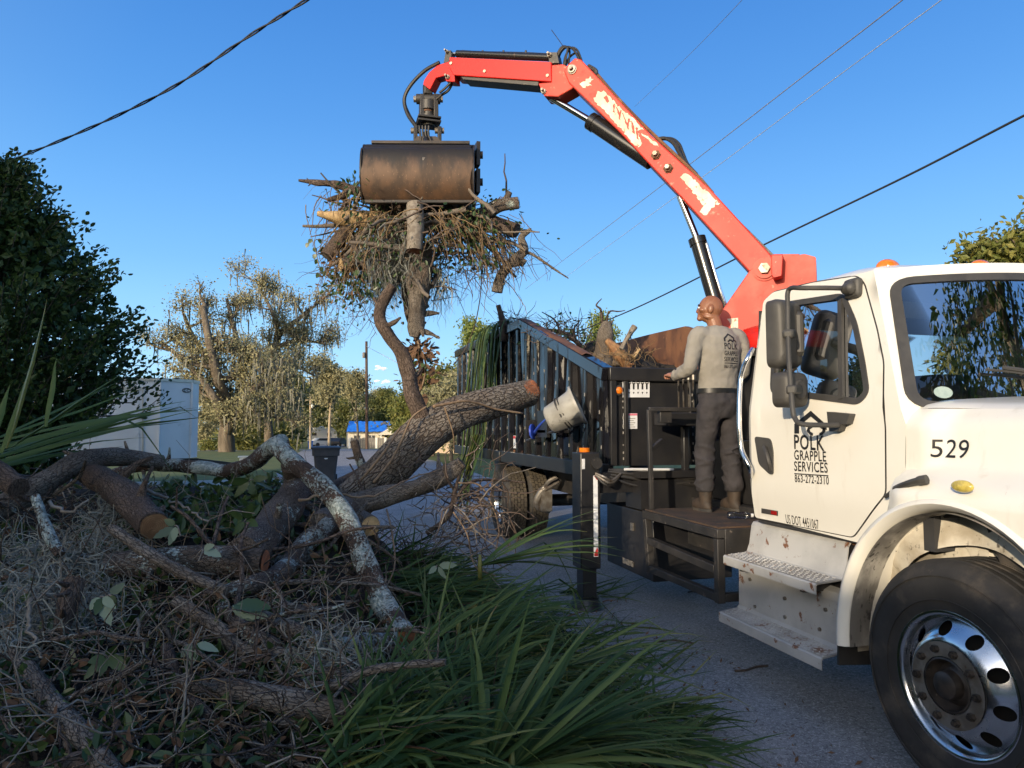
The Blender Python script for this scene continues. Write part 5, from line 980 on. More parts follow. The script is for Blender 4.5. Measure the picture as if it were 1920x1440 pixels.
# rails
tr = MB(); ptop = [(BX0 - .03, y, ztop(y) - .06) for y in (BY0, 7.4, 8.85)]
for a, b in ((BY0, 8.85), (8.85, BY1)):
    tr.bar((BX0 - .01, a, ztop(a) - .06), (BX0 - .01, b, ztop(b) - .06), .12, .13)
tr.obj('top_rail', M_BODY, body, bevel=.01)
rl = MB(); n = 14
G = [[(BX0 - .075 + .0 * q, y, ztop(y) + .012 - .02 * math.exp(-((y - 7.7) / .25) ** 2)), (BX0 - .03, y, ztop(y) + .022 + .012 * math.sin(y * 6)), (BX0 + .06, y, ztop(y) + .014)] for q, y in enumerate(np.linspace(BY0 + .5, 8.9, n))]
rl.grid(G); rl.obj('bent_cap_strip', M_RUST, body, fix=False)
fr_ = MB(); fr_.bx(BX0 - .01, BX1, BY0 - .05, BY0 + .0, 2.045, 2.17); fr_.obj('front_rail', M_BLACK, body, bevel=.008)
for y0_, y1_, dx in ((BY0, 9.75, -.05), (9.75, 10.25, -.07), (10.25, BY1, -.04)):
    br_ = MB(); br_.bx(BX0 + dx - .03, BX0 + .04, y0_, y1_ - .004, BZ - .13, BZ + .02); br_.obj('bottom_rail', M_BLACK, body, bevel=.008)
mb = MB(); mb.bx(BX0 - .05, BX0 + .05, 9.86, 9.98, .78, BZ - .13); mb.obj('flap_hanger', M_BLACK, body)
# front wall posts, sign plates, lamp
for x0, x1 in ((2.60, 2.66), (2.74, 2.78), (3.42, 3.47), (3.95, 4.0), (4.5, 4.55)):
    mb = MB(); mb.bx(x0, x1, BY0 - .04, BY0 - .002, BZ, 2.045); mb.obj('wall_post', M_BLACK, body, bevel=.005)
wb = MB()
for x in (2.72, 3.445, 3.97):
    for k in range(9): wb.box((x, BY0 - .043, 1.30 + k * .08 + random.uniform(-.02, .02)), (.010, .006, random.uniform(.01, .03)))
o = wb.obj('weld_bead', MATS['bare_weld'], body); props(o, kind='stuff')
def frontXZ(px, py, Y=BY0 - .012): p = onY(px, py, Y); return (p[0], p[2])
def plate(pts, name, m, Y, parent, d=.006):
    mb = MB(); panel(mb, [frontXZ(*p) for p in pts], [], lambda u, v: (u, Y, v), .08, (0, d, 0)); return mb.obj(name, m, parent, smooth=False)
pl = plate([(1167, 692), (1218, 692), (1218, 745), (1168, 745)], 'control_chart', M_LABEL, BY0 - .012, body)
for i in range(6):
    cx = 1171.5 + i * 8.2
    for pts in ([(cx - 1.6, 706), (cx + 1.6, 706), (cx + 1.6, 730), (cx - 1.6, 730)], [(cx - 3, 716), (cx, 713), (cx + 3, 716), (cx + 3, 719), (cx, 722), (cx - 3, 719)][::1], [(cx - 1.6, 701), (cx + 1.6, 701), (cx, 697)], [(cx - 1.6, 735), (cx + 1.6, 735), (cx, 739)]):
        mb = MB(); panel(mb, [frontXZ(*p) for p in pts], [], lambda u, v: (u, BY0 - .0145 - (.001 if len(pts) == 6 else 0), v), .2); mb.obj('chart_mark', M_INK, pl, smooth=False, fix=False)
    mb = MB(); panel(mb, [frontXZ(*p) for p in ((cx - 2.2, 717), (cx + 2.2, 717), (cx + 2.2, 718.3), (cx - 2.2, 718.3))], [], lambda u, v: (u, BY0 - .0165, v), .2); mb.obj('chart_mark', M_LABEL, pl, smooth=False, fix=False)
pl = plate([(1169, 775), (1195, 775), (1195, 804), (1169, 804)], 'safety_notice', M_LABEL, BY0 - .012, body)
plate([(1169.5, 775.5), (1194.5, 775.5), (1194.5, 779), (1169.5, 779)], 'notice_band', M_PINK, BY0 - .0145, pl, .001)
for k in range(5):
    plate([(1172, 784 + 4 * k), (1191 - 3 * (k % 2), 784 + 4 * k), (1191 - 3 * (k % 2), 785.2 + 4 * k), (1172, 785.2 + 4 * k)], 'notice_line', M_FENCE, BY0 - .0145, pl, .001)
p = onY(1160, 732, BY0 - .02); mb = MB(); mb.lathe([(0, .028), (.02, .026), (.032, .018), (.036, 0)], p, (0, -1, 0), 20); lp = mb.obj('side_lamp', M_AMBER, body); mb = MB(); mb.lathe([(.036, .012), (.046, .010), (.048, 0)], p, (0, -1, 0), 20); mb.obj('lamp_rim', M_SEAL, lp)
mb = MB(); panel(mb, [(9.02, 1.33), (9.14, 1.33), (9.14, 1.50), (9.02, 1.50)], [], lambda u, v: (BX0 - .055, u, v), .1, (.004, 0, 0)); o = mb.obj('side_notice', M_LABEL, body)
mb = MB(); panel(mb, [(9.025, 1.46), (9.135, 1.46), (9.135, 1.495), (9.025, 1.495)], [], lambda u, v: (BX0 - .058, u, v), .1, (.002, 0, 0)); mb.obj('notice_band', M_SIGNRED, o)
# hydraulic bench under the front wall, tool box, hoses
mb = MB(); mb.bx(2.72, 4.9, 5.62, 5.98, 1.16, 1.22); mb.bx(2.75, 4.9, 5.66, 5.98, .88, 1.14); mb.obj('valve_bench', M_BLACK, truck)
mb = MB(); mb.bx(2.78, 3.55, 5.5, 6.5, .28, .86); tb = mb.obj('tool_box', M_BLACK, truck, bevel=.01); mb = MB(); mb.box((2.772, 5.9, .70), (.012, .05, .07)); mb.obj('box_latch', M_STEEL, tb)
mb = MB(); mb.box((2.774, 6.0, .36), (.006, .22, .05)); mb.obj('box_badge', M_FENCE, tb)
for k in range(7):
    a = np.array([2.5 + random.uniform(0, .1), 5.85, 1.18 + random.uniform(-.03, .05)]); mb = MB()
    P = [a, a + [.3, -.12, -.05 + random.uniform(-.05, .05)], a + [.8, -.2, random.uniform(-.14, .0)], a + [1.3, -.15, random.uniform(-.12, .05)], a + [2.0, .0, random.uniform(-.1, .1)]]
    mb.tube(spline(P, 6), .013, 7); mb.obj('hydraulic_hose', M_HOSE, truck)
mb = MB(); mb.cyl((2.62, 5.72, 1.235), (3.1, 5.72, 1.225), .012, 8); mb.obj('pale_pipe', M_LABEL, truck)
# control levers and stand
lev = []
for i, px in enumerate((1272, 1281, 1291, 1300)):
    a = onY(px, 712, 5.55); b = onY(px + 1, 770, 5.70); mb = MB(); mb.cyl(b, a, .008, 8); G_ = a + np.array([0, 0, .02]); mb.cyl(a, a + np.array([0, 0, .045]), .017, 10); mb.obj('control_lever', M_STEEL, truck)
mb = MB(); mb.bx(2.98, 3.5, 5.6, 5.85, 1.62, 1.74); mb.bx(3.2, 3.26, 5.7, 5.76, 1.2, 1.62); mb.obj('valve_bank', M_BLACK, truck, bevel=.01)
# --- operator platform
PZ = .93
mb = MB(); mb.bx(2.62, 3.75, 4.22, 5.32, PZ - .012, PZ); pf = mb.obj('platform', M_PLATFORM, truck)
mb = MB(); mb.bx(2.60, 2.66, 4.20, 5.34, PZ - .075, PZ - .013); mb.bx(2.66, 3.75, 4.20, 4.26, PZ - .20, PZ - .013); mb.bx(3.0, 3.75, 4.28, 5.3, PZ - .3, PZ - .02); mb.obj('platform_edge', M_FRAME, pf, bevel=.004)
for P in (((2.63, 4.23, PZ - .08), (2.63, 4.23, .42)), ((2.63, 5.31, PZ - .08), (2.63, 5.25, .42)), ((2.63, 4.25, .455), (2.63, 5.24, .455)), ((2.63, 4.26, .64), (2.63, 5.26, .68)), ((2.66, 4.23, .455), (3.4, 4.23, .455))):
    mb = MB(); mb.bar(*P, .055, .055); mb.obj('platform_leg' if abs(P[0][2] - P[1][2]) > .2 else 'step_bar', M_FRAME, pf, bevel=.004)
for P in (((2.655, 5.27, PZ), (2.655, 5.30, 1.755)), ((2.655, 5.30, 1.76), (3.12, 5.30, 1.76)), ((2.66, 5.29, 1.42), (2.80, 5.35, 1.50))):
    mb = MB(); mb.bar(*P, .034, .034); mb.obj('hand_rail', M_FRAME, pf, bevel=.004)
mb = MB(); a = onY(1242, 778, 5.34); mb.box(a + np.array([.02, 0, -.01]), (.11, .06, .12)); mb.obj('switch_box', M_FRAME, pf, bevel=.006)
# --- stabiliser leg
mb = MB(); mb.bx(2.225, 2.415, 5.78, 6.0, .36, 1.385); sb = mb.obj('stabiliser', M_BLACK, truck, bevel=.012)
mb = MB(); mb.bx(2.255, 2.385, 5.81, 5.97, .10, .40); mb.cyl((2.32, 5.9, 0), (2.32, 5.9, .10), .17, 20, .12); mb.obj('stabiliser_foot', M_BLACK, sb, bevel=.006)
mb = MB(); mb.bx(2.416, 3.3, 5.83, 5.97, 1.02, 1.20); mb.obj('stabiliser_beam', M_BLACK, sb)
def sx(px): return onY(px, 900, 5.775)[0]
mb = MB(); mb.bx(2.345, 2.385, 5.774, 5.779, .47, 1.18); rt = mb.obj('reflective_tape', M_RETRO, sb, smooth=False)
mb = MB(); panel(mb, [(2.347, .475), (2.382, .475), (2.383, .53), (2.375, .555), (2.36, .52), (2.347, .50)], [], lambda u, v: (u, 5.7725, v), .05); mb.obj('tape_patch', M_REDTAPE, rt, fix=False)
mb = MB(); panel(mb, [(2.347, 1.176), (2.383, 1.176), (2.383, 1.14), (2.37, 1.15), (2.36, 1.165)], [], lambda u, v: (u, 5.7725, v), .05); mb.obj('tape_patch', M_REDTAPE, rt, fix=False)
mb = MB(); mb.bx(2.238, 2.265, 5.774, 5.779, 1.24, 1.33); mb.obj('warning_label', M_LABEL, sb, smooth=False)
mb = MB(); mb.cyl((2.30, 5.87, 1.387), (2.30, 5.87, 1.425), .05, 16); mb.obj('beacon', M_AMBER, sb)
for k in range(3):
    mb = MB(); mb.tube(spline([(2.36, 5.76, 1.20 - .01 * k), (2.42, 5.70, 1.17 - .03 * k), (2.50, 5.72, 1.14 - .02 * k), (2.62, 5.8, 1.19)], 6), .012, 7); mb.obj('hydraulic_hose', M_STEEL if k < 2 else M_HOSE, sb)
mb = MB(); mb.cyl((2.37, 5.775, 1.29), (2.37, 5.745, 1.29), .05, 14); mb.obj('pivot_boss', M_FRAME, sb)
# --- crane pedestal behind the cab
mb = MB(); mb.bx(3.35, 4.3, 4.75, 5.5, .98, 1.5); mb.cyl((3.8, 5.13, 1.5), (3.8, 5.13, 2.28), .33, 28); mb.obj('crane_pedestal', M_BLACK, truck, bevel=.01)
mb = MB(); mb.bx(4.4, 4.9, 4.1, 5.4, 1.0, 2.0); mb.obj('oil_tank', M_BLACK, truck)
# ================================================================== LOADER BOOM (slewed towards the pile)
PB = np.array([3.8, 5.13, 0.]); bdir = unit([-.77, .64, 0]); bn = np.array([-bdir[1], bdir[0], 0.]) * 1.0
if np.dot(bn, PB) > 0: bn = -bn                       # towards us
def bp(px, py, off=0.0): return onP(px, py, PB + bn * off, bn)
def bplate(pts, off0, off1, r=0.0):
    """outline seen on the near face (off0 from the boom plane), carried through to off1"""
    P3 = [bp(x, y, off0) for x, y in (rounded(pts, r, 4) if r else pts)]
    q = [(np.dot(p - PB, bdir), p[2]) for p in P3]; mb = MB()
    mb.prism(q, lambda u, v: PB + bdir * u + bn * off0 + np.array([0, 0, v]), bn * (off1 - off0)); return mb
W = .125
mast = bplate([(1406, 506), (1424, 489), (1445, 482), (1449, 476), (1500, 476), (1508, 560), (1490, 655), (1372, 655), (1362, 626), (1341, 612), (1349, 588)], .20, -.20).obj('mast', M_REDOLD, truck, sharp=30, bevel=.012)
bplate([(1446, 477), (1468, 476), (1466, 517), (1449, 521), (1446, 514)], .34, .21).obj('pin_guard', M_RED, mast, bevel=.008)
bplate([(1475, 483), (1508, 476), (1530, 482), (1532, 560), (1478, 570)], .24, -.30, 3).obj('turret_box', M_REDOLD, mast, sharp=30, bevel=.02)
mb = MB(); mb.lathe([(.30, 2.26), (.405, 2.26), (.415, 2.28), (.415, 2.36), (.40, 2.39), (.33, 2.40), (.33, 2.44), (.25, 2.47), (0, 2.47)], (3.8, 5.13, 0), (0, 0, 1), 48); mb.obj('slew_ring', M_REDN, mast, sharp=40)
mb = MB()
for i in range(40):
    q = 2 * PI * i / 40; mb.box((3.8 + .405 * math.cos(q), 5.13 + .405 * math.sin(q), 2.225), (.03, .03, .06), np.array(Matrix.Rotation(q, 3, 'Z')))
mb.lathe([(.40, 2.20), (.40, 2.255)], (3.8, 5.13, 0), (0, 0, 1), 40); mb.obj('slew_gear', M_BLACK, mast)
def pin(px, py, off, r=.045, name='pivot_pin', parent=None, m=None):
    c = bp(px, py, off); mb = MB(); mb.lathe([(r * 1.35, 0), (r * 1.35, .012), (r * 1.1, .014), (r * 1.1, .03), (0, .034)], c, bn, 6 if name == 'bolt' else 20); o = mb.obj(name, m or M_STEEL, parent or truck, sharp=30)
    mb = MB(); mb.cyl(c + bn * .03, c + bn * .065, r * .62, 6); mb.obj('pin_head', M_STEEL, o); return o
pin(1434, 505, .20, .075, parent=mast, m=M_REDOLD); 
c = bp(1349, 614, .20); mb = MB(); mb.lathe([(.095, 0), (.095, .012), (.07, .014), (.07, .03), (.045, .032), (.045, .05), (0, .052)], c, bn, 24); mb.obj('cylinder_pin', M_REDOLD, mast, sharp=30)
mb = MB(); mb.prism([(np.dot(bp(x, y, .205) - PB, bdir), bp(x, y, .205)[2]) for x, y in ((1362, 598), (1384, 596), (1384, 617), (1363, 617))], lambda u, v: PB + bdir * u + bn * .202 + np.array([0, 0, v]), bn * .004); mb.obj('data_plate', M_PRIMER, mast)
# main boom
boom = bplate([(1057, 133), (1064, 121), (1078, 108), (1089, 111), (1115, 138), (1220, 252), (1330, 352), (1447, 479), (1446, 500), (1428, 512), (1406, 511), (1275, 368), (1210, 300), (1160, 246), (1066, 155)], W, -W).obj('main_boom', M_RED, truck, sharp=30, bevel=.012)
def patch(pts, off, m, parent, name='worn_decal', jag=2.2, seed=0):
    rr = random.Random(seed); P = dense(np.array(pts, float), 3.0); P = P + np.array([[rr.uniform(-jag, jag), rr.uniform(-jag, jag)] for _ in P])
    mb = MB(); q = [tuple((np.dot(bp(x, y, off) - PB, bdir), bp(x, y, off)[2])) for x, y in P]
    panel(mb, q, [], lambda u, v: PB + bdir * u + bn * off + np.array([0, 0, v]), .15); return mb.obj(name, m, parent, smooth=False, fix=False)
patch([(1088, 156), (1100, 150), (1108, 143), (1112, 150), (1104, 156), (1110, 160), (1100, 163), (1092, 166)], W + .002, M_PRIMER, boom, seed=1)
patch([(1113, 188), (1120, 172), (1132, 170), (1146, 184), (1160, 200), (1176, 212), (1192, 228), (1206, 243), (1194, 246), (1206, 268), (1197, 278), (1184, 266), (1166, 244), (1146, 221), (1128, 202)], W + .002, M_PRIMER, boom, seed=2, jag=2.0)
patch([(1276, 332), (1284, 324), (1298, 334), (1316, 352), (1334, 366), (1349, 383), (1338, 386), (1326, 402), (1312, 400), (1318, 386), (1304, 366), (1288, 346)], W + .002, M_PRIMER, boom, seed=3)
patch([(1200, 248), (1214, 256), (1230, 268), (1236, 274), (1226, 271), (1210, 258)], W + .002, M_PRIMER, boom, seed=5, jag=1.2)
# the maker's big letters, mostly flaked away: red strokes left in the pale decal
for k_, pts_ in enumerate((((1131, 182), (1137, 178), (1143, 190), (1138, 193)), ((1150, 196), (1153, 194), (1152, 212), (1149, 210)), ((1153, 196), (1156, 199), (1163, 216), (1160, 218)), ((1162, 206), (1165, 207), (1163, 226), (1160, 222)), ((1166, 210), (1169, 212), (1177, 234), (1174, 234)), ((1178, 221), (1181, 223), (1178, 244), (1175, 240)), ((1184, 228), (1188, 231), (1190, 252), (1186, 250)), ((1192, 238), (1196, 240), (1197, 262), (1193, 259)))): patch(list(pts_), W + .0035, M_RED, boom, 'decal_stroke', .8, 20 + k_)
for px, py in ((1230, 291), (1253, 316)):
    pin(px, py, W, .035, 'bolt', boom, M_RUST)
pin(1073, 131, W, .035, parent=boom)
def rail(pts, off, r, name, m, parent, n=6):
    mb = MB(); mb.tube(spline([bp(x, y, off) for x, y in pts], n), r, 8); return mb.obj(name, m, parent)
rail([(1335, 366), (1380, 416), (1432, 468), (1446, 484)], -.02, .011, 'pipe', M_STEEL, boom)
rail([(1332, 362), (1380, 411), (1434, 464), (1450, 480)], -.06, .011, 'pipe', M_STEEL, boom)
rail([(1110, 128), (1160, 186), (1220, 247), (1300, 322), (1336, 362)], -.03, .016, 'pipe', M_RUST, boom)
for k, (dx, dy) in enumerate(((0, 0), (5, 5), (10, 3))):
    rail([(1228, 262), (1246 + dx, 259 + dy * .3), (1262 + dx, 268 + dy * .5), (1272 + dx * .8, 284 + dy), (1284 + dx * .5, 305 + dy), (1302 + dx * .4, 326 + dy * .4)], -.04 - .03 * k, .017, 'hose', M_HOSE, boom)
rail([(1103, 124), (1116, 132), (1118, 140)], -.02, .022, 'hose_clamp', M_FRAME, boom)
# lift cylinder: barrel on the mast, rod up to the boom
def cyl2(a, b, r, name, m, parent, n=20, ring=None):
    mb = MB(); mb.cyl(a, b, r, n)
    if ring: t = unit(b - a); mb.cyl(b - t * .05, b + t * .012, r * ring, n)
    return mb.obj(name, m, parent)
a, b, c = bp(1358, 620, .0), bp(1307, 449, .0), bp(1276, 372, .0)
lc = cyl2(a, b, .070, 'lift_cylinder', M_CYL, truck, ring=1.14); cyl2(b, c + (c - b) * .05, .031, 'cylinder_rod', M_ROD, lc)
rail([(1325, 455), (1344, 520), (1363, 578)], .02, .011, 'pipe', M_ROD, lc); rail([(1312, 452), (1325, 455)], .02, .014, 'pipe', M_CYL, lc)
# jib cylinder under the boom
a, b, c = bp(1222, 303, 0), bp(1109, 228, 0), bp(1033, 183, 0)
jc = cyl2(a, b, .082, 'jib_cylinder', M_CYL, truck, ring=1.08); cyl2(b, c, .034, 'cylinder_rod', M_ROD, jc)
# elbow bracket, jib, gooseneck
jib = bplate([(843, 107), (1034, 116), (1034, 153), (850, 141), (843, 128)], .105, -.105).obj('jib', M_REDN, truck, sharp=30, bevel=.008)
el = bplate([(1034, 122), (1056, 120), (1066, 126), (1080, 158), (1072, 166), (1046, 181), (1020, 180), (1009, 156), (1034, 154)], .10, -.10).obj('elbow_bracket', M_RED, truck, sharp=30, bevel=.008)
pin(1020, 172, .10, .022, 'bolt', el)
gn = bplate([(850, 112), (820, 122), (804, 136), (795, 150), (793, 158), (806, 168), (812, 156), (817, 146), (836, 141), (850, 141)], .06, -.06).obj('gooseneck', M_REDN, truck, sharp=30, bevel=.006)
bplate([(862, 140), (1010, 152), (1009, 161), (868, 149)], .085, -.085).obj('jib_extension', M_FRAME, jib, bevel=.004)
bplate([(834, 140), (852, 139), (853, 153), (845, 153), (836, 152)], .10, -.02).obj('jib_lug', M_REDN, jib, bevel=.004)
pin(840, 145, .10, .020, 'bolt', jib, M_STEEL)
for px, py in ((846, 119), (909, 134), (1027, 142)): 
    c_ = bp(px, py, .105); mb = MB(); mb.cyl(c_, c_ + bn * .012, .016, 10); mb.obj('plug', M_PRIMER, jib)
# extension ram on top of the jib
ec = cyl2(bp(1030, 108, 0), bp(857, 101, 0), .038, 'extension_cylinder', M_CYL, truck, 16); cyl2(bp(857, 101, 0), bp(845, 101, 0), .020, 'cylinder_rod', M_ROD, ec)
rail([(866, 95), (900, 97), (945, 98), (985, 99), (1026, 101)], .0, .008, 'pipe', M_HOSE, ec)
for px in (868, 905, 944, 986): rail([(px, 95), (px, 101)], .0, .012, 'pipe_clip', M_FRAME, ec, 2)
bplate([(836, 96), (845, 94), (846, 106), (840, 118), (832, 117)], .05, -.05).obj('ram_bracket', M_FRAME, ec); bplate([(1027, 98), (1044, 98), (1048, 118), (1030, 118)], .06, -.06).obj('ram_bracket', M_FRAME, ec)
pin(839, 98, .05, .016, 'bolt', ec); pin(1031, 104, .06, .020, 'bolt', ec)
# hoses looping over the elbow
for k, pts in enumerate(([(1040, 122), (1046, 104), (1056, 90), (1064, 90), (1062, 104), (1058, 126)], [(1044, 120), (1052, 98), (1064, 88), (1076, 94), (1086, 112)], [(1056, 128), (1060, 106), (1070, 90), (1082, 94), (1090, 112)], [(1038, 118), (1050, 92), (1060, 87), (1068, 96), (1066, 120)], [(1060, 125), (1066, 110), (1078, 100), (1086, 106), (1092, 118)])):
    rail(pts, .03 - .03 * k, .011, 'hose', M_HOSE, el)
rail([(1056, 87), (1047, 74), (1034, 56)], 0, .0035, 'loose_wire', M_HOSE, el)
# hoses from the jib tip to the rotator
tip = bp(800, 152, 0)
rail([(824, 116), (800, 128), (778, 148), (764, 168), (760, 192), (768, 214), (779, 232), (785, 242)], .03, .010, 'hose', M_HOSE, gn); rail([(824, 117), (796, 133), (770, 160), (758, 186), (763, 212), (776, 232), (783, 240)], .06, .020, 'hose', M_HOSE, gn)
rail([(848, 157), (840, 170), (828, 178), (818, 186)], .03, .015, 'hose', M_HOSE, gn); rail([(845, 155), (834, 166), (824, 174)], .07, .013, 'hose', M_HOSE, gn)
# ================================================================== CLAMSHELL GRAPPLE hanging from the boom tip
gc = bp(795, 270, 0.0)
grap = empty('clamshell_grapple', tuple(gc - np.array([0, 0, .66])), 'rust brown clamshell bucket gripping a bundle of branches under the boom', 'grapple')
gd = np.dot(gc - EYE, _F); ga = unit([math.cos(YAW - .04), -math.sin(YAW - .04), 0.012]); gf = unit(np.cross(ga, [0, 0, 1])); gf = gf if np.dot(gf, gc) < 0 else -gf    # axis and forward (to us)
def gp(px, py, f=0.0): return onP(px, py, gc + gf * f, gf)
# link, rotator
mb = MB(); mb.cyl(gp(802, 160), gp(802, 180), .055, 14); mb.box(gp(802, 170), (.09, .12, .12)); mb.obj('swivel_link', M_FRAME, grap, bevel=.01)
mb = MB(); c_ = gp(803, 186); mb.cyl(c_ - ga * .13, c_ + ga * .13, .055, 14); mb.obj('swivel_pin', M_FRAME, grap); pn = MB(); pn.cyl(c_ - ga * .16, c_ + ga * .16, .035, 10); pn.obj('pin_head', M_STEEL, grap)
for px in (791, 816):
    mb = MB(); a_, b_ = gp(px, 180, 0), gp(px - (px - 803) * -.05, 236, 0); mb.bar(a_, b_, .05, .12, (0, 1, 0)); mb.obj('yoke_plate', M_FRAME, grap, bevel=.006)
mb = MB(); mb.lathe([(.0, .0), (.075, 0), (.08, .02), (.08, .12), (.06, .13), (.06, .17), (.085, .18), (.085, .28), (.06, .29)], gp(803, 238), (0, 0, 1), 22); mb.obj('rotator', M_FRAME, grap, sharp=35)
mb = MB(); mb.lathe([(.064, 0), (.068, .03), (.064, .07)], gp(802, 212), (0, 0, 1), 18); mb.obj('rotator_sleeve', M_RUST, grap)
for py in (226, 233):
    mb = MB(); mb.box(gp(803, py), (.25, .24, .022)); mb.obj('flange', M_FRAME, grap, bevel=.004)
for px in (779, 824):
    mb = MB(); mb.bar(gp(px, 238, .05), gp(px, 284, .05), .04, .05, (0, 1, 0)); mb.obj('hanger_ear', M_FRAME, grap, bevel=.005); mb = MB(); mb.cyl(gp(px, 245, .02) - ga * .05, gp(px, 245, .02) + ga * .05, .032, 10); mb.obj('pin_head', M_STEEL, grap)
mb = MB()
for f in (.09, -.09): mb.prism([(-.22, 0), (.30, 0), (.13, .165), (-.07, .165)], lambda u, v, f=f: gp(795, 284, f) + ga * u + np.array([0, 0, v]), gf * .012)
mb.obj('headstock', M_BUCKETTOP, grap)
mb = MB(); mb.cyl(gp(800, 250, .05), gp(798, 306, .36), .034, 14); mb.obj('jaw_cylinder', M_CYL, grap); mb = MB(); mb.cyl(gp(798, 300, .33), gp(797, 314, .44), .024, 10); mb.box(gp(797, 306, .44), (.06, .05, .11)); mb.obj('jaw_lug', M_STEEL, grap, bevel=.006)
for k in range(4):
    rail([(786 + 6 * k, 236), (788 + 5 * k, 252), (790 + 6 * k, 266), (794 + 3 * k, 276)], .10, .012, 'hose', M_HOSE, grap)
# shells: rolled plate, closed at the ends; half length along the axis
hl_ = .565; S0 = gp(790, 287, 0)
prof = [(.02, .0), (.20, .005), (.29, -.03), (.33, -.075), (.405, -.115), (.455, -.20), (.475, -.32), (.465, -.44), (.43, -.54), (.37, -.625), (.33, -.655)]
def shell(sg, name):
    Pn = spline(np.array(prof), 3); Pn[:, 0] *= sg
    f = lambda u, fz: S0 + ga * u + gf * fz[0] + np.array([0, 0, fz[1]])
    mb = MB(); mb.grid([[f(u + (.02 * math.sin(q * .5) if abs(u) > .5 else 0), fz) for q, fz in enumerate(Pn)] for u in np.linspace(-hl_, hl_, 9)]); Pi = Pn * np.array([.955, .965]) + np.array([0, -.004])
    mb.grid([[f(u, fz) for fz in Pi] for u in (-hl_, hl_)][::-1]); o = mb.obj(name, M_BUCKET, grap, sharp=50, fix=False)
    for u in (-hl_ - .004, hl_ + .004):
        ep = MB(); q = [tuple(p) for p in Pn] + [(sg * .26, -.60), (sg * .02, -.30)]
        ep.prism(q, lambda a, b, u=u: S0 + ga * u + gf * a + np.array([0, 0, b]), ga * (.016 if u > 0 else -.016)); ep.obj('end_plate', M_BUCKETTOP, o)
    lp = MB(); a_, b_ = f(-hl_, Pn[-1]), f(hl_, Pn[-1]); lp.bar(a_ - ga * .012, b_ + ga * .012, .05, .035); lp.obj('cutting_lip', M_BUCKETTOP, o, bevel=.005)
    tb = MB(); a_, b_ = f(-hl_ + .06, (sg * .22, .022)), f(hl_ - .03, (sg * .22, .022)); tb.bar(a_, b_, .05, .03); tb.obj('top_stiffener', M_BUCKETTOP, o)
    return o
shell(1, 'front_shell'); shell(-1, 'rear_shell')
mb = MB(); c_ = S0 + np.array([0, 0, -.10]); mb.cyl(c_ - ga * (hl_ + .07), c_ + ga * (hl_ + .07), .04, 12); mb.obj('hinge_shaft', M_STEEL, grap)
for dz in (-.06, -.36):
    mb = MB(); c_ = S0 + ga * (hl_ + .05) + gf * .1 + np.array([0, 0, dz]); mb.box(c_, (.04, .12, .26)); mb.cyl(c_ - ga * .02, c_ + ga * .06, .04, 10); mb.obj('side_link', M_BUCKETTOP, grap)
# ================================================================== OPERATOR on the platform, back to us
FX, FY = 3.14, 5.02
per = empty('person', (FX, FY, PZ), 'bald man in grey long-sleeved shirt and charcoal trousers working levers on the platform', 'person')
FWD = unit([-.04, 1, 0]); RT = np.array([FWD[1], -FWD[0], 0]); UPV = np.array([0, 0, 1.]); P0 = np.array([FX, FY, PZ])
def bpnt(r, f, h): return P0 + RT * r + FWD * f + UPV * h
def loft(mb, rows, n=20, cap=True):
    """rows: (right, forward, height, half width, half depth[, tilt]) ellipses stacked"""
    G = []
    for r, f, h, a, b in rows: G.append([bpnt(r + a * math.cos(q), f + b * math.sin(q), h) for q in np.linspace(0, 2 * PI, n + 1)[:-1]])
    G = np.array(G); m = len(G); V = G.reshape(-1, 3); Q = [[i * n + j, i * n + (j + 1) % n, (i + 1) * n + (j + 1) % n, (i + 1) * n + j] for i in range(m - 1) for j in range(n)]
    V = np.vstack([V, G[0].mean(0), G[-1].mean(0)]); c0, c1 = m * n, m * n + 1
    T = [[c0, (j + 1) % n, j] for j in range(n)] + [[c1, (m - 1) * n + j, (m - 1) * n + (j + 1) % n] for j in range(n)]
    return mb.add(V, Q, T)
def remesh(o, vox, smooth=6, wr=0, wscale=.1, seed=0):
    r_ = o.modifiers.new('skin', 'REMESH'); r_.mode = 'VOXEL'; r_.voxel_size = vox; r_.use_smooth_shade = True
    s_ = o.modifiers.new('soft', 'SMOOTH'); s_.iterations = smooth; s_.factor = .5
    if wr:
        tx = bpy.data.textures.new('folds', 'CLOUDS'); tx.noise_scale = wscale; tx.noise_depth = 2
        d = o.modifiers.new('folds', 'DISPLACE'); d.texture = tx; d.strength = wr; d.mid_level = .5; d.texture_coords = 'LOCAL'
    return o
# trousers: legs slightly apart, bunched over the boots
mb = MB()
loft(mb, [(0, .01, 1.00, .165, .115), (0, .0, .95, .172, .125), (0, -.015, .88, .178, .135), (0, -.01, .80, .176, .128), (0, 0, .75, .16, .11)])
for s_, fo in ((-1, .04), (1, -.02)):
    x = .088 * s_
    loft(mb, [(x, -.01, .86, .095, .118), (x * 1.05, .0, .74, .094, .108), (x * 1.15, .015 + fo * .4, .60, .082, .092), (x * 1.2, .025 + fo * .6, .50, .072, .082), (x * 1.24, .015 + fo * .8, .40, .071, .083), (x * 1.28, -.0 + fo, .28, .070, .082), (x * 1.3, -.01 + fo, .20, .074, .084), (x * 1.32, 0 + fo, .155, .062, .074)], 16)
    for k, h in enumerate((.50, .44, .36, .25, .20)):
        a = np.linspace(0, 2 * PI, 21); rr = .074 + .004 * (k % 2); ph = random.uniform(0, 6)
        mb.tube(np.array([bpnt(x * (1.2 + .03 * k) + rr * math.cos(q), .01 + fo * .8 + (rr + .010) * math.sin(q), h + .030 * math.sin(q + ph)) for q in a]), .008, 6, caps=False)
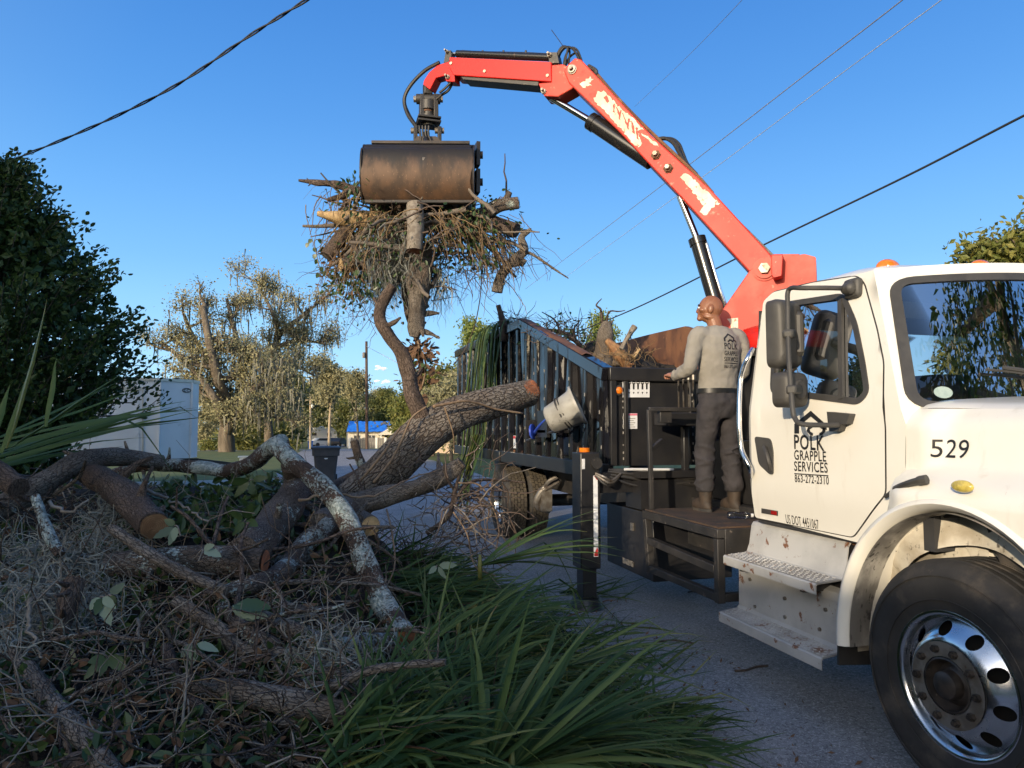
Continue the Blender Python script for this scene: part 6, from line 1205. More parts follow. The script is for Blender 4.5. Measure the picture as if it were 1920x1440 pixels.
    # cargo pocket edge
tro = remesh(mb.obj('trousers', M_TROUSER, per), .011, 4, .022, .07)
# boots
for s_, fo in ((-1, .04), (1, -.02)):
    x = .115 * s_; bt = MB()
    loft(bt, [(x, .0 + fo, .02, .045, .06), (x, -.005 + fo, .10, .048, .060), (x, -.01 + fo, .20, .054, .066), (x, -.01 + fo, .24, .055, .068)], 14)
    o_ = -.02 if s_ < 0 else .02
    loft(bt, [(x, .045 + fo, .018, .050, .125), (x, .048 + fo, .05, .052, .125), (x, .05 + fo, .075, .045, .11), (x, .04 + fo, .10, .03, .07)], 18)
    b_ = remesh(bt.obj('boot', M_BOOT, per), .010, 3); so = MB(); loft(so, [(x, .045 + fo, 0, .053, .132), (x, .045 + fo, .022, .053, .131)], 20); so.obj('boot_sole', M_RUBBER, b_)
# shirt: trunk and both sleeves as one skin
def limb(mb, pts, n=14):
    P = spline(np.array(pts), 5); mb.tube(P[:, :3], P[:, 3], n)
def L(r, f, h, q): return [*bpnt(r, f, h), q]
sh = MB()
loft(sh, [(0, .01, .955, .172, .120), (0, .005, 1.00, .170, .118), (0, .0, 1.08, .165, .112), (0, -.012, 1.20, .180, .118), (0, -.025, 1.32, .196, .118), (0, -.025, 1.42, .190, .100), (-.005, -.01, 1.475, .135, .08), (-.01, .005, 1.51, .07, .065)], 26)
LSH, LEL, LWR = (-.185, -.01, 1.415), (-.275, -.02, 1.16), (-.275, .215, 1.105)
limb(sh, [L(-.12, -.01, 1.42, .075), L(*LSH, .078), L(-.235, -.02, 1.30, .066), L(*LEL, .056), L(-.280, .08, 1.115, .050), L(*LWR, .040)])
limb(sh, [L(.12, -.01, 1.42, .075), L(.185, -.01, 1.415, .078), L(.235, -.01, 1.30, .066), L(.255, .02, 1.14, .056), L(.22, .13, 1.08, .050), L(.17, .24, 1.10, .040)])
for k in range(4):
    t = .2 + .2 * k; e = np.array(LEL) + (np.array(LWR) - np.array(LEL)) * t; a = np.linspace(0, 2 * PI, 17); sh.tube(np.array([bpnt(e[0] + .05 * math.cos(q), e[1] + .01 * math.sin(q), e[2] + .05 * math.sin(q) - .0) for q in a]), .006, 6, caps=False)
shirt = remesh(sh.obj('shirt', M_SHIRT, per), .010, 4, .020, .085)
bl = MB(); G = [[bpnt(.181 * math.cos(q), .005 + .130 * math.sin(q), h) for q in np.linspace(0, 2 * PI, 41)] for h in (.955, .993)]; bl.grid(G); bl.obj('belt', M_BELT, per)
# head turned left, chin up
hd = MB(); hc = np.array([-.035, .035, 1.655]); hdir = unit([-.80, .60, .16]); hr = unit(np.cross(hdir, [0, 0, 1])); hu = np.cross(hr, hdir)
def hpnt(r, f, u): v = hr * r + hdir * f + hu * u; return bpnt(hc[0] + v[0], hc[1] + v[1], hc[2] + v[2])
G = []
for v in np.linspace(-PI / 2, PI / 2, 21):
    row = []
    for q in np.linspace(0, 2 * PI, 33)[:-1]:
        x, y, z = math.cos(v) * math.cos(q), math.cos(v) * math.sin(q), math.sin(v)
        a, b_, c_ = .077, .100, .115
        if z < 0: a *= 1 - .18 * (-z) * (1 if y > 0 else .6); b_ *= 1 - .10 * (-z) if y > 0 else 1 - .28 * (-z)
        row.append((x * a, y * b_ + (.012 * (-z) if (z < 0 and y > 0) else 0), z * c_))
    G.append(row)
Gw = [[hpnt(*p) for p in row + row[:1]] for row in G]; hd.grid(Gw)
def blob(mb, c, r, n=12):
    mb.grid([[hpnt(c[0] + r[0] * math.cos(v) * math.cos(q), c[1] + r[1] * math.cos(v) * math.sin(q), c[2] + r[2] * math.sin(v)) for q in np.linspace(0, 2 * PI, n + 1)] for v in np.linspace(-PI / 2, PI / 2, 8)])
blob(hd, (0, .090, -.018), (.014, .022, .028)); blob(hd, (0, .101, -.032), (.017, .015, .013))           # nose
blob(hd, (0, .084, .016), (.050, .018, .012)); blob(hd, (0, .074, -.088), (.032, .026, .022)); blob(hd, (0, .088, -.060), (.026, .011, .008)); blob(hd, (0, .087, -.069), (.024, .011, .008))  # brow, chin, lips
for s_ in (-1, 1):
    blob(hd, (s_ * .080, -.008, -.010), (.012, .024, .036)); blob(hd, (s_ * .055, .055, -.022), (.022, .03, .02)); blob(hd, (s_ * .056, .0, -.07), (.016, .045, .022))
limb(hd, [[*bpnt(-.012, .0, 1.46), .070], [*bpnt(-.018, .008, 1.53), .058], [*hpnt(0, -.028, -.075), .060], [*hpnt(0, -.02, -.02), .06]])
head = remesh(hd.obj('head', M_SKIN, per), .0065, 3)
for s_ in (-1, 1):
    eb = MB(); blob(eb, (s_ * .032, .088, -.003), (.012, .010, .010), 10); eb.obj('eye', M_LABEL, head); br_ = MB(); br_.tube(spline([hpnt(s_ * .014, .101, .018), hpnt(s_ * .034, .098, .023), hpnt(s_ * .055, .083, .016)], 4), .0042, 5); br_.obj('eyebrow', M_INK, head)
col_ = MB(); a = np.linspace(0, 2 * PI, 25); col_.tube(np.array([bpnt(-.012 + .069 * math.cos(q), .004 + .066 * math.sin(q), 1.497 + .012 * math.sin(q)) for q in a]), .012, 8, caps=False); col_.obj('collar', M_SHIRT, per)
# hands closed on the levers
def hand(wr, dirv, palm_dn, name):
    wr = np.array(wr); d = unit(dirv); dn = unit(palm_dn - d * np.dot(palm_dn, d)); sd = np.cross(d, dn); mb = MB()
    pt = lambda a, b, c: bpnt(*(wr + d * a + sd * b + dn * c))
    mb.tube(np.array([pt(-.02, 0, 0), pt(.02, 0, 0), pt(.06, 0, .002), pt(.085, 0, .004)]), [.026, .032, .037, .030], 12, flat=.62)
    for k, (b_, ln) in enumerate(((-.030, .9), (-.010, 1.0), (.010, .95), (.029, .78))):
        P = [pt(.075, b_, 0), pt(.075 + .034 * ln, b_ * 1.05, .006), pt(.075 + .045 * ln, b_ * 1.05, .030 * ln), pt(.075 + .024 * ln, b_, .048 * ln)]
        mb.tube(spline(P, 4), np.linspace(.0098, .0078, 13), 8)
    mb.tube(spline([pt(.02, -.026, .008), pt(.045, -.046, .022), pt(.070, -.040, .040), pt(.082, -.022, .046)], 4), np.linspace(.0125, .009, 13), 8)
    return remesh(mb.obj(name, M_PALM, per), .0045, 2)
hand(LWR, [-.02, .95, .25], np.array([.25, -.1, -1.]), 'hand'); hand((.17, .24, 1.10), [-.1, .95, .2], np.array([-.2, 0, -1.]), 'hand')
# print on the back of the shirt
dg = bpy.context.evaluated_depsgraph_get(); so_ = shirt.evaluated_get(dg); bvh = BVHTree.FromObject(shirt, dg); soff = Vector(wpos(shirt))
def onshirt(r, h):
    o_ = Vector(bpnt(r, -.5, h)) - soff; hit = bvh.ray_cast(o_, Vector(FWD)); p = hit[0] if hit[0] is not None else o_ + Vector(FWD) * .4
    return np.array(p + soff) - FWD * .004
def shirt_print(body, r0, h0, wdt, hgt, bold, name='shirt_print'):
    V, T = text_mesh(body, hgt, bold); V[:, 0] *= wdt / V[:, 0].max(); bm = bmesh.new(); vs = [bm.verts.new((x, y, 0)) for x, y in V]
    for t in T:
        try: bm.faces.new([vs[i] for i in t])
        except ValueError: pass
    bmesh.ops.subdivide_edges(bm, edges=[e for e in bm.edges if e.calc_length() > .02], cuts=2, use_grid_fill=True); bmesh.ops.triangulate(bm, faces=bm.faces)
    bm.verts.index_update(); P = [onshirt(r0 + v.co.x, h0 + v.co.y) for v in bm.verts]; F = [[v.index for v in f.verts] for f in bm.faces]; bm.free()
    mb = MB(); mb.add(P, None, F); return mb.obj(name, M_INK, shirt, smooth=False, fix=False)
cx = .025
shirt_print('POLK', cx - .055, 1.305, .135, .052, .02); shirt_print('GRAPPLE', cx - .055, 1.255, .140, .036, .008); shirt_print('SERVICES', cx - .055, 1.207, .150, .036, .008); shirt_print('863-272-2310', cx - .050, 1.155, .150, .024, .004)
def shirt_shape(pts):
    mb = MB(); P = dense(np.array(pts), .02); panel(mb, P, [], lambda u, v: onshirt(u, v), .02); return mb.obj('shirt_print', M_INK, shirt, smooth=False, fix=False)
shirt_shape([(cx - .05, 1.196), (cx + .09, 1.196), (cx + .09, 1.191), (cx - .05, 1.191)])
shirt_shape([(cx - .055, 1.368), (cx - .055, 1.395), (cx - .01, 1.435), (cx + .05, 1.402), (cx + .05, 1.385), (cx + .038, 1.385), (cx + .038, 1.395), (cx - .01, 1.420), (cx - .040, 1.392), (cx - .040, 1.368)])
for dx in (0, .042): shirt_shape([(cx - .005 + dx, 1.385), (cx + .02 + dx, 1.385), (cx + .034 + dx, 1.368), (cx + .022 + dx, 1.362), (cx + .014 + dx, 1.374), (cx - .0 + dx, 1.374), (cx - .012 + dx, 1.362), (cx - .022 + dx, 1.370)])
# crushed clear bottle on the platform
c = onZ(1385, 966, PZ + .03); bo = MB(); P = np.array([c + np.array([-.075, .03, 0]), c + np.array([-.06, .024, 0]), c + np.array([-.03, .012, .003]), c, c + np.array([.03, -.012, -.002]), c + np.array([.055, -.022, 0]), c + np.array([.08, -.032, 0])]); bo.tube(P, [.020, .028, .026, .021, .027, .024, .012], 12); ob = bo.obj('plastic_bottle', M_CLEAR); props(ob, "crushed clear plastic bottle lying on the platform beside the man's boots", 'bottle')
cp = MB(); cp.cyl(P[-1], P[-1] + unit(P[-1] - P[-2]) * .018, .014, 10); cp.obj('bottle_cap', M_LABEL, ob)
# ================================================================== BRUSH PILE
def hA(X): return np.interp(X, [-6.5, -4.5, -2.0, -.3, .1, .55, .95, 1.3, 1.7, 2.1, 2.7], [.75, 1.0, 1.04, 1.0, .90, .56, .38, .22, .07, -.04, -.1])
def hB(Y): return np.interp(Y, [.5, 1.2, 2.0, 2.6, 3.2, 4.0, 4.8, 5.4, 6.2, 7.2], [-.15, .24, .44, .56, .70, .86, .97, .98, .60, -.1])
def mound(X, Y): return 1.27 * hA(X) * hB(Y) + .05 * math.sin(X * 3.1 + 1) * math.sin(Y * 2.7) + .03 * math.sin(X * 7.3 + Y * 5.1)
def onpile(px, py, lift=.03, far=7.0):
    d = ray(px, py); t = .8; pz = None
    while t < far:
        p = EYE + d * t
        if p[2] < mound(p[0], p[1]): return EYE + d * (t - .03) - unit(d) * lift
        t += .04
    return None
def hp(pts, lift=.04, D=None):
    """sight lines met with the heap; a third number is an explicit distance"""
    out = []
    for q in pts:
        if len(q) > 2: out.append(dep(*q)); continue
        p = onpile(q[0], q[1], lift); out.append(p if p is not None else dep(q[0], q[1], D or 4.6))
    return np.array(out)
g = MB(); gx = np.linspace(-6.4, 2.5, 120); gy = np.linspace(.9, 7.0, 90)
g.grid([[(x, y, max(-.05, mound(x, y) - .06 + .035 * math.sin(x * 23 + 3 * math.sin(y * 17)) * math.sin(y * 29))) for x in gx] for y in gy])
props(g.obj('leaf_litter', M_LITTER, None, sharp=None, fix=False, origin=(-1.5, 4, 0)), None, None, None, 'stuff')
def barktube(P, r, n=18, rough=.06, ridge=0, seed=0, per=5):
    """stem with an uneven, ridged skin; returns arrays and the two end rings"""
    S = spline(np.column_stack([P, r]), per); pts, rr = S[:, :3], S[:, 3]
    L = np.concatenate([[0], np.cumsum(np.linalg.norm(np.diff(pts, axis=0), axis=1))]); k = max(6, int(L[-1] / (rr.mean() * (.45 if n < 80 else .06)))); u = np.linspace(0, L[-1], min(k, 160 if n < 80 else 420))
    C = np.column_stack([np.interp(u, L, pts[:, i]) for i in range(3)]); R = np.interp(u, L, rr); T, N, B_ = frames(C); a = np.arange(n) / n * 2 * PI; rg = np.random.default_rng(seed); ph = rg.uniform(0, 9, 6)
    uu = (u / rr.mean())[:, None]; A = a[None]
    w_ = 1 + rough * (np.sin(2 * A + .5 * uu + ph[0]) * .5 + np.sin(3 * A - .8 * uu + ph[1]) * .4 + np.sin(uu * 1.1 + ph[2]) * .45 + np.sin(5 * A + 1.7 * uu + ph[3]) * .25)
    if ridge and n >= 80:                              # plates of bark between a net of cracks
        Aw = A + .10 * np.sin(uu * 2.1 + ph[4]) + .06 * np.sin(uu * 5.3 + 3 * A); f1 = np.abs(np.sin(Aw * 19 + uu * 9.5 + .9 * np.sin(uu * 3.1 + 2 * A))); f2 = np.abs(np.sin(Aw * 19 - uu * 7.6 + 1.0 * np.sin(uu * 2.7 - 3 * A))); f3 = np.abs(np.sin(Aw * 17 + .8 * uu + np.sin(uu * 6)))
        w_ = w_ + ridge * (np.minimum(np.minimum(f1, f2) * 1.6, 1) ** .6 - .6) + ridge * .28 * (f3 - .5) + ridge * .22 * (rg.random(w_.shape) - .5)
    elif ridge:
        f1 = np.abs(np.sin(A * n / 9.0 + .9 * np.sin(uu * .8 + ph[4]) + .35 * uu)); f2 = np.abs(np.sin(A * n / 11.0 - .9 * np.sin(uu * .9 + ph[5]) - .42 * uu)); f3 = rg.random(w_.shape)
        w_ = w_ + ridge * (np.minimum(f1, f2) ** .5 - .6) + ridge * .35 * (f3 - .5)
    V = C[:, None] + (R[:, None] * w_)[..., None] * (np.cos(a)[None, :, None] * N[:, None] + np.sin(a)[None, :, None] * B_[:, None]); global BKA; BKA = np.stack([np.repeat(R[:, None] * 1.0, n, 1) * np.cos(a), np.repeat(R[:, None], n, 1) * np.sin(a), np.repeat(u[:, None], n, 1) + seed * 1.7], -1); BKA = np.concatenate([BKA, BKA[:, :1]], 1); return V, C, T, R
def stem(name, label, cat, P, r, m, ends=(None, None), seed=0, group=None, n=16, rough=.07, ridge=0, extra=(), per=5, stubs=3):
    """a log or limb as one thing: bark skin, cut faces as parts, side limbs joined into the same bark"""
    P = np.asarray(P, float).copy(); r = np.ones(len(P)) * r if np.isscalar(r) else np.asarray(r, float)
    if group == GP:                                   # rest on the heap instead of sinking into it
        for i in range(len(P)):
            v = P[i] - EYE; t0 = np.linalg.norm(v); v = v / t0; t = .9
            while t < t0:
                q = EYE + v * t
                if q[2] < mound(q[0], q[1]) + r[i] * .3: P[i] = EYE + v * (t - r[i] * 1.3 - .025); break
                t += .02
    V, C, T, R = barktube(P, r, n, rough, ridge, seed, per); mb = MB(); G = np.concatenate([V, V[:, :1]], 1); mb.grid(G, BKA)
    for e in (0, -1):
        sg = -1 if e == 0 else 1; ring_ = V[e]; mb.add(np.vstack([ring_, C[e] + sg * T[e] * R[e] * .12]), None, [[i, (i + 1) % n, n] for i in range(n)])
    rgs = np.random.default_rng(seed + 500); extra = list(extra)
    for _ in range(stubs if len(C) > 8 else 0):           # broken twig stubs and knots
        i = rgs.integers(2, len(C) - 2); rr_ = R[i]; s_ = rgs.normal(size=3); s_ = unit(s_ - T[i] * np.dot(s_, T[i]) + T[i] * rgs.normal() * .7); l_ = rr_ * rgs.uniform(1.5, 3.6); extra.append(([C[i], C[i] + s_ * l_ * .6, C[i] + s_ * l_ + rgs.normal(size=3) * rr_ * .3], [rr_ * .42, rr_ * .26, rr_ * .13]))
    for Pq, rq in extra:
        Vq, Cq, Tq, Rq = barktube(np.asarray(Pq, float), rq, max(8, n * 2 // 3), rough, ridge, seed + 9, per); mb.grid(np.concatenate([Vq, Vq[:, :1]], 1), BKA); k = Vq.shape[1]; mb.add(np.vstack([Vq[-1], Cq[-1] + Tq[-1] * Rq[-1] * .2]), None, [[i, (i + 1) % k, k] for i in range(k)])
    o = mb.obj(name, m, None, sharp=None); props(o, label, cat, group)
    for e, mt in ((0, ends[0]), (-1, ends[1])):
        if mt is None: continue
        sg = -1 if e == 0 else 1; rg = np.random.default_rng(seed + 3 + sg); c = C[e] + sg * T[e] * R[e] * .14; rows = []
        for s_ in (.93, .62, .3): rows.append(c + (V[e] - C[e]) * s_ + sg * T[e] * (R[e] * .03 * rg.random((n, 1)) + (.93 - s_) * R[e] * .06))
        mb = MB(); ra = lambda s_, k_: np.column_stack([np.full(k_, s_ * R[e]), np.zeros(k_), np.zeros(k_)]); mb.grid(np.concatenate([np.array(rows), np.array(rows)[:, :1]], 1), np.array([ra(s_, n + 1) for s_ in (.93, .62, .3)])); mb.add(np.vstack([rows[-1], c + sg * T[e] * R[e] * .05]), None, [[i, (i + 1) % n, n] for i in range(n)], np.vstack([ra(.3, n), [[0, 0, 0]]])); mb.obj('cut_face', mt, o, sharp=None)
    return o
GP = 'limbs and logs of the brush pile'
# hero: leaning forked oak trunk
h = np.array([dep(640, 960, 5.0), dep(690, 915, 5.0), dep(735, 872, 5.05), dep(775, 833, 5.1), dep(815, 800, 5.2), dep(870, 771, 5.35), dep(935, 752, 5.55), dep(995, 736, 5.75)])
lb = np.array([dep(806, 812, 5.16), dep(790, 780, 5.14), dep(772, 738, 5.15), dep(766, 700, 5.2), dep(752, 662, 5.22), dep(728, 628, 5.25), dep(712, 596, 5.28), dep(718, 566, 5.3), dep(737, 536, 5.3)])
hero = stem('forked_log', 'thick leaning oak log with deeply cracked bark and a tall curved side limb', 'log', h, [.150, .150, .146, .146, .148, .135, .122, .112], M_BARKOAK, (None, M_WOODRED), 4, None, 160, .06, .035, per=7, stubs=0)
Vq, Cq, Tq, Rq = barktube(lb, [.10, .070, .056, .054, .050, .047, .044, .040, .034], 110, .10, .10, 77, 7); mb = MB(); mb.grid(np.concatenate([Vq, Vq[:, :1]], 1), BKA); mb.add(np.vstack([Vq[-1], Cq[-1] + Tq[-1] * .01]), None, [[i, (i + 1) % 110, 110] for i in range(110)])
for q_, d_, l_ in ((.35, [.7, .2, .5], .12), (.55, [-.8, -.1, .4], .09), (.72, [.6, -.5, .2], .16), (.85, [-.6, .3, .6], .08)):
    c_ = Cq[int(q_ * len(Cq))]; Vs_, Cs_, Ts_, Rs_ = barktube([c_, c_ + unit(d_) * l_ * .6, c_ + unit(d_) * l_ + [0, 0, .02]], [.022, .018, .010], 14, .15, 0, int(q_ * 99)); mb.grid(np.concatenate([Vs_, Vs_[:, :1]], 1), BKA)
mb.obj('side_limb', M_BARKRED, hero, sharp=None)
Vq, Cq, Tq, Rq = barktube(h, [.150, .150, .146, .146, .148, .135, .122, .112], 160, .06, .035, 4, 7); m_ = len(Vq); i0 = int(m_ * .93); te = unit(EYE - Cq[-1]); dd_ = ((Vq[-1] - Cq[-1]) @ (te + np.array([.5, 0, .6]))); j0 = int(np.argmax(dd_)); rgw = np.random.default_rng(12); mb = MB()
cols = (np.arange(j0 - 25, j0 + 26)) % 160; sub_ = Vq[i0:][:, cols]; cc_ = Cq[i0:][:, None]; sub_ = cc_ + (sub_ - cc_) * 1.012 + rgw.normal(size=sub_.shape) * .0015; a_, b_ = sub_.shape[:2]; Qs = []
for i in range(a_ - 1):
    for j in range(b_ - 1):
        if abs(j - b_ / 2) < (b_ / 2) * (.35 + .65 * i / a_) * (.8 + .2 * math.sin(i * 1.9)) + rgw.uniform(-3, 3): Qs.append([i * b_ + j, i * b_ + j + 1, (i + 1) * b_ + j + 1, (i + 1) * b_ + j])
mb.add(sub_.reshape(-1, 3), Qs); mb.obj('raw_wood', M_WOODRED, hero, sharp=None)
mb = MB(); c_ = h[-1] + (h[-1] - h[-2]) * .0; 
def vine(pts, r, label=None, name='vine', parent=None, m=None, n=6):
    S = spline(np.array(pts, float), 7); rr = np.linspace(r, r * .6, len(S)); mb = MB(); mb.tube(S, rr, 6); return mb.obj(name, m or M_VINE, parent, sharp=None)
vine([dep(812, 762, 4.98), dep(845, 756, 5.05), dep(872, 752, 5.12), dep(900, 757, 5.22), dep(930, 767, 5.32), dep(980, 775, 5.46)], .013, parent=hero)
vine([dep(700, 905, 4.72), dep(730, 868, 4.8), dep(752, 828, 4.86), dep(764, 800, 4.9), dep(775, 780, 4.96), dep(800, 762, 5.0)], .011, parent=hero)
vine([dep(834, 764, 5.0), dep(843, 790, 5.02), dep(850, 815, 5.05), dep(852, 850, 5.1)], .007, parent=hero)
vine([dep(672, 905, 4.75), dep(690, 885, 4.72), dep(722, 845, 4.75), dep(752, 800, 4.9)], .012, parent=hero)
# big limbs
stem('lichened_limb', 'long lichen-covered limb running down across the front of the pile from its bent elbow', 'limb', hp([(516, 832, 4.05), (550, 866, 3.95), (590, 900, 3.85), (627, 937, 3.75), (655, 985, 3.62), (675, 1028, 3.52), (690, 1070, 3.42), (708, 1112, 3.33), (732, 1152, 3.25), (762, 1192, 3.2)]), [.052, .052, .053, .052, .054, .057, .055, .054, .052, .050], M_LICHEN, (None, M_WOODRED), 5, GP, 22, .10)
stem('lichened_limb', 'pale lichened limb arching left along the crest of the pile from the elbow', 'limb', hp([(200, 892, 4.5), (250, 877, 4.5), (300, 872, 4.45), (383, 877, 4.4), (427, 884, 4.35), (473, 868, 4.25), (508, 840, 4.15), (530, 828, 4.1)]), [.03, .035, .04, .042, .046, .048, .055, .05], M_LICHEN, (None, None), 6, GP, 18, .10)
stem('old_log', 'brown log slanting down from the bent elbow into the shade behind the limb', 'log', [dep(548, 868, 4.1), dep(560, 905, 4.2), dep(530, 960, 4.1), dep(490, 1010, 4.0), dep(455, 1040, 3.9)], [.07, .085, .09, .09, .085], M_LICHEN2, (None, None), 7, GP, 22, .08, .03)
stem('curved_bough', 'big brown bough curving up along the left crest of the pile', 'limb', [dep(-40, 985, 3.2), dep(0, 955, 3.3), (dep(80, 908, 3.5)), dep(145, 868, 3.7), dep(190, 857, 3.9), dep(240, 858, 4.1), dep(300, 866, 4.3)], [.055, .058, .058, .056, .052, .050, .045], M_BARK, (None, None), 8, GP, 20, .08, .03)
stem('cut_log', 'dark smooth log with an orange sawn end facing us at left centre of the pile', 'log', [dep(165, 888, 3.75), dep(205, 908, 3.55), dep(245, 940, 3.35), dep(288, 985, 3.15)], [.062, .070, .070, .064], M_BARKRED, (None, M_WOOD), 9, GP, 22, .08)
stem('cut_log', 'lichen-spotted log with a ragged orange end lying level in mid pile', 'log', [dep(205, 1062, 3.05), dep(290, 1055, 3.05), dep(370, 1050, 3.05), dep(440, 1050, 3.05), dep(494, 1053, 3.05)], [.055, .060, .062, .060, .055], M_LICHEN2, (None, M_WOODRED), 10, GP, 22, .09)
stem('stick', 'straight brown stick lying diagonally over the lichen-spotted log', 'branch', [dep(208, 990, 2.95), dep(283, 1040, 2.85), dep(350, 1077, 2.78), dep(425, 1108, 2.72)], [.020, .024, .022, .019], M_BARK, (None, None), 11, GP, 12, .08)
stem('branch', 'thick dark branch bending down left beneath the lichened limb with a broken foot', 'branch', [dep(655, 955, 4.2), dep(630, 975, 4.0), dep(583, 1010, 3.75), (553, 1043) and dep(553, 1043, 3.6), dep(520, 1078, 3.45), dep(460, 1100, 3.35), dep(385, 1118, 3.2)], [.06, .055, .052, .05, .046, .034, .022], M_LICHEN2, (None, None), 12, GP, 18, .09, .03)
stem('cut_stub', 'short sawn stub showing a round pale cut face below the leaning log', 'log', [dep(640, 955, 4.5), dep(665, 970, 4.3), dep(694, 986, 4.0)], [.060, .062, .060], M_BARK, (None, M_WOODPALE), 13, GP, 22, .05)
stem('broken_root', 'long gnarled bough with a broken tip reaching right under the leaning log', 'limb', [dep(600, 985, 4.6), dep(645, 955, 4.6), dep(723, 930, 4.6), dep(790, 912, 4.65), dep(840, 888, 4.7), dep(866, 866, 4.7)], [.075, .075, .07, .062, .058, .042], M_BARK, (None, None), 14, GP, 18, .14, .05)
stem('dead_snag', 'short upright dead snag standing left of the leaning log', 'branch', [dep(692, 905, 5.9), dep(684, 885, 5.9), dep(673, 858, 5.9), dep(663, 826, 5.9)], [.045, .04, .038, .03], M_LICHEN2, (None, None), 15, GP, 12, .14)
stem('branch', 'dark branch rising from the crest to the left side of the leaning log', 'branch', [dep(600, 925, 5.1), dep(640, 905, 5.2), dep(690, 875, 5.3), dep(722, 852, 5.3)], [.045, .04, .034, .028], M_BARKRED, (None, None), 16, GP, 12, .1)
stem('stick', 'upright lichened stick leaning against the left side of the pile', 'branch', [dep(66, 930, 2.9), dep(83, 980, 2.85), dep(98, 1015, 2.8), dep(113, 1040, 2.78)], [.018, .021, .022, .020], M_LICHEN, (None, None), 17, GP, 12, .1)
stem('branch', 'grey branch running down to the bottom left corner', 'branch', [dep(25, 1225, 2.45), dep(60, 1268, 2.38), dep(100, 1320, 2.3), dep(150, 1375, 2.2), dep(215, 1460, 2.1)], [.026, .03, .03, .03, .03], M_BARK, (None, None), 18, GP, 14, .06)
stem('branch', 'mossy brown branch stepping down through the middle of the lower pile', 'branch', [dep(330, 1128, 2.75), dep(400, 1170, 2.66), dep(450, 1217, 2.6), dep(533, 1227, 2.6), dep(640, 1268, 2.55), dep(690, 1300, 2.5)], [.024, .027, .026, .024, .022, .018], M_BARK, (None, None), 19, GP, 14, .08)
stem('branch', 'short dark branch dropping from the middle of the lower pile', 'branch', [dep(312, 1215, 2.55), dep(333, 1277, 2.5), dep(352, 1310, 2.45), dep(398, 1346, 2.4)], [.022, .024, .021, .018], M_BARKRED, (None, None), 20, GP, 12, .08)
stem('old_log', 'long brown log lying level along the bottom of the pile', 'log', [dep(330, 1285, 2.62), dep(417, 1293, 2.6), dep(533, 1313, 2.6), dep(650, 1340, 2.58), dep(740, 1362, 2.56), dep(810, 1372, 2.55)], [.028, .038, .042, .042, .036, .022], M_BARK, (None, None), 21, GP, 18, .08)
stem('branch', 'dull brown branch slanting down right toward the palm leaves', 'branch', [dep(475, 1150, 2.85), dep(567, 1187, 2.8), dep(633, 1220, 2.75)], [.024, .027, .025], M_BARK, (None, None), 22, GP, 12, .08)
stem('branch', 'lichen-flecked branch wedged beside the dull brown branch', 'branch', [dep(415, 1140, 2.85), dep(467, 1187, 2.78), dep(520, 1215, 2.72)], [.026, .030, .026], M_LICHEN2, (None, None), 23, GP, 12, .1)
stem('stub', 'red-brown stub with flaking bark in the left heap of moss', 'branch', [dep(143, 1085, 2.65), dep(128, 1130, 2.6), dep(113, 1185, 2.55)], [.034, .036, .030], M_BARKRED, (None, None), 24, GP, 14, .1)
stem('lichened_limb', 'short lichened limb lying beneath the foot of the long lichen-covered limb', 'limb', [dep(600, 1215, 3.12), dep(660, 1208, 3.12), dep(715, 1198, 3.14), dep(760, 1192, 3.16)], [.028, .034, .034, .03], M_LICHEN, (None, None), 25, GP, 14, .1)
stem('branch', 'forked twiggy branch tangled at the right shoulder of the pile', 'branch', [dep(800, 1000, 4.6), dep(840, 968, 4.6), dep(852, 925, 4.65), dep(864, 880, 4.7)], [.016, .016, .014, .010], M_BARKRED, (None, None), 26, GP, 8, .1, 0, [([dep(846, 948, 4.62), dep(880, 905, 4.7), dep(930, 900, 4.9), dep(985, 905, 5.0)], [.012, .011, .009, .005]), ([dep(852, 920, 4.66), dep(835, 890, 4.6), dep(832, 870, 4.6)], [.010, .008, .005])])
stem('branch', 'half-buried log end at the far left of the pile', 'log', [dep(-40, 870, 3.0), dep(0, 890, 3.0), dep(35, 915, 2.95)], [.05, .05, .045], M_BARKRED, (None, None), 27, GP, 14, .08)
stem('branch', 'reddish branch end poking out at the bottom edge of the pile', 'branch', [dep(110, 1440, 2.1), dep(150, 1425, 2.12), dep(190, 1432, 2.1)], [.022, .025, .022], M_BARKRED, (None, None), 28, GP, 12, .08)
for i, (pts, r, lab) in enumerate((
    ([(257, 1160, 2.6), (265, 1200, 2.55), (277, 1243, 2.5), (290, 1285, 2.45), (303, 1315, 2.42)], .006, 'thin pale crooked twig hanging over the lower pile'),
    ([(57, 1123, 2.5), (55, 1170, 2.45), (66, 1205, 2.4), (78, 1235, 2.38)], .008, 'short lichened twig curling down beside the grey branch'),
    ([(250, 905, 3.9), (300, 930, 3.6), (345, 950, 3.45), (390, 982, 3.35)], .010, 'slim brown twig arching over the dark hollow in the pile'),
    ([(90, 940, 2.95), (130, 960, 2.9), (170, 935, 2.95)], .008, 'angular grey twig beside the upright lichened stick'),
    ([(560, 940, 3.7), (620, 925, 3.8), (700, 930, 4.0), (760, 900, 4.3), (830, 880, 4.6)], .008, 'long tan runner looping over the gnarled bough'))):
    S = spline(np.array([dep(*p) for p in pts]), 6); S = S + np.random.default_rng(i).normal(size=S.shape) * r * .5; mb = MB(); mb.tube(S, np.linspace(r, r * .45, len(S)), 7); props(mb.obj('twig', M_TWIG if i < 4 else M_VINE, None, sharp=None), lab, 'twig')
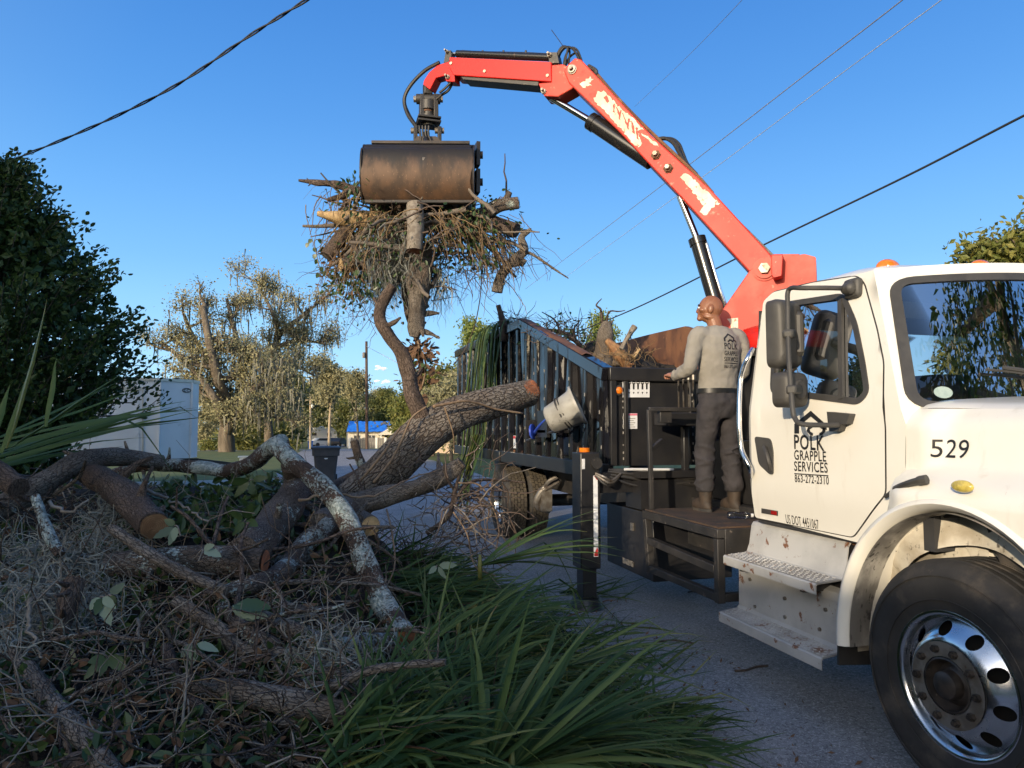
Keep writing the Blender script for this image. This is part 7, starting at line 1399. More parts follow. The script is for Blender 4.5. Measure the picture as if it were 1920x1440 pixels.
for i, (pts, r) in enumerate((
    ([(360, 1340), (400, 1300), (430, 1260), (462, 1232)], .005), ([(137, 1316), (185, 1318), (225, 1360), (232, 1420)], .006), ([(480, 1330), (530, 1290), (570, 1250), (640, 1220)], .005), ([(860, 905, 4.6), (905, 915, 4.7), (935, 1000, 4.6), (880, 1045, 4.2)], .006),
    ([(725, 955, 4.3), (735, 1000, 4.1), (740, 1060, 3.9), (720, 1110, 3.7)], .006), ([(850, 960, 4.5), (875, 1000, 4.5), (890, 1060, 4.3), (930, 1080, 4.2)], .005), ([(600, 1010), (612, 1060), (605, 1100), (625, 1130)], .005), ([(120, 1390), (140, 1440), (160, 1400)], .005), ([(420, 1095), (470, 1085), (520, 1090), (560, 1070)], .006), ([(280, 1420), (330, 1375), (390, 1350), (470, 1370)], .004))):
    P = hp(pts, .06); vine(P, r, name='vine'); bpy.context.scene.objects
vs = [o for o in SC.objects if o.name.startswith('vine') and o.parent is None]
VL = ['tan vine looping up to the mossy brown branch', 'pale vine bowed across the bottom left of the pile', 'thin vine crossing the long bottom log', 'vine trailing from the broken bough tip into the palm leaves', 'vine dropping past the round sawn stub', 'wiry vine hanging among the twiggy branch', 'thin curled vine beneath the lichened limb', 'short vine loop at the bottom left edge', 'straggling vine beside the broken foot of the dark branch', 'fine vine crossing low centre of the pile']
for o, l in zip(vs, VL): props(o, l, 'vine')
# tangle of fine twigs, nobody could count them
rg = np.random.default_rng(61)
def twigmass(n, xr, yr, ln, r, m, name, seed, lift=(0, .12), segs=4, flat=.5):
    rg = np.random.default_rng(seed); mb = MB(); c = 0
    while c < n:
        px, py = rg.uniform(*xr), rg.uniform(*yr); p = onpile(px, py, rg.uniform(*lift))
        if p is None: continue
        d = unit(rg.normal(size=3) * [1, 1, flat]); l = rg.uniform(*ln); P = [p]
        for k in range(segs): d = unit(d + rg.normal(size=3) * .45); P.append(P[-1] + d * l / segs)
        rr = rg.uniform(.5, 1.2) * r; mb.tube(np.array(P), np.linspace(rr, rr * .35, segs + 1), 4, caps=False); c += 1
    return props(mb.obj(name, m, None, sharp=None, fix=False), None, None, None, 'stuff')
twigmass(420, (-20, 900), (870, 1440), (.15, .55), .0045, M_BARKRED, 'twig_tangle', 1, (0, .08))
twigmass(260, (-20, 860), (880, 1440), (.12, .40), .0028, M_TWIG, 'twig_tangle', 2, (0, .06))
twigmass(110, (150, 700), (1000, 1400), (.15, .4), .0025, M_STRAW, 'twig_tangle', 3, (0, .05))
twigmass(120, (760, 1000), (900, 1060), (.2, .6), .0035, M_BARKRED, 'twig_tangle', 4, (.0, .3))
# middling branches thrown over each other
def boughs(n, xr, yr, ln, rad, m, seed, ang, name='branch_tangle'):
    rg = np.random.default_rng(seed); mb = MB(); c = 0
    while c < n:
        px, py = rg.uniform(*xr), rg.uniform(*yr); r = rg.uniform(*rad); p = onpile(px, py, r * 1.2)
        if p is None: continue
        a = rg.uniform(*ang); q = onpile(px + 160 * math.cos(a), py + 160 * math.sin(a), r * 1.2)
        if q is None: continue
        d = unit(q - p + rg.normal(size=3) * .08); l = rg.uniform(*ln); P = [p]
        for k in range(5): d = unit(d + rg.normal(size=3) * .16); P.append(P[-1] + d * l / 5)
        V, C, T, R = barktube(np.array(P), np.linspace(r, r * .6, 6), 10, .12, 0, seed * 100 + c, 4); mb.grid(np.concatenate([V, V[:, :1]], 1), BKA)
        for e in (0, -1): mb.add(np.vstack([V[e], C[e]]), None, [[i, (i + 1) % 10, 10] for i in range(10)])
        for _ in range(rg.integers(1, 4)):
            i = rg.integers(1, len(C) - 1); s_ = unit(rg.normal(size=3) + T[i] * .6); l2 = rg.uniform(.08, .3); mb.tube(np.array([C[i], C[i] + s_ * l2 * .5, C[i] + s_ * l2 + rg.normal(size=3) * .04]), [r * .45, r * .3, r * .12], 6, caps=False)
        c += 1
    return props(mb.obj(name, m, None, sharp=None, fix=False), None, None, None, 'stuff')
boughs(26, (-20, 640), (960, 1420), (.4, .9), (.008, .019), M_BARK, 31, (.1, 1.0)); boughs(16, (-20, 560), (930, 1400), (.3, .8), (.007, .016), M_LICHEN2, 32, (-.4, 1.3)); boughs(14, (100, 760), (900, 1300), (.3, .7), (.007, .014), M_BARKRED, 33, (-2.4, .4)); boughs(8, (500, 800), (930, 1120), (.4, .8), (.010, .02), M_BARK, 34, (-.9, .5))
twigmass(260, (-20, 720), (900, 1440), (.12, .5), .0042, M_TWIG, 'twig_tangle', 5, (0, .1), 4, .35)
# spanish moss heaps: curly grey strands
def curls(n, boxes, ln, seed, wid=.0022, segs=9, lift=(0, .05)):
    rg = np.random.default_rng(seed); Vs = []; Qs = []; rn = []; c = 0; k = 0
    while k < n:
        bx = boxes[rg.integers(len(boxes))]; px, py = rg.normal(bx[0], bx[2]), rg.normal(bx[1], bx[3]); p = onpile(px, py, rg.uniform(*lift))
        if p is None: continue
        d = unit(rg.normal(size=3) * [1, 1, .7]); l = rg.uniform(*ln) / segs; ax = rg.normal(size=3); P = [p]
        for q in range(segs): d = unit(d + np.cross(d, unit(ax)) * .55 + rg.normal(size=3) * .30 - [0, 0, .05]); P.append(P[-1] + d * l)
        P = np.array(P); s = np.cross(np.gradient(P, axis=0), EYE - P); s /= np.linalg.norm(s, axis=1)[:, None] + 1e-9; s2 = rg.normal(size=3) * .5; s = s + s2; s /= np.linalg.norm(s, axis=1)[:, None]
        w_ = wid * rg.uniform(.6, 1.5) * np.linspace(1, .5, segs + 1)[:, None]; V = np.stack([P + s * w_, P - s * w_], 1).reshape(-1, 3); Vs.append(V); b = c + np.arange(segs)[:, None] * 2; Qs.append(b + [0, 1, 3, 2]); c += len(V); rn.append(np.full(len(V), rg.random())); k += 1
    return np.vstack(Vs), np.vstack(Qs), np.concatenate(rn)
V, Q, rn = curls(2300, [(70, 1040, 70, 22), (60, 1110, 60, 36), (170, 1060, 45, 22), (40, 1180, 36, 36), (205, 985, 24, 34), (130, 1130, 45, 30), (620, 1240, 36, 18)], (.12, .34), 8)
props(link('spanish_moss', npmesh('spanish_moss', V, Q, None, [M_MOSS], True, None, rn)), None, None, None, 'stuff')
V, Q, rn = curls(260, [(300, 1180, 120, 80), (450, 1250, 150, 80), (520, 1100, 100, 40), (330, 920, 90, 30)], (.08, .25), 9, .0014); props(link('spanish_moss', npmesh('spanish_moss', V, Q, None, [M_MOSS], True, None, rn)), None, None, None, 'stuff')
# small leaves scattered through the heap
def scatter(n, xr, yr, seed, lift=(0, .12)):
    rg = np.random.default_rng(seed); out = []
    while len(out) < n:
        p = onpile(rg.uniform(*xr), rg.uniform(*yr), rg.uniform(*lift))
        if p is not None: out.append(p)
    return np.array(out)
leafobj('small_leaves', scatter(1900, (-20, 900), (865, 1440), 11, (0, .07)), .055, M_LEAF, None, 11, 'stuff', six=True, wid=.45)
leafobj('dead_leaves', scatter(420, (-20, 900), (880, 1440), 12), .05, M_LEAFDEAD, None, 12, 'stuff', six=True, wid=.5)
leafobj('dark_leaves', scatter(480, (300, 560), (880, 1000), 13, (0, .2)), .085, M_LEAF, None, 13, 'stuff', six=True, wid=.4)
# sprigs with large pale-backed leaves: each leaf a part
def bigleaf(L, W_):
    t = np.linspace(0, 1, 9); w_ = W_ * np.sin(PI * np.clip(t, 0.0, 1) ** .75) ** .8 * .5 + .0008; w_ = w_ * (1 + .12 * np.sin(t * 23 + L * 90)); w_[-1] = .001
    G = [[(x, -hw, -.10 * L * (x / L) ** 2 + .12 * hw), (x, 0, -.10 * L * (x / L) ** 2 - .0), (x, hw, -.10 * L * (x / L) ** 2 + .12 * hw)] for x, hw in zip(t * L, w_)]; return np.array(G)
LM = {}
def leafpart(parent, p, d, nrm, L, W_, m):
    key = (round(L, 3), round(W_, 3), m.name)
    if key not in LM:
        mb = MB(); mb.grid(bigleaf(L, W_)); V, Q, T = mb.arrays(); LM[key] = npmesh('leaf', V, Q, T, [m], True, None, np.full(len(V), .5))
    o = bpy.data.objects.new('leaf', LM[key]); COL.objects.link(o); o.parent = parent; d = unit(d); n_ = unit(nrm - d * np.dot(nrm, d)); s = np.cross(n_, d)
    M_ = Matrix((( d[0], s[0], n_[0], 0), (d[1], s[1], n_[1], 0), (d[2], s[2], n_[2], 0), (0, 0, 0, 1))); o.matrix_local = Matrix.Translation(Vector(np.array(p) - wpos(parent))) @ M_; return o
SP = ((( 330, 985, 3.0), [((290, 1010), 1), ((325, 1012), 1), ((318, 1020), 1), ((310, 975), 0)], .10, 'sprig of pale hanging leaves right of the orange sawn end'),
      ((205, 1115, 2.55), [((190, 1150), 1), ((228, 1098), 1), ((215, 1135), 0)], .11, 'big pale leaf pair above the left heap of moss'),
      ((190, 1118, 2.5), [((205, 1170), 1), ((213, 1138), 1), ((180, 1150), 0), ((170, 1140), 1)], .10, 'pale leaf trio drooping below the big leaf pair'),
      ((430, 1135, 2.6), [((478, 1140), 1), ((488, 1155), 1), ((470, 1165), 1), ((500, 1135), 0)], .11, 'broad pale leaves fanned beside the mossy brown branch'),
      ((365, 1205, 2.45), [((340, 1232), 1), ((357, 1245), 1), ((405, 1218), 1), ((372, 1238), 0)], .10, 'insect-eaten pale leaf trio in the centre of the lower pile'),
      ((352, 1345, 2.2), [((350, 1400), 1), ((342, 1420), 1), ((365, 1330), 0)], .11, 'large grey-green leaf hanging at the bottom of the pile'),
      ((460, 975, 3.3), [((430, 960), 0), ((470, 950), 0), ((482, 985), 0), ((440, 1000), 0), ((460, 1020), 0)], .09, 'sprig of rounded green leaves at the right of the dark hollow'),
      ((470, 900, 4.0), [((430, 905), 0), ((450, 880), 0), ((500, 895), 0), ((475, 935), 0), ((440, 930), 0), ((510, 915), 0)], .13, 'dark glossy leaf rosette under the arching lichened limb'),
      ((380, 1030, 2.95), [((400, 1022), 1), ((410, 1040), 1)], .07, 'small pale leaves lying on the lichen-spotted log'),
      ((530, 1265, 2.5), [((515, 1280), 1), ((540, 1250), 1), ((545, 1275), 0)], .07, 'small pale leaves right of the stepping brown branch'),
      ((200, 1230, 2.35), [((170, 1240), 0), ((215, 1215), 0), ((230, 1250), 0), ((190, 1260), 0), ((160, 1270), 0)], .09, 'dim green sprig in the lower left of the pile'),
      ((820, 1060, 3.9), [((805, 1075), 1), ((835, 1085), 1), ((850, 1060), 1)], .07, 'silvery withered leaves hanging over the palm blades'),
      ((1010, 1130, 3.9), [((1000, 1150), 1), ((1020, 1160), 1), ((1030, 1140), 1), ((1015, 1120), 1)], .07, 'cluster of bleached leaves on the palm blades'))
for i, (c, lv, L_, lab) in enumerate(SP):
    rg = np.random.default_rng(200 + i); p0 = dep(*c); t = empty('leaf_sprig', tuple(p0 - [0, 0, .03]), lab, 'leaves'); mb = MB(); mb.tube(spline(np.array([p0 + [-.05, .05, -.06], p0, p0 + unit(rg.normal(size=3)) * .06]), 4), .003, 5); mb.obj('stalk', M_TWIG, t, sharp=None)
    for (lx, ly), pale in lv:
        e = dep(lx, ly, c[2] - rg.uniform(0, .05)); d = e - p0; leafpart(t, p0 + d * .12, d, unit(EYE - p0) + rg.normal(size=3) * .45, max(.05, round(np.linalg.norm(d) * 1.0 / .02) * .02), max(.03, round(np.linalg.norm(d) * .40 / .01) * .01), M_LEAFBACK if pale else M_LEAF)
# ------------------------------------------------------------------ palm blades: V-folded tapering strips
def blade(p, d, L, w_, droop, rg, segs=8, twist=.6, kink=None):
    d = unit(d); P = [np.array(p, float)]
    if kink is None and rg.random() < .22: kink = (rg.uniform(.45, .9), rg.uniform(.5, 1.3))
    for k in range(segs):
        dd = droop * .7 * (k / segs) ** 1.3
        if kink and kink[0] < k / segs < kink[0] + .16: dd += kink[1]
        d = unit(d + np.array([0, 0, -dd]) + rg.normal(size=3) * .03); P.append(P[-1] + d * L / segs)
    P = np.array(P); T, N, B_ = frames(P); a = rg.uniform(-twist, twist); n_ = N * math.cos(a) + B_ * math.sin(a); b_ = np.cross(T, n_); t = np.linspace(0, 1, segs + 1); hw = w_ * .5 * np.clip(np.minimum(.55 + t * 1.6, (1 - t) * 2.2 + .04), 0, 1); 
    return np.stack([P + n_ * hw[:, None] + b_ * hw[:, None] * .5, P, P - n_ * hw[:, None] + b_ * hw[:, None] * .5], 1)
def bladeset(L, rnv):
    Vs, Qs, rn, c = [], [], [], 0
    for G, r_ in zip(L, rnv):
        a, b = G.shape[:2]; i = np.arange(a - 1)[:, None] * b; j = np.arange(b - 1)[None]; Vs.append(G.reshape(-1, 3)); Qs.append(c + np.stack([i + j, i + j + 1, i + b + j + 1, i + b + j], -1).reshape(-1, 4)); tt_ = np.repeat(np.linspace(0, 1, a), b); rn.append(np.full(a * b, r_ * .74) + (np.clip((tt_ - .8) / .15, 0, 1) * .4 if (r_ * 97) % 1 < .35 else 0)); c += a * b
    return np.vstack(Vs), np.vstack(Qs), np.concatenate(rn)
RGT = _R; FW2 = np.array([_F0[0], _F0[1], 0])
def fan(px, py, D, n, L, w_, spread, droop, seed, label, aim=(0, 0), el=(.2, 1.1), m=None, yellow=()):
    """a cut palm frond: blades from one hub, each blade a part. aim: (rightward, away) lean"""
    rg = np.random.default_rng(seed); c = dep(px, py, D); t = empty('palm_frond', tuple(c - [0, 0, .05]), label, 'palm frond', 'cut palm fronds'); mb = MB(); mb.tube(np.array([c + [0, 0, -.08], c, c + unit(RGT * aim[0] + FW2 * aim[1] + np.array([0, 0, .5])) * .06]), [.012, .014, .008], 7); mb.obj('stalk', M_PALMY, t, sharp=None)
    for k in range(n):
        a = spread[0] + (spread[1] - spread[0]) * (k + rg.uniform(-.5, .5)) / max(1, n - 1); e = rg.uniform(*el); d = RGT * math.cos(a) * math.cos(e) + FW2 * math.sin(a) * math.cos(e) + np.array([0, 0, math.sin(e)])
        G = blade(c, d, L * rg.uniform(.65, 1.15), w_ * rg.uniform(.75, 1.2), droop * rg.uniform(.5, 1.5), rg); V, Q, rn = bladeset([G], [rg.random()]); link('blade', npmesh('blade', V, Q, None, [M_PALMY if k in yellow else (m or M_PALMB)], True, None, rn), t)
    return t
fan(905, 1452, 2.25, 26, .56, .026, (.1, PI - .1), .12, 1, 'large upright fan of green palm blades at the bottom centre', el=(.45, 1.25), yellow=(7, 19))
fan(960, 1440, 2.3, 34, .78, .026, (-.15, 1.25), .20, 2, 'broad fan of palm blades sweeping right at the bottom centre', el=(.08, .75))
fan(1010, 1400, 2.6, 24, .70, .021, (-.4, .5), .25, 3, 'thin bladed palm frond spreading right onto the asphalt', el=(.05, .45), yellow=(3, 12, 20))
fan(700, 1455, 2.2, 18, .50, .017, (1.2, PI + .1), .2, 4, 'palm frond fanning left at the bottom edge of the pile', el=(.2, 1.0))
fan(860, 1180, 3.4, 20, .80, .025, (-.3, .8), .22, 5, 'palm frond in mid heap arching right beneath the stabiliser', el=(.1, .6))
fan(900, 1060, 4.0, 20, .80, .024, (-.4, .7), .22, 6, 'long palm frond drooping toward the stabiliser foot', el=(.1, .55))
fan(860, 1290, 2.9, 18, .60, .023, (-.4, .9), .2, 7, 'palm frond rising through the centre of the green heap', el=(.2, 1.0))
fan(1060, 1250, 3.3, 20, .66, .017, (-.7, .5), .28, 8, 'drooping palm frond with curled tips nearest the cab step', el=(.1, .5), yellow=(4, 9))
# palm leaves laid over the left end
t_ = empty('palm_frond', tuple(dep(-20, 880, 3.0)), 'long palm blades swept level across the left of the pile toward the trailer', 'palm frond', 'cut palm fronds')
rg = np.random.default_rng(31)
for k, (x0, y0, x1, y1) in enumerate(((-40, 835, 395, 775), (-40, 850, 360, 790), (-30, 862, 330, 812), (-20, 870, 300, 826), (-30, 846, 410, 783), (-40, 866, 270, 806), (10, 858, 390, 806), (-40, 838, 240, 745), (-30, 875, 260, 838), (20, 846, 352, 800), (-40, 858, 310, 805), (-20, 880, 240, 850), (-40, 842, 370, 796), (-30, 856, 345, 822), (0, 866, 400, 798), (-40, 830, 300, 768), (-30, 870, 320, 842), (-40, 848, 405, 790), (-20, 876, 280, 846))):
    a_, b_ = dep(x0, y0, 2.9 + .05 * k), dep(x1, y1, 3.5 + .06 * k); G = blade(a_, b_ - a_ + [0, 0, .16], np.linalg.norm(b_ - a_), .034, .05, rg, 9); V, Q, rn = bladeset([G], [rg.random()]); link('blade', npmesh('blade', V, Q, None, [M_PALMB], True, None, rn), t_)
t_ = empty('palm_frond', tuple(dep(10, 840, 2.8)), 'tall narrow palm blades standing up at the left edge against the evergreen', 'palm frond', 'cut palm fronds')
for k, (x0, y0, x1, y1, w_) in enumerate(((10, 840, 96, 562, .040), (30, 830, 190, 735, .03), (85, 800, 102, 668, .022), (0, 850, 60, 700, .03), (20, 838, 240, 700, .03), (-20, 845, 20, 720, .03))):
    a_, b_ = dep(x0, y0, 2.8), dep(x1, y1, 2.9); G = blade(a_, b_ - a_ + [0, 0, .02], np.linalg.norm(b_ - a_), w_, .02, rg, 7); V, Q, rn = bladeset([G], [.7]); link('blade', npmesh('blade', V, Q, None, [M_PALMB if k else M_PALMY], True, None, rn), t_)
# mass of blades under and between the fronds
def blademass(n, xr, yr, L, w_, seed, ang=(-.6, .9), el=(-.1, .5), droop=.2, lift=(0, .22), right=None, m=None):
    left = lambda y: np.interp(y, [900, 985, 1020, 1070, 1110, 1150, 1200, 1250, 1440], [690, 690, 705, 730, 750, 775, 800, 720, 560])
    rg = np.random.default_rng(seed); out = []; rv = []; tries = 0
    while len(out) < n and tries < n * 6:
        tries += 1; px, py = rg.uniform(*xr), rg.uniform(*yr)
        if (right and px > right(py)) or px < left(py): continue
        p = onpile(px, py, rg.uniform(*lift))
        if p is None:
            p = onZ(px, py, rg.uniform(.02, .15))
            if p[1] > 6 or p[0] > 2.45: continue
        a, e = rg.uniform(*ang), rg.uniform(*el); d = RGT * math.cos(a) * math.cos(e) + FW2 * math.sin(a) * math.cos(e) + np.array([0, 0, math.sin(e)]); out.append(blade(p - d * .2 * L, d, L * rg.uniform(.5, 1.2), w_ * rg.uniform(.6, 1.2), droop * rg.uniform(.3, 1.8), rg, 6, 1.2)); rv.append(rg.random())
    V, Q, rn = bladeset(out, rv); return props(link('palm_leaves', npmesh('palm_leaves', V, Q, None, [m or M_PALMB], True, None, rn)), None, None, None, 'stuff')
edge = lambda y: np.interp(y, [930, 1000, 1060, 1150, 1250, 1320, 1440], [980, 1060, 1160, 1190, 1230, 1290, 1300])
blademass(820, (640, 1320), (985, 1440), .55, .021, 71, right=edge); blademass(360, (760, 1150), (930, 1120), .7, .017, 72, right=edge, el=(-.2, .4)); blademass(200, (560, 900), (1100, 1440), .45, .017, 73, (-1, 2.5), (0, .9)); blademass(150, (950, 1390), (1200, 1420), .4, .014, 74, (-.6, .7), (-.1, .35), right=lambda y: edge(y) + 60)
blademass(340, (640, 1250), (1010, 1440), .5, .016, 75, (-1.2, 2.8), (0, 1.1), .15, right=edge); blademass(120, (620, 1300), (1000, 1440), .5, .016, 76, (-1.0, 2.4), (0, .8), .2, right=edge, m=M_PALMY); blademass(60, (620, 1300), (1000, 1440), .4, .018, 77, (-1.0, 2.4), (-.1, .6), .3, right=edge, m=M_LEAFDEAD)
# loose sweepings on the asphalt
rg = np.random.default_rng(88); P = []
while len(P) < 420:
    X_, Y_ = rg.normal(2.2, .55), rg.uniform(2.2, 6.4)
    if X_ < 2.75: P.append((X_, Y_, .008 + rg.uniform(0, .008)))
leafobj('leaf_sweepings', np.array(P), .035, M_LEAFDEAD, None, 8, 'stuff', wid=.4)
for i, pts in enumerate(([(1378, 1258), (1400, 1256), (1418, 1250), (1440, 1248)], [(1225, 1205), (1260, 1200), (1300, 1206)], [(1290, 1110), (1320, 1108), (1345, 1114)])):
    P = np.array([onZ(x, y, .012) for x, y in pts]); mb = MB(); mb.tube(spline(P, 5), .007, 6); props(mb.obj('twig', M_BARKRED, None, sharp=None), ('dark twig lying on the asphalt left of the lower step', 'dark twig on the asphalt beyond the drooping palm tips', 'small twig on the asphalt beneath the platform')[i], 'twig')
# ================================================================== LOAD in the clamshell
GL = 'logs and limbs held in the grapple'
D0 = np.dot(gc - EYE, _F)
def L3(pts, dd=0.0): return [dep(x, y, D0 + (q[0] if q else dd)) for x, y, *q in pts]
stem('hanging_log', 'pale peeled log hanging straight down under the middle of the bucket', 'log', L3([(778, 385, -.42), (779, 420, -.52), (778, 447, -.56), (777, 470, -.58)]), [.085, .088, .086, .082], M_TWIG, (None, M_WOODRED), 31, GL, 20, .05)
stem('hanging_log', 'long ragged vertical log hanging lowest beneath the bundle', 'log', L3([(790, 470, -.25), (787, 520, -.32), (783, 570, -.34), (779, 612, -.34), (776, 632, -.34)]), [.105, .115, .105, .09, .045], M_BARK, (None, None), 32, GL, 40, .20, .12, stubs=7)
stem('snapped_log', 'yellow splintered log jutting out to the left under the bucket', 'log', L3([(720, 410, -.1), (670, 413, -.15), (635, 408, -.2), (596, 400, -.2)]), [.085, .085, .075, .03], M_WOODPALE, (None, None), 33, GL, 18, .14, .05)
stem('hanging_log', 'stubby brown log hanging at the lower left of the bundle', 'log', L3([(655, 430, -.1), (635, 452, -.15), (612, 480, -.2)]), [.08, .085, .075], M_BARKRED, (None, M_BARK), 34, GL, 18, .10)
stem('sawn_limb', 'limb with a round tan sawn end at the left of the bundle', 'limb', L3([(720, 486, 0), (680, 492, -.15), (640, 496, -.3)]), [.075, .078, .074], M_BARK, (None, M_WOODPALE), 35, GL, 18, .06)
stem('broken_branch', 'long thin broken branch pointing far left from the bucket', 'branch', L3([(700, 372, -.1), (660, 355, -.1), (625, 345, -.12), (590, 342, -.14), (560, 338, -.15)]), [.05, .048, .04, .03, .012], M_BARKRED, (None, None), 36, GL, 12, .16, 0, [(L3([(655, 357, -.1), (640, 368, -.14), (614, 375, -.2)]), [.04, .038, .02]), (L3([(650, 372, -.1), (645, 385, -.1), (634, 395, -.1)]), [.03, .02, .01])])
stem('forked_limb', 'grey lichened limb with a knobbed fork sticking out right of the bucket', 'limb', L3([(850, 425, 0), (880, 408, -.05), (910, 398, -.1), (940, 385, -.1), (972, 380, -.1)]), [.06, .065, .068, .07, .062], M_LICHEN2, (None, M_BARK), 37, GL, 16, .14, 0, [(L3([(945, 384, -.1), (952, 368, -.1), (956, 360, -.1)]), [.045, .035, .025])])
stem('cut_limb', 'dark limb with a sawn end just below the grey fork', 'limb', L3([(885, 410, .1), (920, 418, 0), (945, 425, -.05), (968, 432, -.1)]), [.085, .09, .085, .08], M_BARKRED, (None, M_BARKRED), 38, GL, 16, .08)
stem('crooked_branch', 'crooked bare branch hooking up and out at the right of the bundle', 'branch', L3([(932, 548, -.1), (938, 520, -.1), (958, 492, -.12), (982, 470, -.14), (978, 445, -.14), (996, 430, -.14)]), [.055, .06, .05, .045, .04, .02], M_BARK, (None, None), 39, GL, 12, .14, 0, [(L3([(980, 472, -.14), (1000, 478, -.15), (1040, 505, -.2), (1066, 522, -.2)]), [.022, .017, .012, .006]), (L3([(955, 495, -.12), (975, 490, -.1), (984, 494, -.1)]), [.05, .045, .04])])
stem('hanging_limb', 'thin twisted limb hanging left of the long vertical log', 'limb', L3([(765, 500, 0), (760, 545, -.02), (765, 590, .0), (782, 640, .05), (790, 690, .1), (780, 720, .1)]), [.04, .036, .034, .030, .026, .016], M_BARKRED, (None, None), 40, GL, 10, .12)
stem('mossy_limb', 'grey mossy limb curving across the left face of the bundle', 'limb', L3([(660, 450, -.3), (672, 480, -.32), (695, 505, -.34), (730, 520, -.3)]), [.03, .038, .04, .035], M_LICHEN2, (None, None), 41, GL, 12, .12)
rg = np.random.default_rng(301)
def cloudpts(n, boxes, seed, dz=.35):
    rg = np.random.default_rng(seed); w_ = np.array([b[4] for b in boxes], float); w_ /= w_.sum(); k = rg.choice(len(boxes), n, p=w_); return np.array([dep(rg.normal(boxes[i][0], boxes[i][2]), rg.normal(boxes[i][1], boxes[i][3]), D0 + rg.normal() * dz) for i in k])
core = [(780, 430, 65, 26, 4), (720, 455, 40, 30, 2.5), (860, 435, 40, 22, 2), (780, 500, 32, 30, 2), (680, 400, 25, 22, 1), (900, 400, 25, 18, 1)]
def strands(P, dirs, ln, r, m, name, seed, segs=5, curl=.3, sag=.1, n=4, kind='stuff'):
    rg = np.random.default_rng(seed); mb = MB()
    for p, d in zip(P, dirs):
        d = unit(d); l = rg.uniform(*ln) / segs; Q_ = [p]
        for k in range(segs): d = unit(d + rg.normal(size=3) * curl - [0, 0, sag]); Q_.append(Q_[-1] + d * l)
        rr = r * rg.uniform(.5, 1.4); mb.tube(np.array(Q_), np.linspace(rr, rr * .4, segs + 1), n, caps=False)
    V, Q, T = mb.arrays(); rn = np.repeat(rg.random(len(P)), (segs + 1) * n); return props(link(name, npmesh(name, V, Q, T, [m], True, None, rn)), None, None, None, kind)
P = cloudpts(58, [(780, 425, 75, 22, 3), (700, 440, 30, 28, 1.2), (870, 425, 40, 22, 1.4), (780, 490, 34, 26, 1)], 21, .18); strands(P, rg.normal(size=(58, 3)) * [1, .7, .55], (.35, .8), .032, M_BARK, 'branch_tangle', 21, 5, .22, .05, 9)
P = cloudpts(200, core, 1); strands(P, rg.normal(size=(200, 3)) * [1, .8, .5], (.2, .6), .010, M_BARKRED, 'twig_tangle', 1)
P = cloudpts(300, [(790, 405, 60, 8, 3), (850, 410, 36, 12, 3), (700, 405, 25, 8, .8)], 2, .3); strands(P, np.array([RGT * (1.0 if p[0] > gc[0] - .05 else -.6) + np.array([0, 0, -.9]) for p in P]) + rg.normal(size=(300, 3)) * .6, (.2, .75), .0058, M_STRAW, 'straw_roots', 2, 6, .2, .2)
P = cloudpts(140, [(930, 450, 24, 20, 2), (900, 470, 24, 20, 1)], 3, .25); strands(P, RGT * .5 + np.array([0, 0, -.9]) + rg.normal(size=(140, 3)) * .5, (.2, .5), .005, M_STRAW, 'straw_roots', 3, 6, .15, .2)
P = cloudpts(160, [(655, 460, 18, 40, 2), (640, 370, 26, 16, 1), (690, 440, 16, 30, 2)], 4, .25); strands(P, -RGT * .3 + np.array([0, 0, -.9]) + rg.normal(size=(160, 3)) * .5, (.25, .7), .005, M_STRAW, 'straw_roots', 4, 6, .15, .2)
P = cloudpts(330, [(742, 470, 22, 30, 3), (720, 505, 22, 18, 1.5), (822, 510, 9, 22, .8), (690, 465, 18, 26, 1)], 5, .28); strandobj('spanish_moss', np.vstack([P, P + np.random.default_rng(4).normal(size=P.shape) * .05, P + np.random.default_rng(6).normal(size=P.shape) * .07]), .36, .011, M_MOSS, None, 5, 'stuff', segs=5, sway=.45)
P = cloudpts(900, [(745, 470, 30, 34, 3), (720, 500, 22, 24, 1)], 6, .25); d_ = rg.normal(size=(900, 3)); strands(P, d_, (.1, .3), .0028, M_MOSS, 'spanish_moss', 6, 5, .8, .1, 3)
leafobj('small_leaves', cloudpts(2300, core + [(655, 520, 24, 28, 1.6), (690, 540, 30, 24, 1.2), (880, 460, 30, 20, 1.0), (662, 352, 14, 12, .7), (905, 490, 16, 16, .4)], 7), .055, M_LEAF, None, 7, 'stuff', six=True, wid=.5)
leafobj('dead_leaves', cloudpts(420, [(655, 530, 26, 28, 2), (645, 490, 20, 24, 1), (790, 690, 16, 30, 1.6), (785, 655, 12, 12, 1), (800, 450, 60, 26, 1)], 8, .25), .07, M_LEAFDEAD, None, 8, 'stuff', six=True, wid=.45)
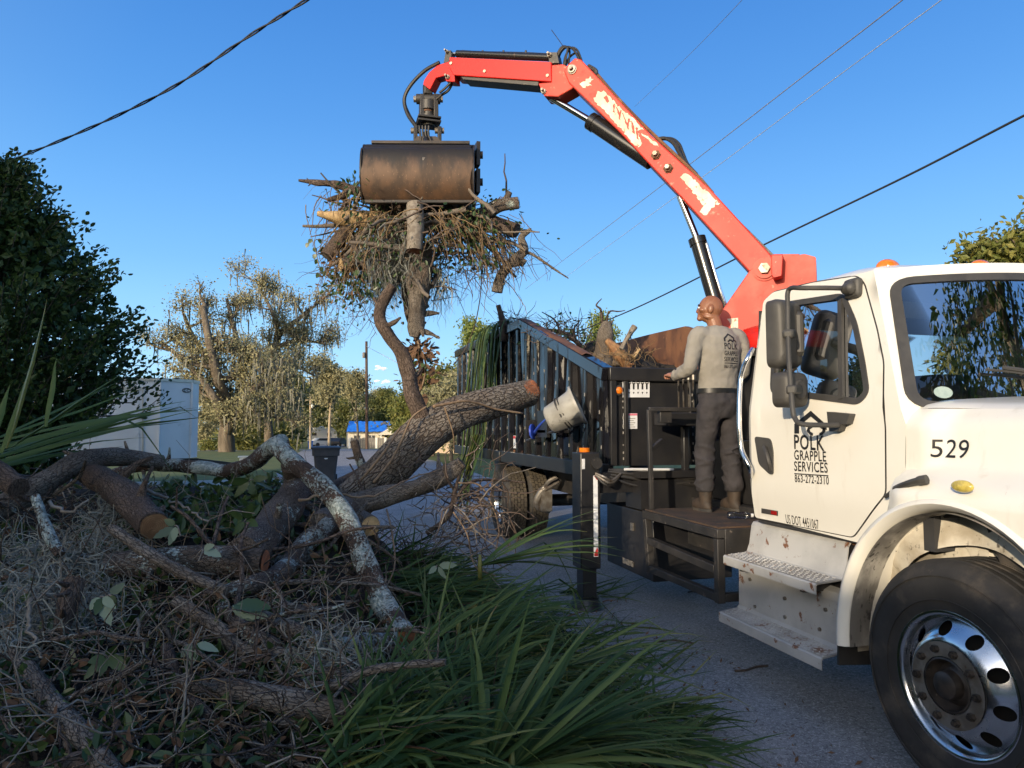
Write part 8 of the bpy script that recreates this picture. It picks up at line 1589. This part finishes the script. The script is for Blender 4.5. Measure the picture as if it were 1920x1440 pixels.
# fine hanging sprays round the edge
P = cloudpts(230, [(650, 540, 26, 30, 2), (900, 500, 50, 24, 2), (960, 470, 26, 20, 1), (620, 480, 14, 20, 1), (840, 520, 30, 26, 1), (700, 570, 26, 20, 1)], 9, .3); strands(P, rg.normal(size=(230, 3)) * [1, .6, .4] - [0, 0, .5], (.15, .5), .0034, M_BARKRED, 'twig_tangle', 9, 5, .35, .12)
rq = np.random.default_rng(404); P = np.array([dep(x, y, 4.7 + rq.uniform(-.3, .5)) for x, y in zip(rq.normal(885, 42, 100), rq.normal(940, 38, 100))]); strands(P, rq.normal(size=(100, 3)) * [1, .8, .7] - [0, 0, .3], (.15, .55), .005, M_BARKRED, 'twig_tangle', 41, 5, .4, .06); P = np.array([dep(x, y, 4.6 + rq.uniform(-.3, .5)) for x, y in zip(rq.normal(860, 50, 60), rq.normal(960, 40, 60))]); strands(P, rq.normal(size=(60, 3)) * [1, .8, .7], (.2, .6), .004, M_TWIG, 'twig_tangle', 42, 5, .4, .08)
# the sprig of round leaves at the left, the withered bunch low down
t = empty('leaf_sprig', tuple(dep(606, 500, D0 - .2)), 'dangling sprig of round green leaves at the far left of the load', 'leaves'); mb = MB(); mb.tube(spline(np.array(L3([(632, 462, -.15), (606, 450, -.2), (590, 452, -.22), (594, 480, -.2), (601, 512, -.2)])), 6), .005, 5); mb.obj('stalk', M_TWIG, t, sharp=None); rg = np.random.default_rng(5)
for x, y in ((578, 455), (588, 464), (598, 447), (606, 462), (590, 476), (595, 486), (602, 500), (598, 512), (608, 508), (584, 448), (612, 470)):
    p = dep(x, y, D0 - .2); leafpart(t, p, [rg.normal() * .5, 0, -1], unit(EYE - p) + rg.normal(size=3) * .4, .06, .045, M_LEAF)
t = empty('withered_bunch', tuple(dep(800, 690, D0)), 'bunch of large withered orange-brown leaves dangling below the vertical log', 'leaves'); mb = MB(); mb.tube(spline(np.array(L3([(780, 620, .02), (786, 650, .02), (798, 680, 0), (795, 712, 0), (786, 735, 0)])), 6), .012, 6); mb.obj('stalk', M_VINE, t, sharp=None)
for x, y in ((770, 656), (783, 650), (796, 664), (808, 672), (800, 690), (786, 684), (812, 690), (792, 704), (776, 672), (800, 716), (788, 722), (806, 706), (770, 690), (780, 740), (796, 738)):
    p = dep(x, y, D0 + rg.uniform(-.1, .1)); leafpart(t, p, rg.normal(size=3) + [.3, 0, -.3], unit(EYE - p) + rg.normal(size=3) * .7, .14, .07, M_LEAFDEAD if rg.random() < .7 else M_LEAF)
# long trailing vine
S = np.array(L3([(905, 470, 0), (903, 520, 0), (900, 560, 0), (890, 610, -.1), (872, 655, -.2), (850, 684, -.3)])); mb = MB(); mb.tube(spline(S, 8), .006, 5); props(mb.obj('vine', M_BARKRED, None, sharp=None), 'long thin vine trailing from the load down over the dump body', 'vine')
# ================================================================== LOAD in the dump body
def body_pt(px, py, Y): return onY(px, py, Y)
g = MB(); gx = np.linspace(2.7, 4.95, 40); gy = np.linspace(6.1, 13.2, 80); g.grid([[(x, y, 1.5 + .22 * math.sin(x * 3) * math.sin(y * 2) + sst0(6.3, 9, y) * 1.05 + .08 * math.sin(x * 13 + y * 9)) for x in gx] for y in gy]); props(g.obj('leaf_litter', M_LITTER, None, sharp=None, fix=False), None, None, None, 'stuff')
stem('stump', 'dark pointed stump standing up inside the dump body', 'log', [onY(1132, 700, 7.6), onY(1133, 650, 7.6), onY(1136, 620, 7.6), onY(1138, 603, 7.6)], [.11, .105, .09, .045], M_BARK, (None, None), 51, 'wood loaded in the dump body', 18, .08)
stem('split_log', 'split orange log leaning by the dark stump in the dump body', 'log', [onY(1180, 690, 7.2), onY(1158, 660, 7.2), onY(1140, 640, 7.3)], [.05, .07, .05], M_WOOD, (None, None), 52, 'wood loaded in the dump body', 14, .2, .1)
stem('snapped_stick', 'grey stick with a splintered tip sticking up in the dump body', 'branch', [onY(1165, 655, 7.0), onY(1175, 636, 7.0), onY(1190, 612, 7.0)], [.03, .028, .035], M_TWIG, (None, None), 53, 'wood loaded in the dump body', 8, .1)
stem('chip', 'pale splinter of wood poking above the front rail of the dump body', 'branch', [onY(1188, 670, 6.6), onY(1200, 655, 6.6)], [.03, .015], M_WOODPALE, (None, None), 54, 'wood loaded in the dump body', 8, .1)
stem('bare_branch', 'bare dark branch poking up at the peak of the dump body', 'branch', [onY(946, 640, 9.6), onY(944, 610, 9.6), onY(934, 572, 9.6)], [.06, .055, .035], M_BARKRED, (None, None), 55, 'wood loaded in the dump body', 10, .1)
stem('twiggy_branch', 'twiggy branch sprawling along the top edge of the dump body', 'branch', [onY(1100, 665, 8.6), onY(1080, 640, 8.6), onY(1050, 622, 8.7), onY(1015, 618, 8.8)], [.04, .035, .03, .015], M_BARKRED, (None, None), 56, 'wood loaded in the dump body', 8, .1, 0, [([onY(1080, 640, 8.6), onY(1076, 618, 8.6), onY(1085, 604, 8.6)], [.02, .015, .008]), ([onY(1050, 622, 8.7), onY(1040, 600, 8.7), onY(1016, 585, 8.7)], [.016, .012, .006])])
stem('bare_sapling', 'thin bare sapling with forked twigs rising above the dark stump', 'branch', [onY(1134, 640, 7.7), onY(1129, 600, 7.7), onY(1126, 580, 7.7), onY(1118, 572, 7.7), onY(1128, 560, 7.7)], [.022, .018, .014, .010, .005], M_BARKRED, (None, None), 57, 'wood loaded in the dump body', 6, .1, 0, [([onY(1137, 610, 7.7), onY(1142, 585, 7.7), onY(1160, 584, 7.7), onY(1172, 582, 7.7)], [.014, .011, .008, .005])])
P = np.array([onY(x, y, d) for x, y, d in zip(np.random.default_rng(2).normal(1060, 34, 170), np.random.default_rng(3).normal(632, 14, 170), np.random.default_rng(4).uniform(7.6, 9.6, 170))]); strands(P, np.random.default_rng(5).normal(size=(170, 3)) * [1, 1, .6] + [0, 0, .35], (.15, .5), .005, M_BARKRED, 'twig_tangle', 12, 5, .35, -.02); leafobj('small_leaves', P[:120] + [0, 0, .05], .06, M_LEAF, None, 14, 'stuff', six=True, wid=.5)
P = np.array([onY(x, y, d) for x, y, d in zip(np.random.default_rng(6).normal(1170, 26, 70), np.random.default_rng(7).normal(668, 6, 70), np.random.default_rng(8).uniform(6.3, 7.4, 70))]); strands(P, np.random.default_rng(9).normal(size=(70, 3)), (.08, .25), .005, M_STRAW, 'straw_roots', 13, 4, .3, 0)
P = np.array([onY(x, y, 9.9) for x, y in zip(np.random.default_rng(10).normal(968, 16, 90), np.random.default_rng(11).normal(606, 8, 90))]); strands(P, np.random.default_rng(12).normal(size=(90, 3)) * [1, .5, .6] + [0, 0, .3], (.1, .4), .005, M_TWIG, 'twig_tangle', 14, 4, .3, .05)
# long palm leaves hanging down the flank
t_ = empty('palm_frond', (2.5, 9.9, 1.0), 'long green palm leaves hanging down the ribbed flank of the dump body', 'palm frond'); rg = np.random.default_rng(91)
for k in range(40):
    far_ = k < 26; y0 = rg.normal(9.85, .16) if not far_ else rg.normal(10.75, .42); top = np.array([2.56, y0, float(ztop(y0)) + .03]); L_ = rg.uniform(1.0, 2.7) if far_ else rg.uniform(.7, 1.5); bot = np.array([2.44 - rg.uniform(0, .10), y0 + rg.normal() * .15 + (.25 * L_ if far_ else 0), top[2] - L_])
    Pm = spline(np.array([top + [.25, 0, .02], top + [-.05, 0, .05], (top * .6 + bot * .4) + [-.05, 0, 0], bot]), 4); T, N, B_ = frames(Pm); tt = np.linspace(0, 1, len(Pm)); hw = .024 * np.minimum(1, (1 - tt) * 3 + .06)[:, None]; side_ = np.array([rg.normal() * .3, 1, 0]); G = np.stack([Pm + side_ * hw, Pm + [-.006, 0, 0], Pm - side_ * hw], 1); V, Q, rn = bladeset([G], [rg.random()]); link('blade', npmesh('blade', V, Q, None, [M_PALMB if rg.random() < .86 else M_PALMY], True, None, rn), t_)
for k in range(26):
    y0 = rg.normal(10.6, .3); a_ = np.array([2.38, y0, 1.5]); b_ = np.array([2.25 - rg.uniform(0, .3), y0 + rg.uniform(.1, .5), rg.uniform(.15, .6)]); G = blade(a_, b_ - a_, np.linalg.norm(b_ - a_), .04, .02, rg, 6, .8); V, Q, rn = bladeset([G], [rg.random()]); link('blade', npmesh('blade', V, Q, None, [M_PALMB if k % 4 else M_PALMY], True, None, rn), t_)
# strapped to the flank: pale tub with a rake
tb_c = onX(1052, 775, 2.42); tub = empty('plastic_tub', tuple(tb_c - [0, 0, .35]), 'scuffed pale plastic tub strapped on its side to the dump body', 'tub'); ax_ = unit(np.array([.76, -.44, .46])); o0 = onX(1026, 790, 2.18)
mb = MB(); prof_ = [(.0, .0), (.11, .005), (.14, .03), (.180, .29), (.195, .33), (.21, .33), (.21, .355), (.195, .355), (.172, .30), (.13, .08), (.0, .06)]; nn_ = 30
V_, Q_, T_2 = MB().lathe(prof_, o0, ax_, nn_).arrays(); e_ = V_ - o0; al = e_ @ ax_; ra = e_ - al[:, None] * ax_; ang = np.arctan2(ra[:, 2], ra[:, 0]); V_ = o0 + al[:, None] * ax_ + ra * (1 + .06 * np.sign(np.sin(ang * 5)) * (al > .05)[:, None].ravel() * (al < .31))[:, None] * np.array([.85, 1, 1.0]); mb.add(V_, Q_); mb.obj('tub_body', M_BUCKETPL, tub, sharp=40)
mb = MB(); a = np.linspace(0, 2 * PI, 29); e1 = unit(np.cross(ax_, [0, 0, 1])); e2 = np.cross(ax_, e1); cc = o0 + ax_ * .17; mb.tube(cc + .166 * (.9 * np.cos(a)[:, None] * e1 + np.sin(a)[:, None] * e2 * .98), .009, 6, caps=False); mb.tube(cc + ax_ * .03 + .170 * (.9 * np.cos(a)[:, None] * e1 + np.sin(a)[:, None] * e2 * .98), .006, 6, caps=False); mb.obj('strap', M_SEAL, tub)
rk = empty('rake', tuple(onX(1010, 822, 2.43)), 'blue-handled rake lodged on brackets beneath the pale tub', 'rake'); mb = MB(); mb.cyl(onX(988, 826, 2.42), onX(1058, 802, 2.42), .016, 8); mb.obj('rake_shaft', M_FRAME, rk)
mb = MB(); mb.tube(spline(np.array([onX(1003, 812, 2.41), onX(1012, 800, 2.41), onX(1020, 792, 2.42), onX(1030, 784, 2.43)]), 5), [.03] * 16, 10, flat=.6); mb.obj('blue_handle', M_BLUEPL, rk); mb = MB(); mb.lathe([(0, 0), (.05, .0), (.09, .01), (.09, .03), (0, .035)], onX(1002, 809, 2.40), unit([-.7, .6, -.1]), 18); mb.obj('blue_cap', M_BLUEPL, rk)
mb = MB(); mb.bx(2.40, 2.56, 8.05, 8.15, 1.62, 1.70); mb.bx(2.40, 2.56, 7.3, 7.9, 1.55, 1.58); mb.bx(2.40, 2.44, 7.25, 7.6, 1.50, 1.80); mb.obj('hanger_bracket', M_BLACK, body)
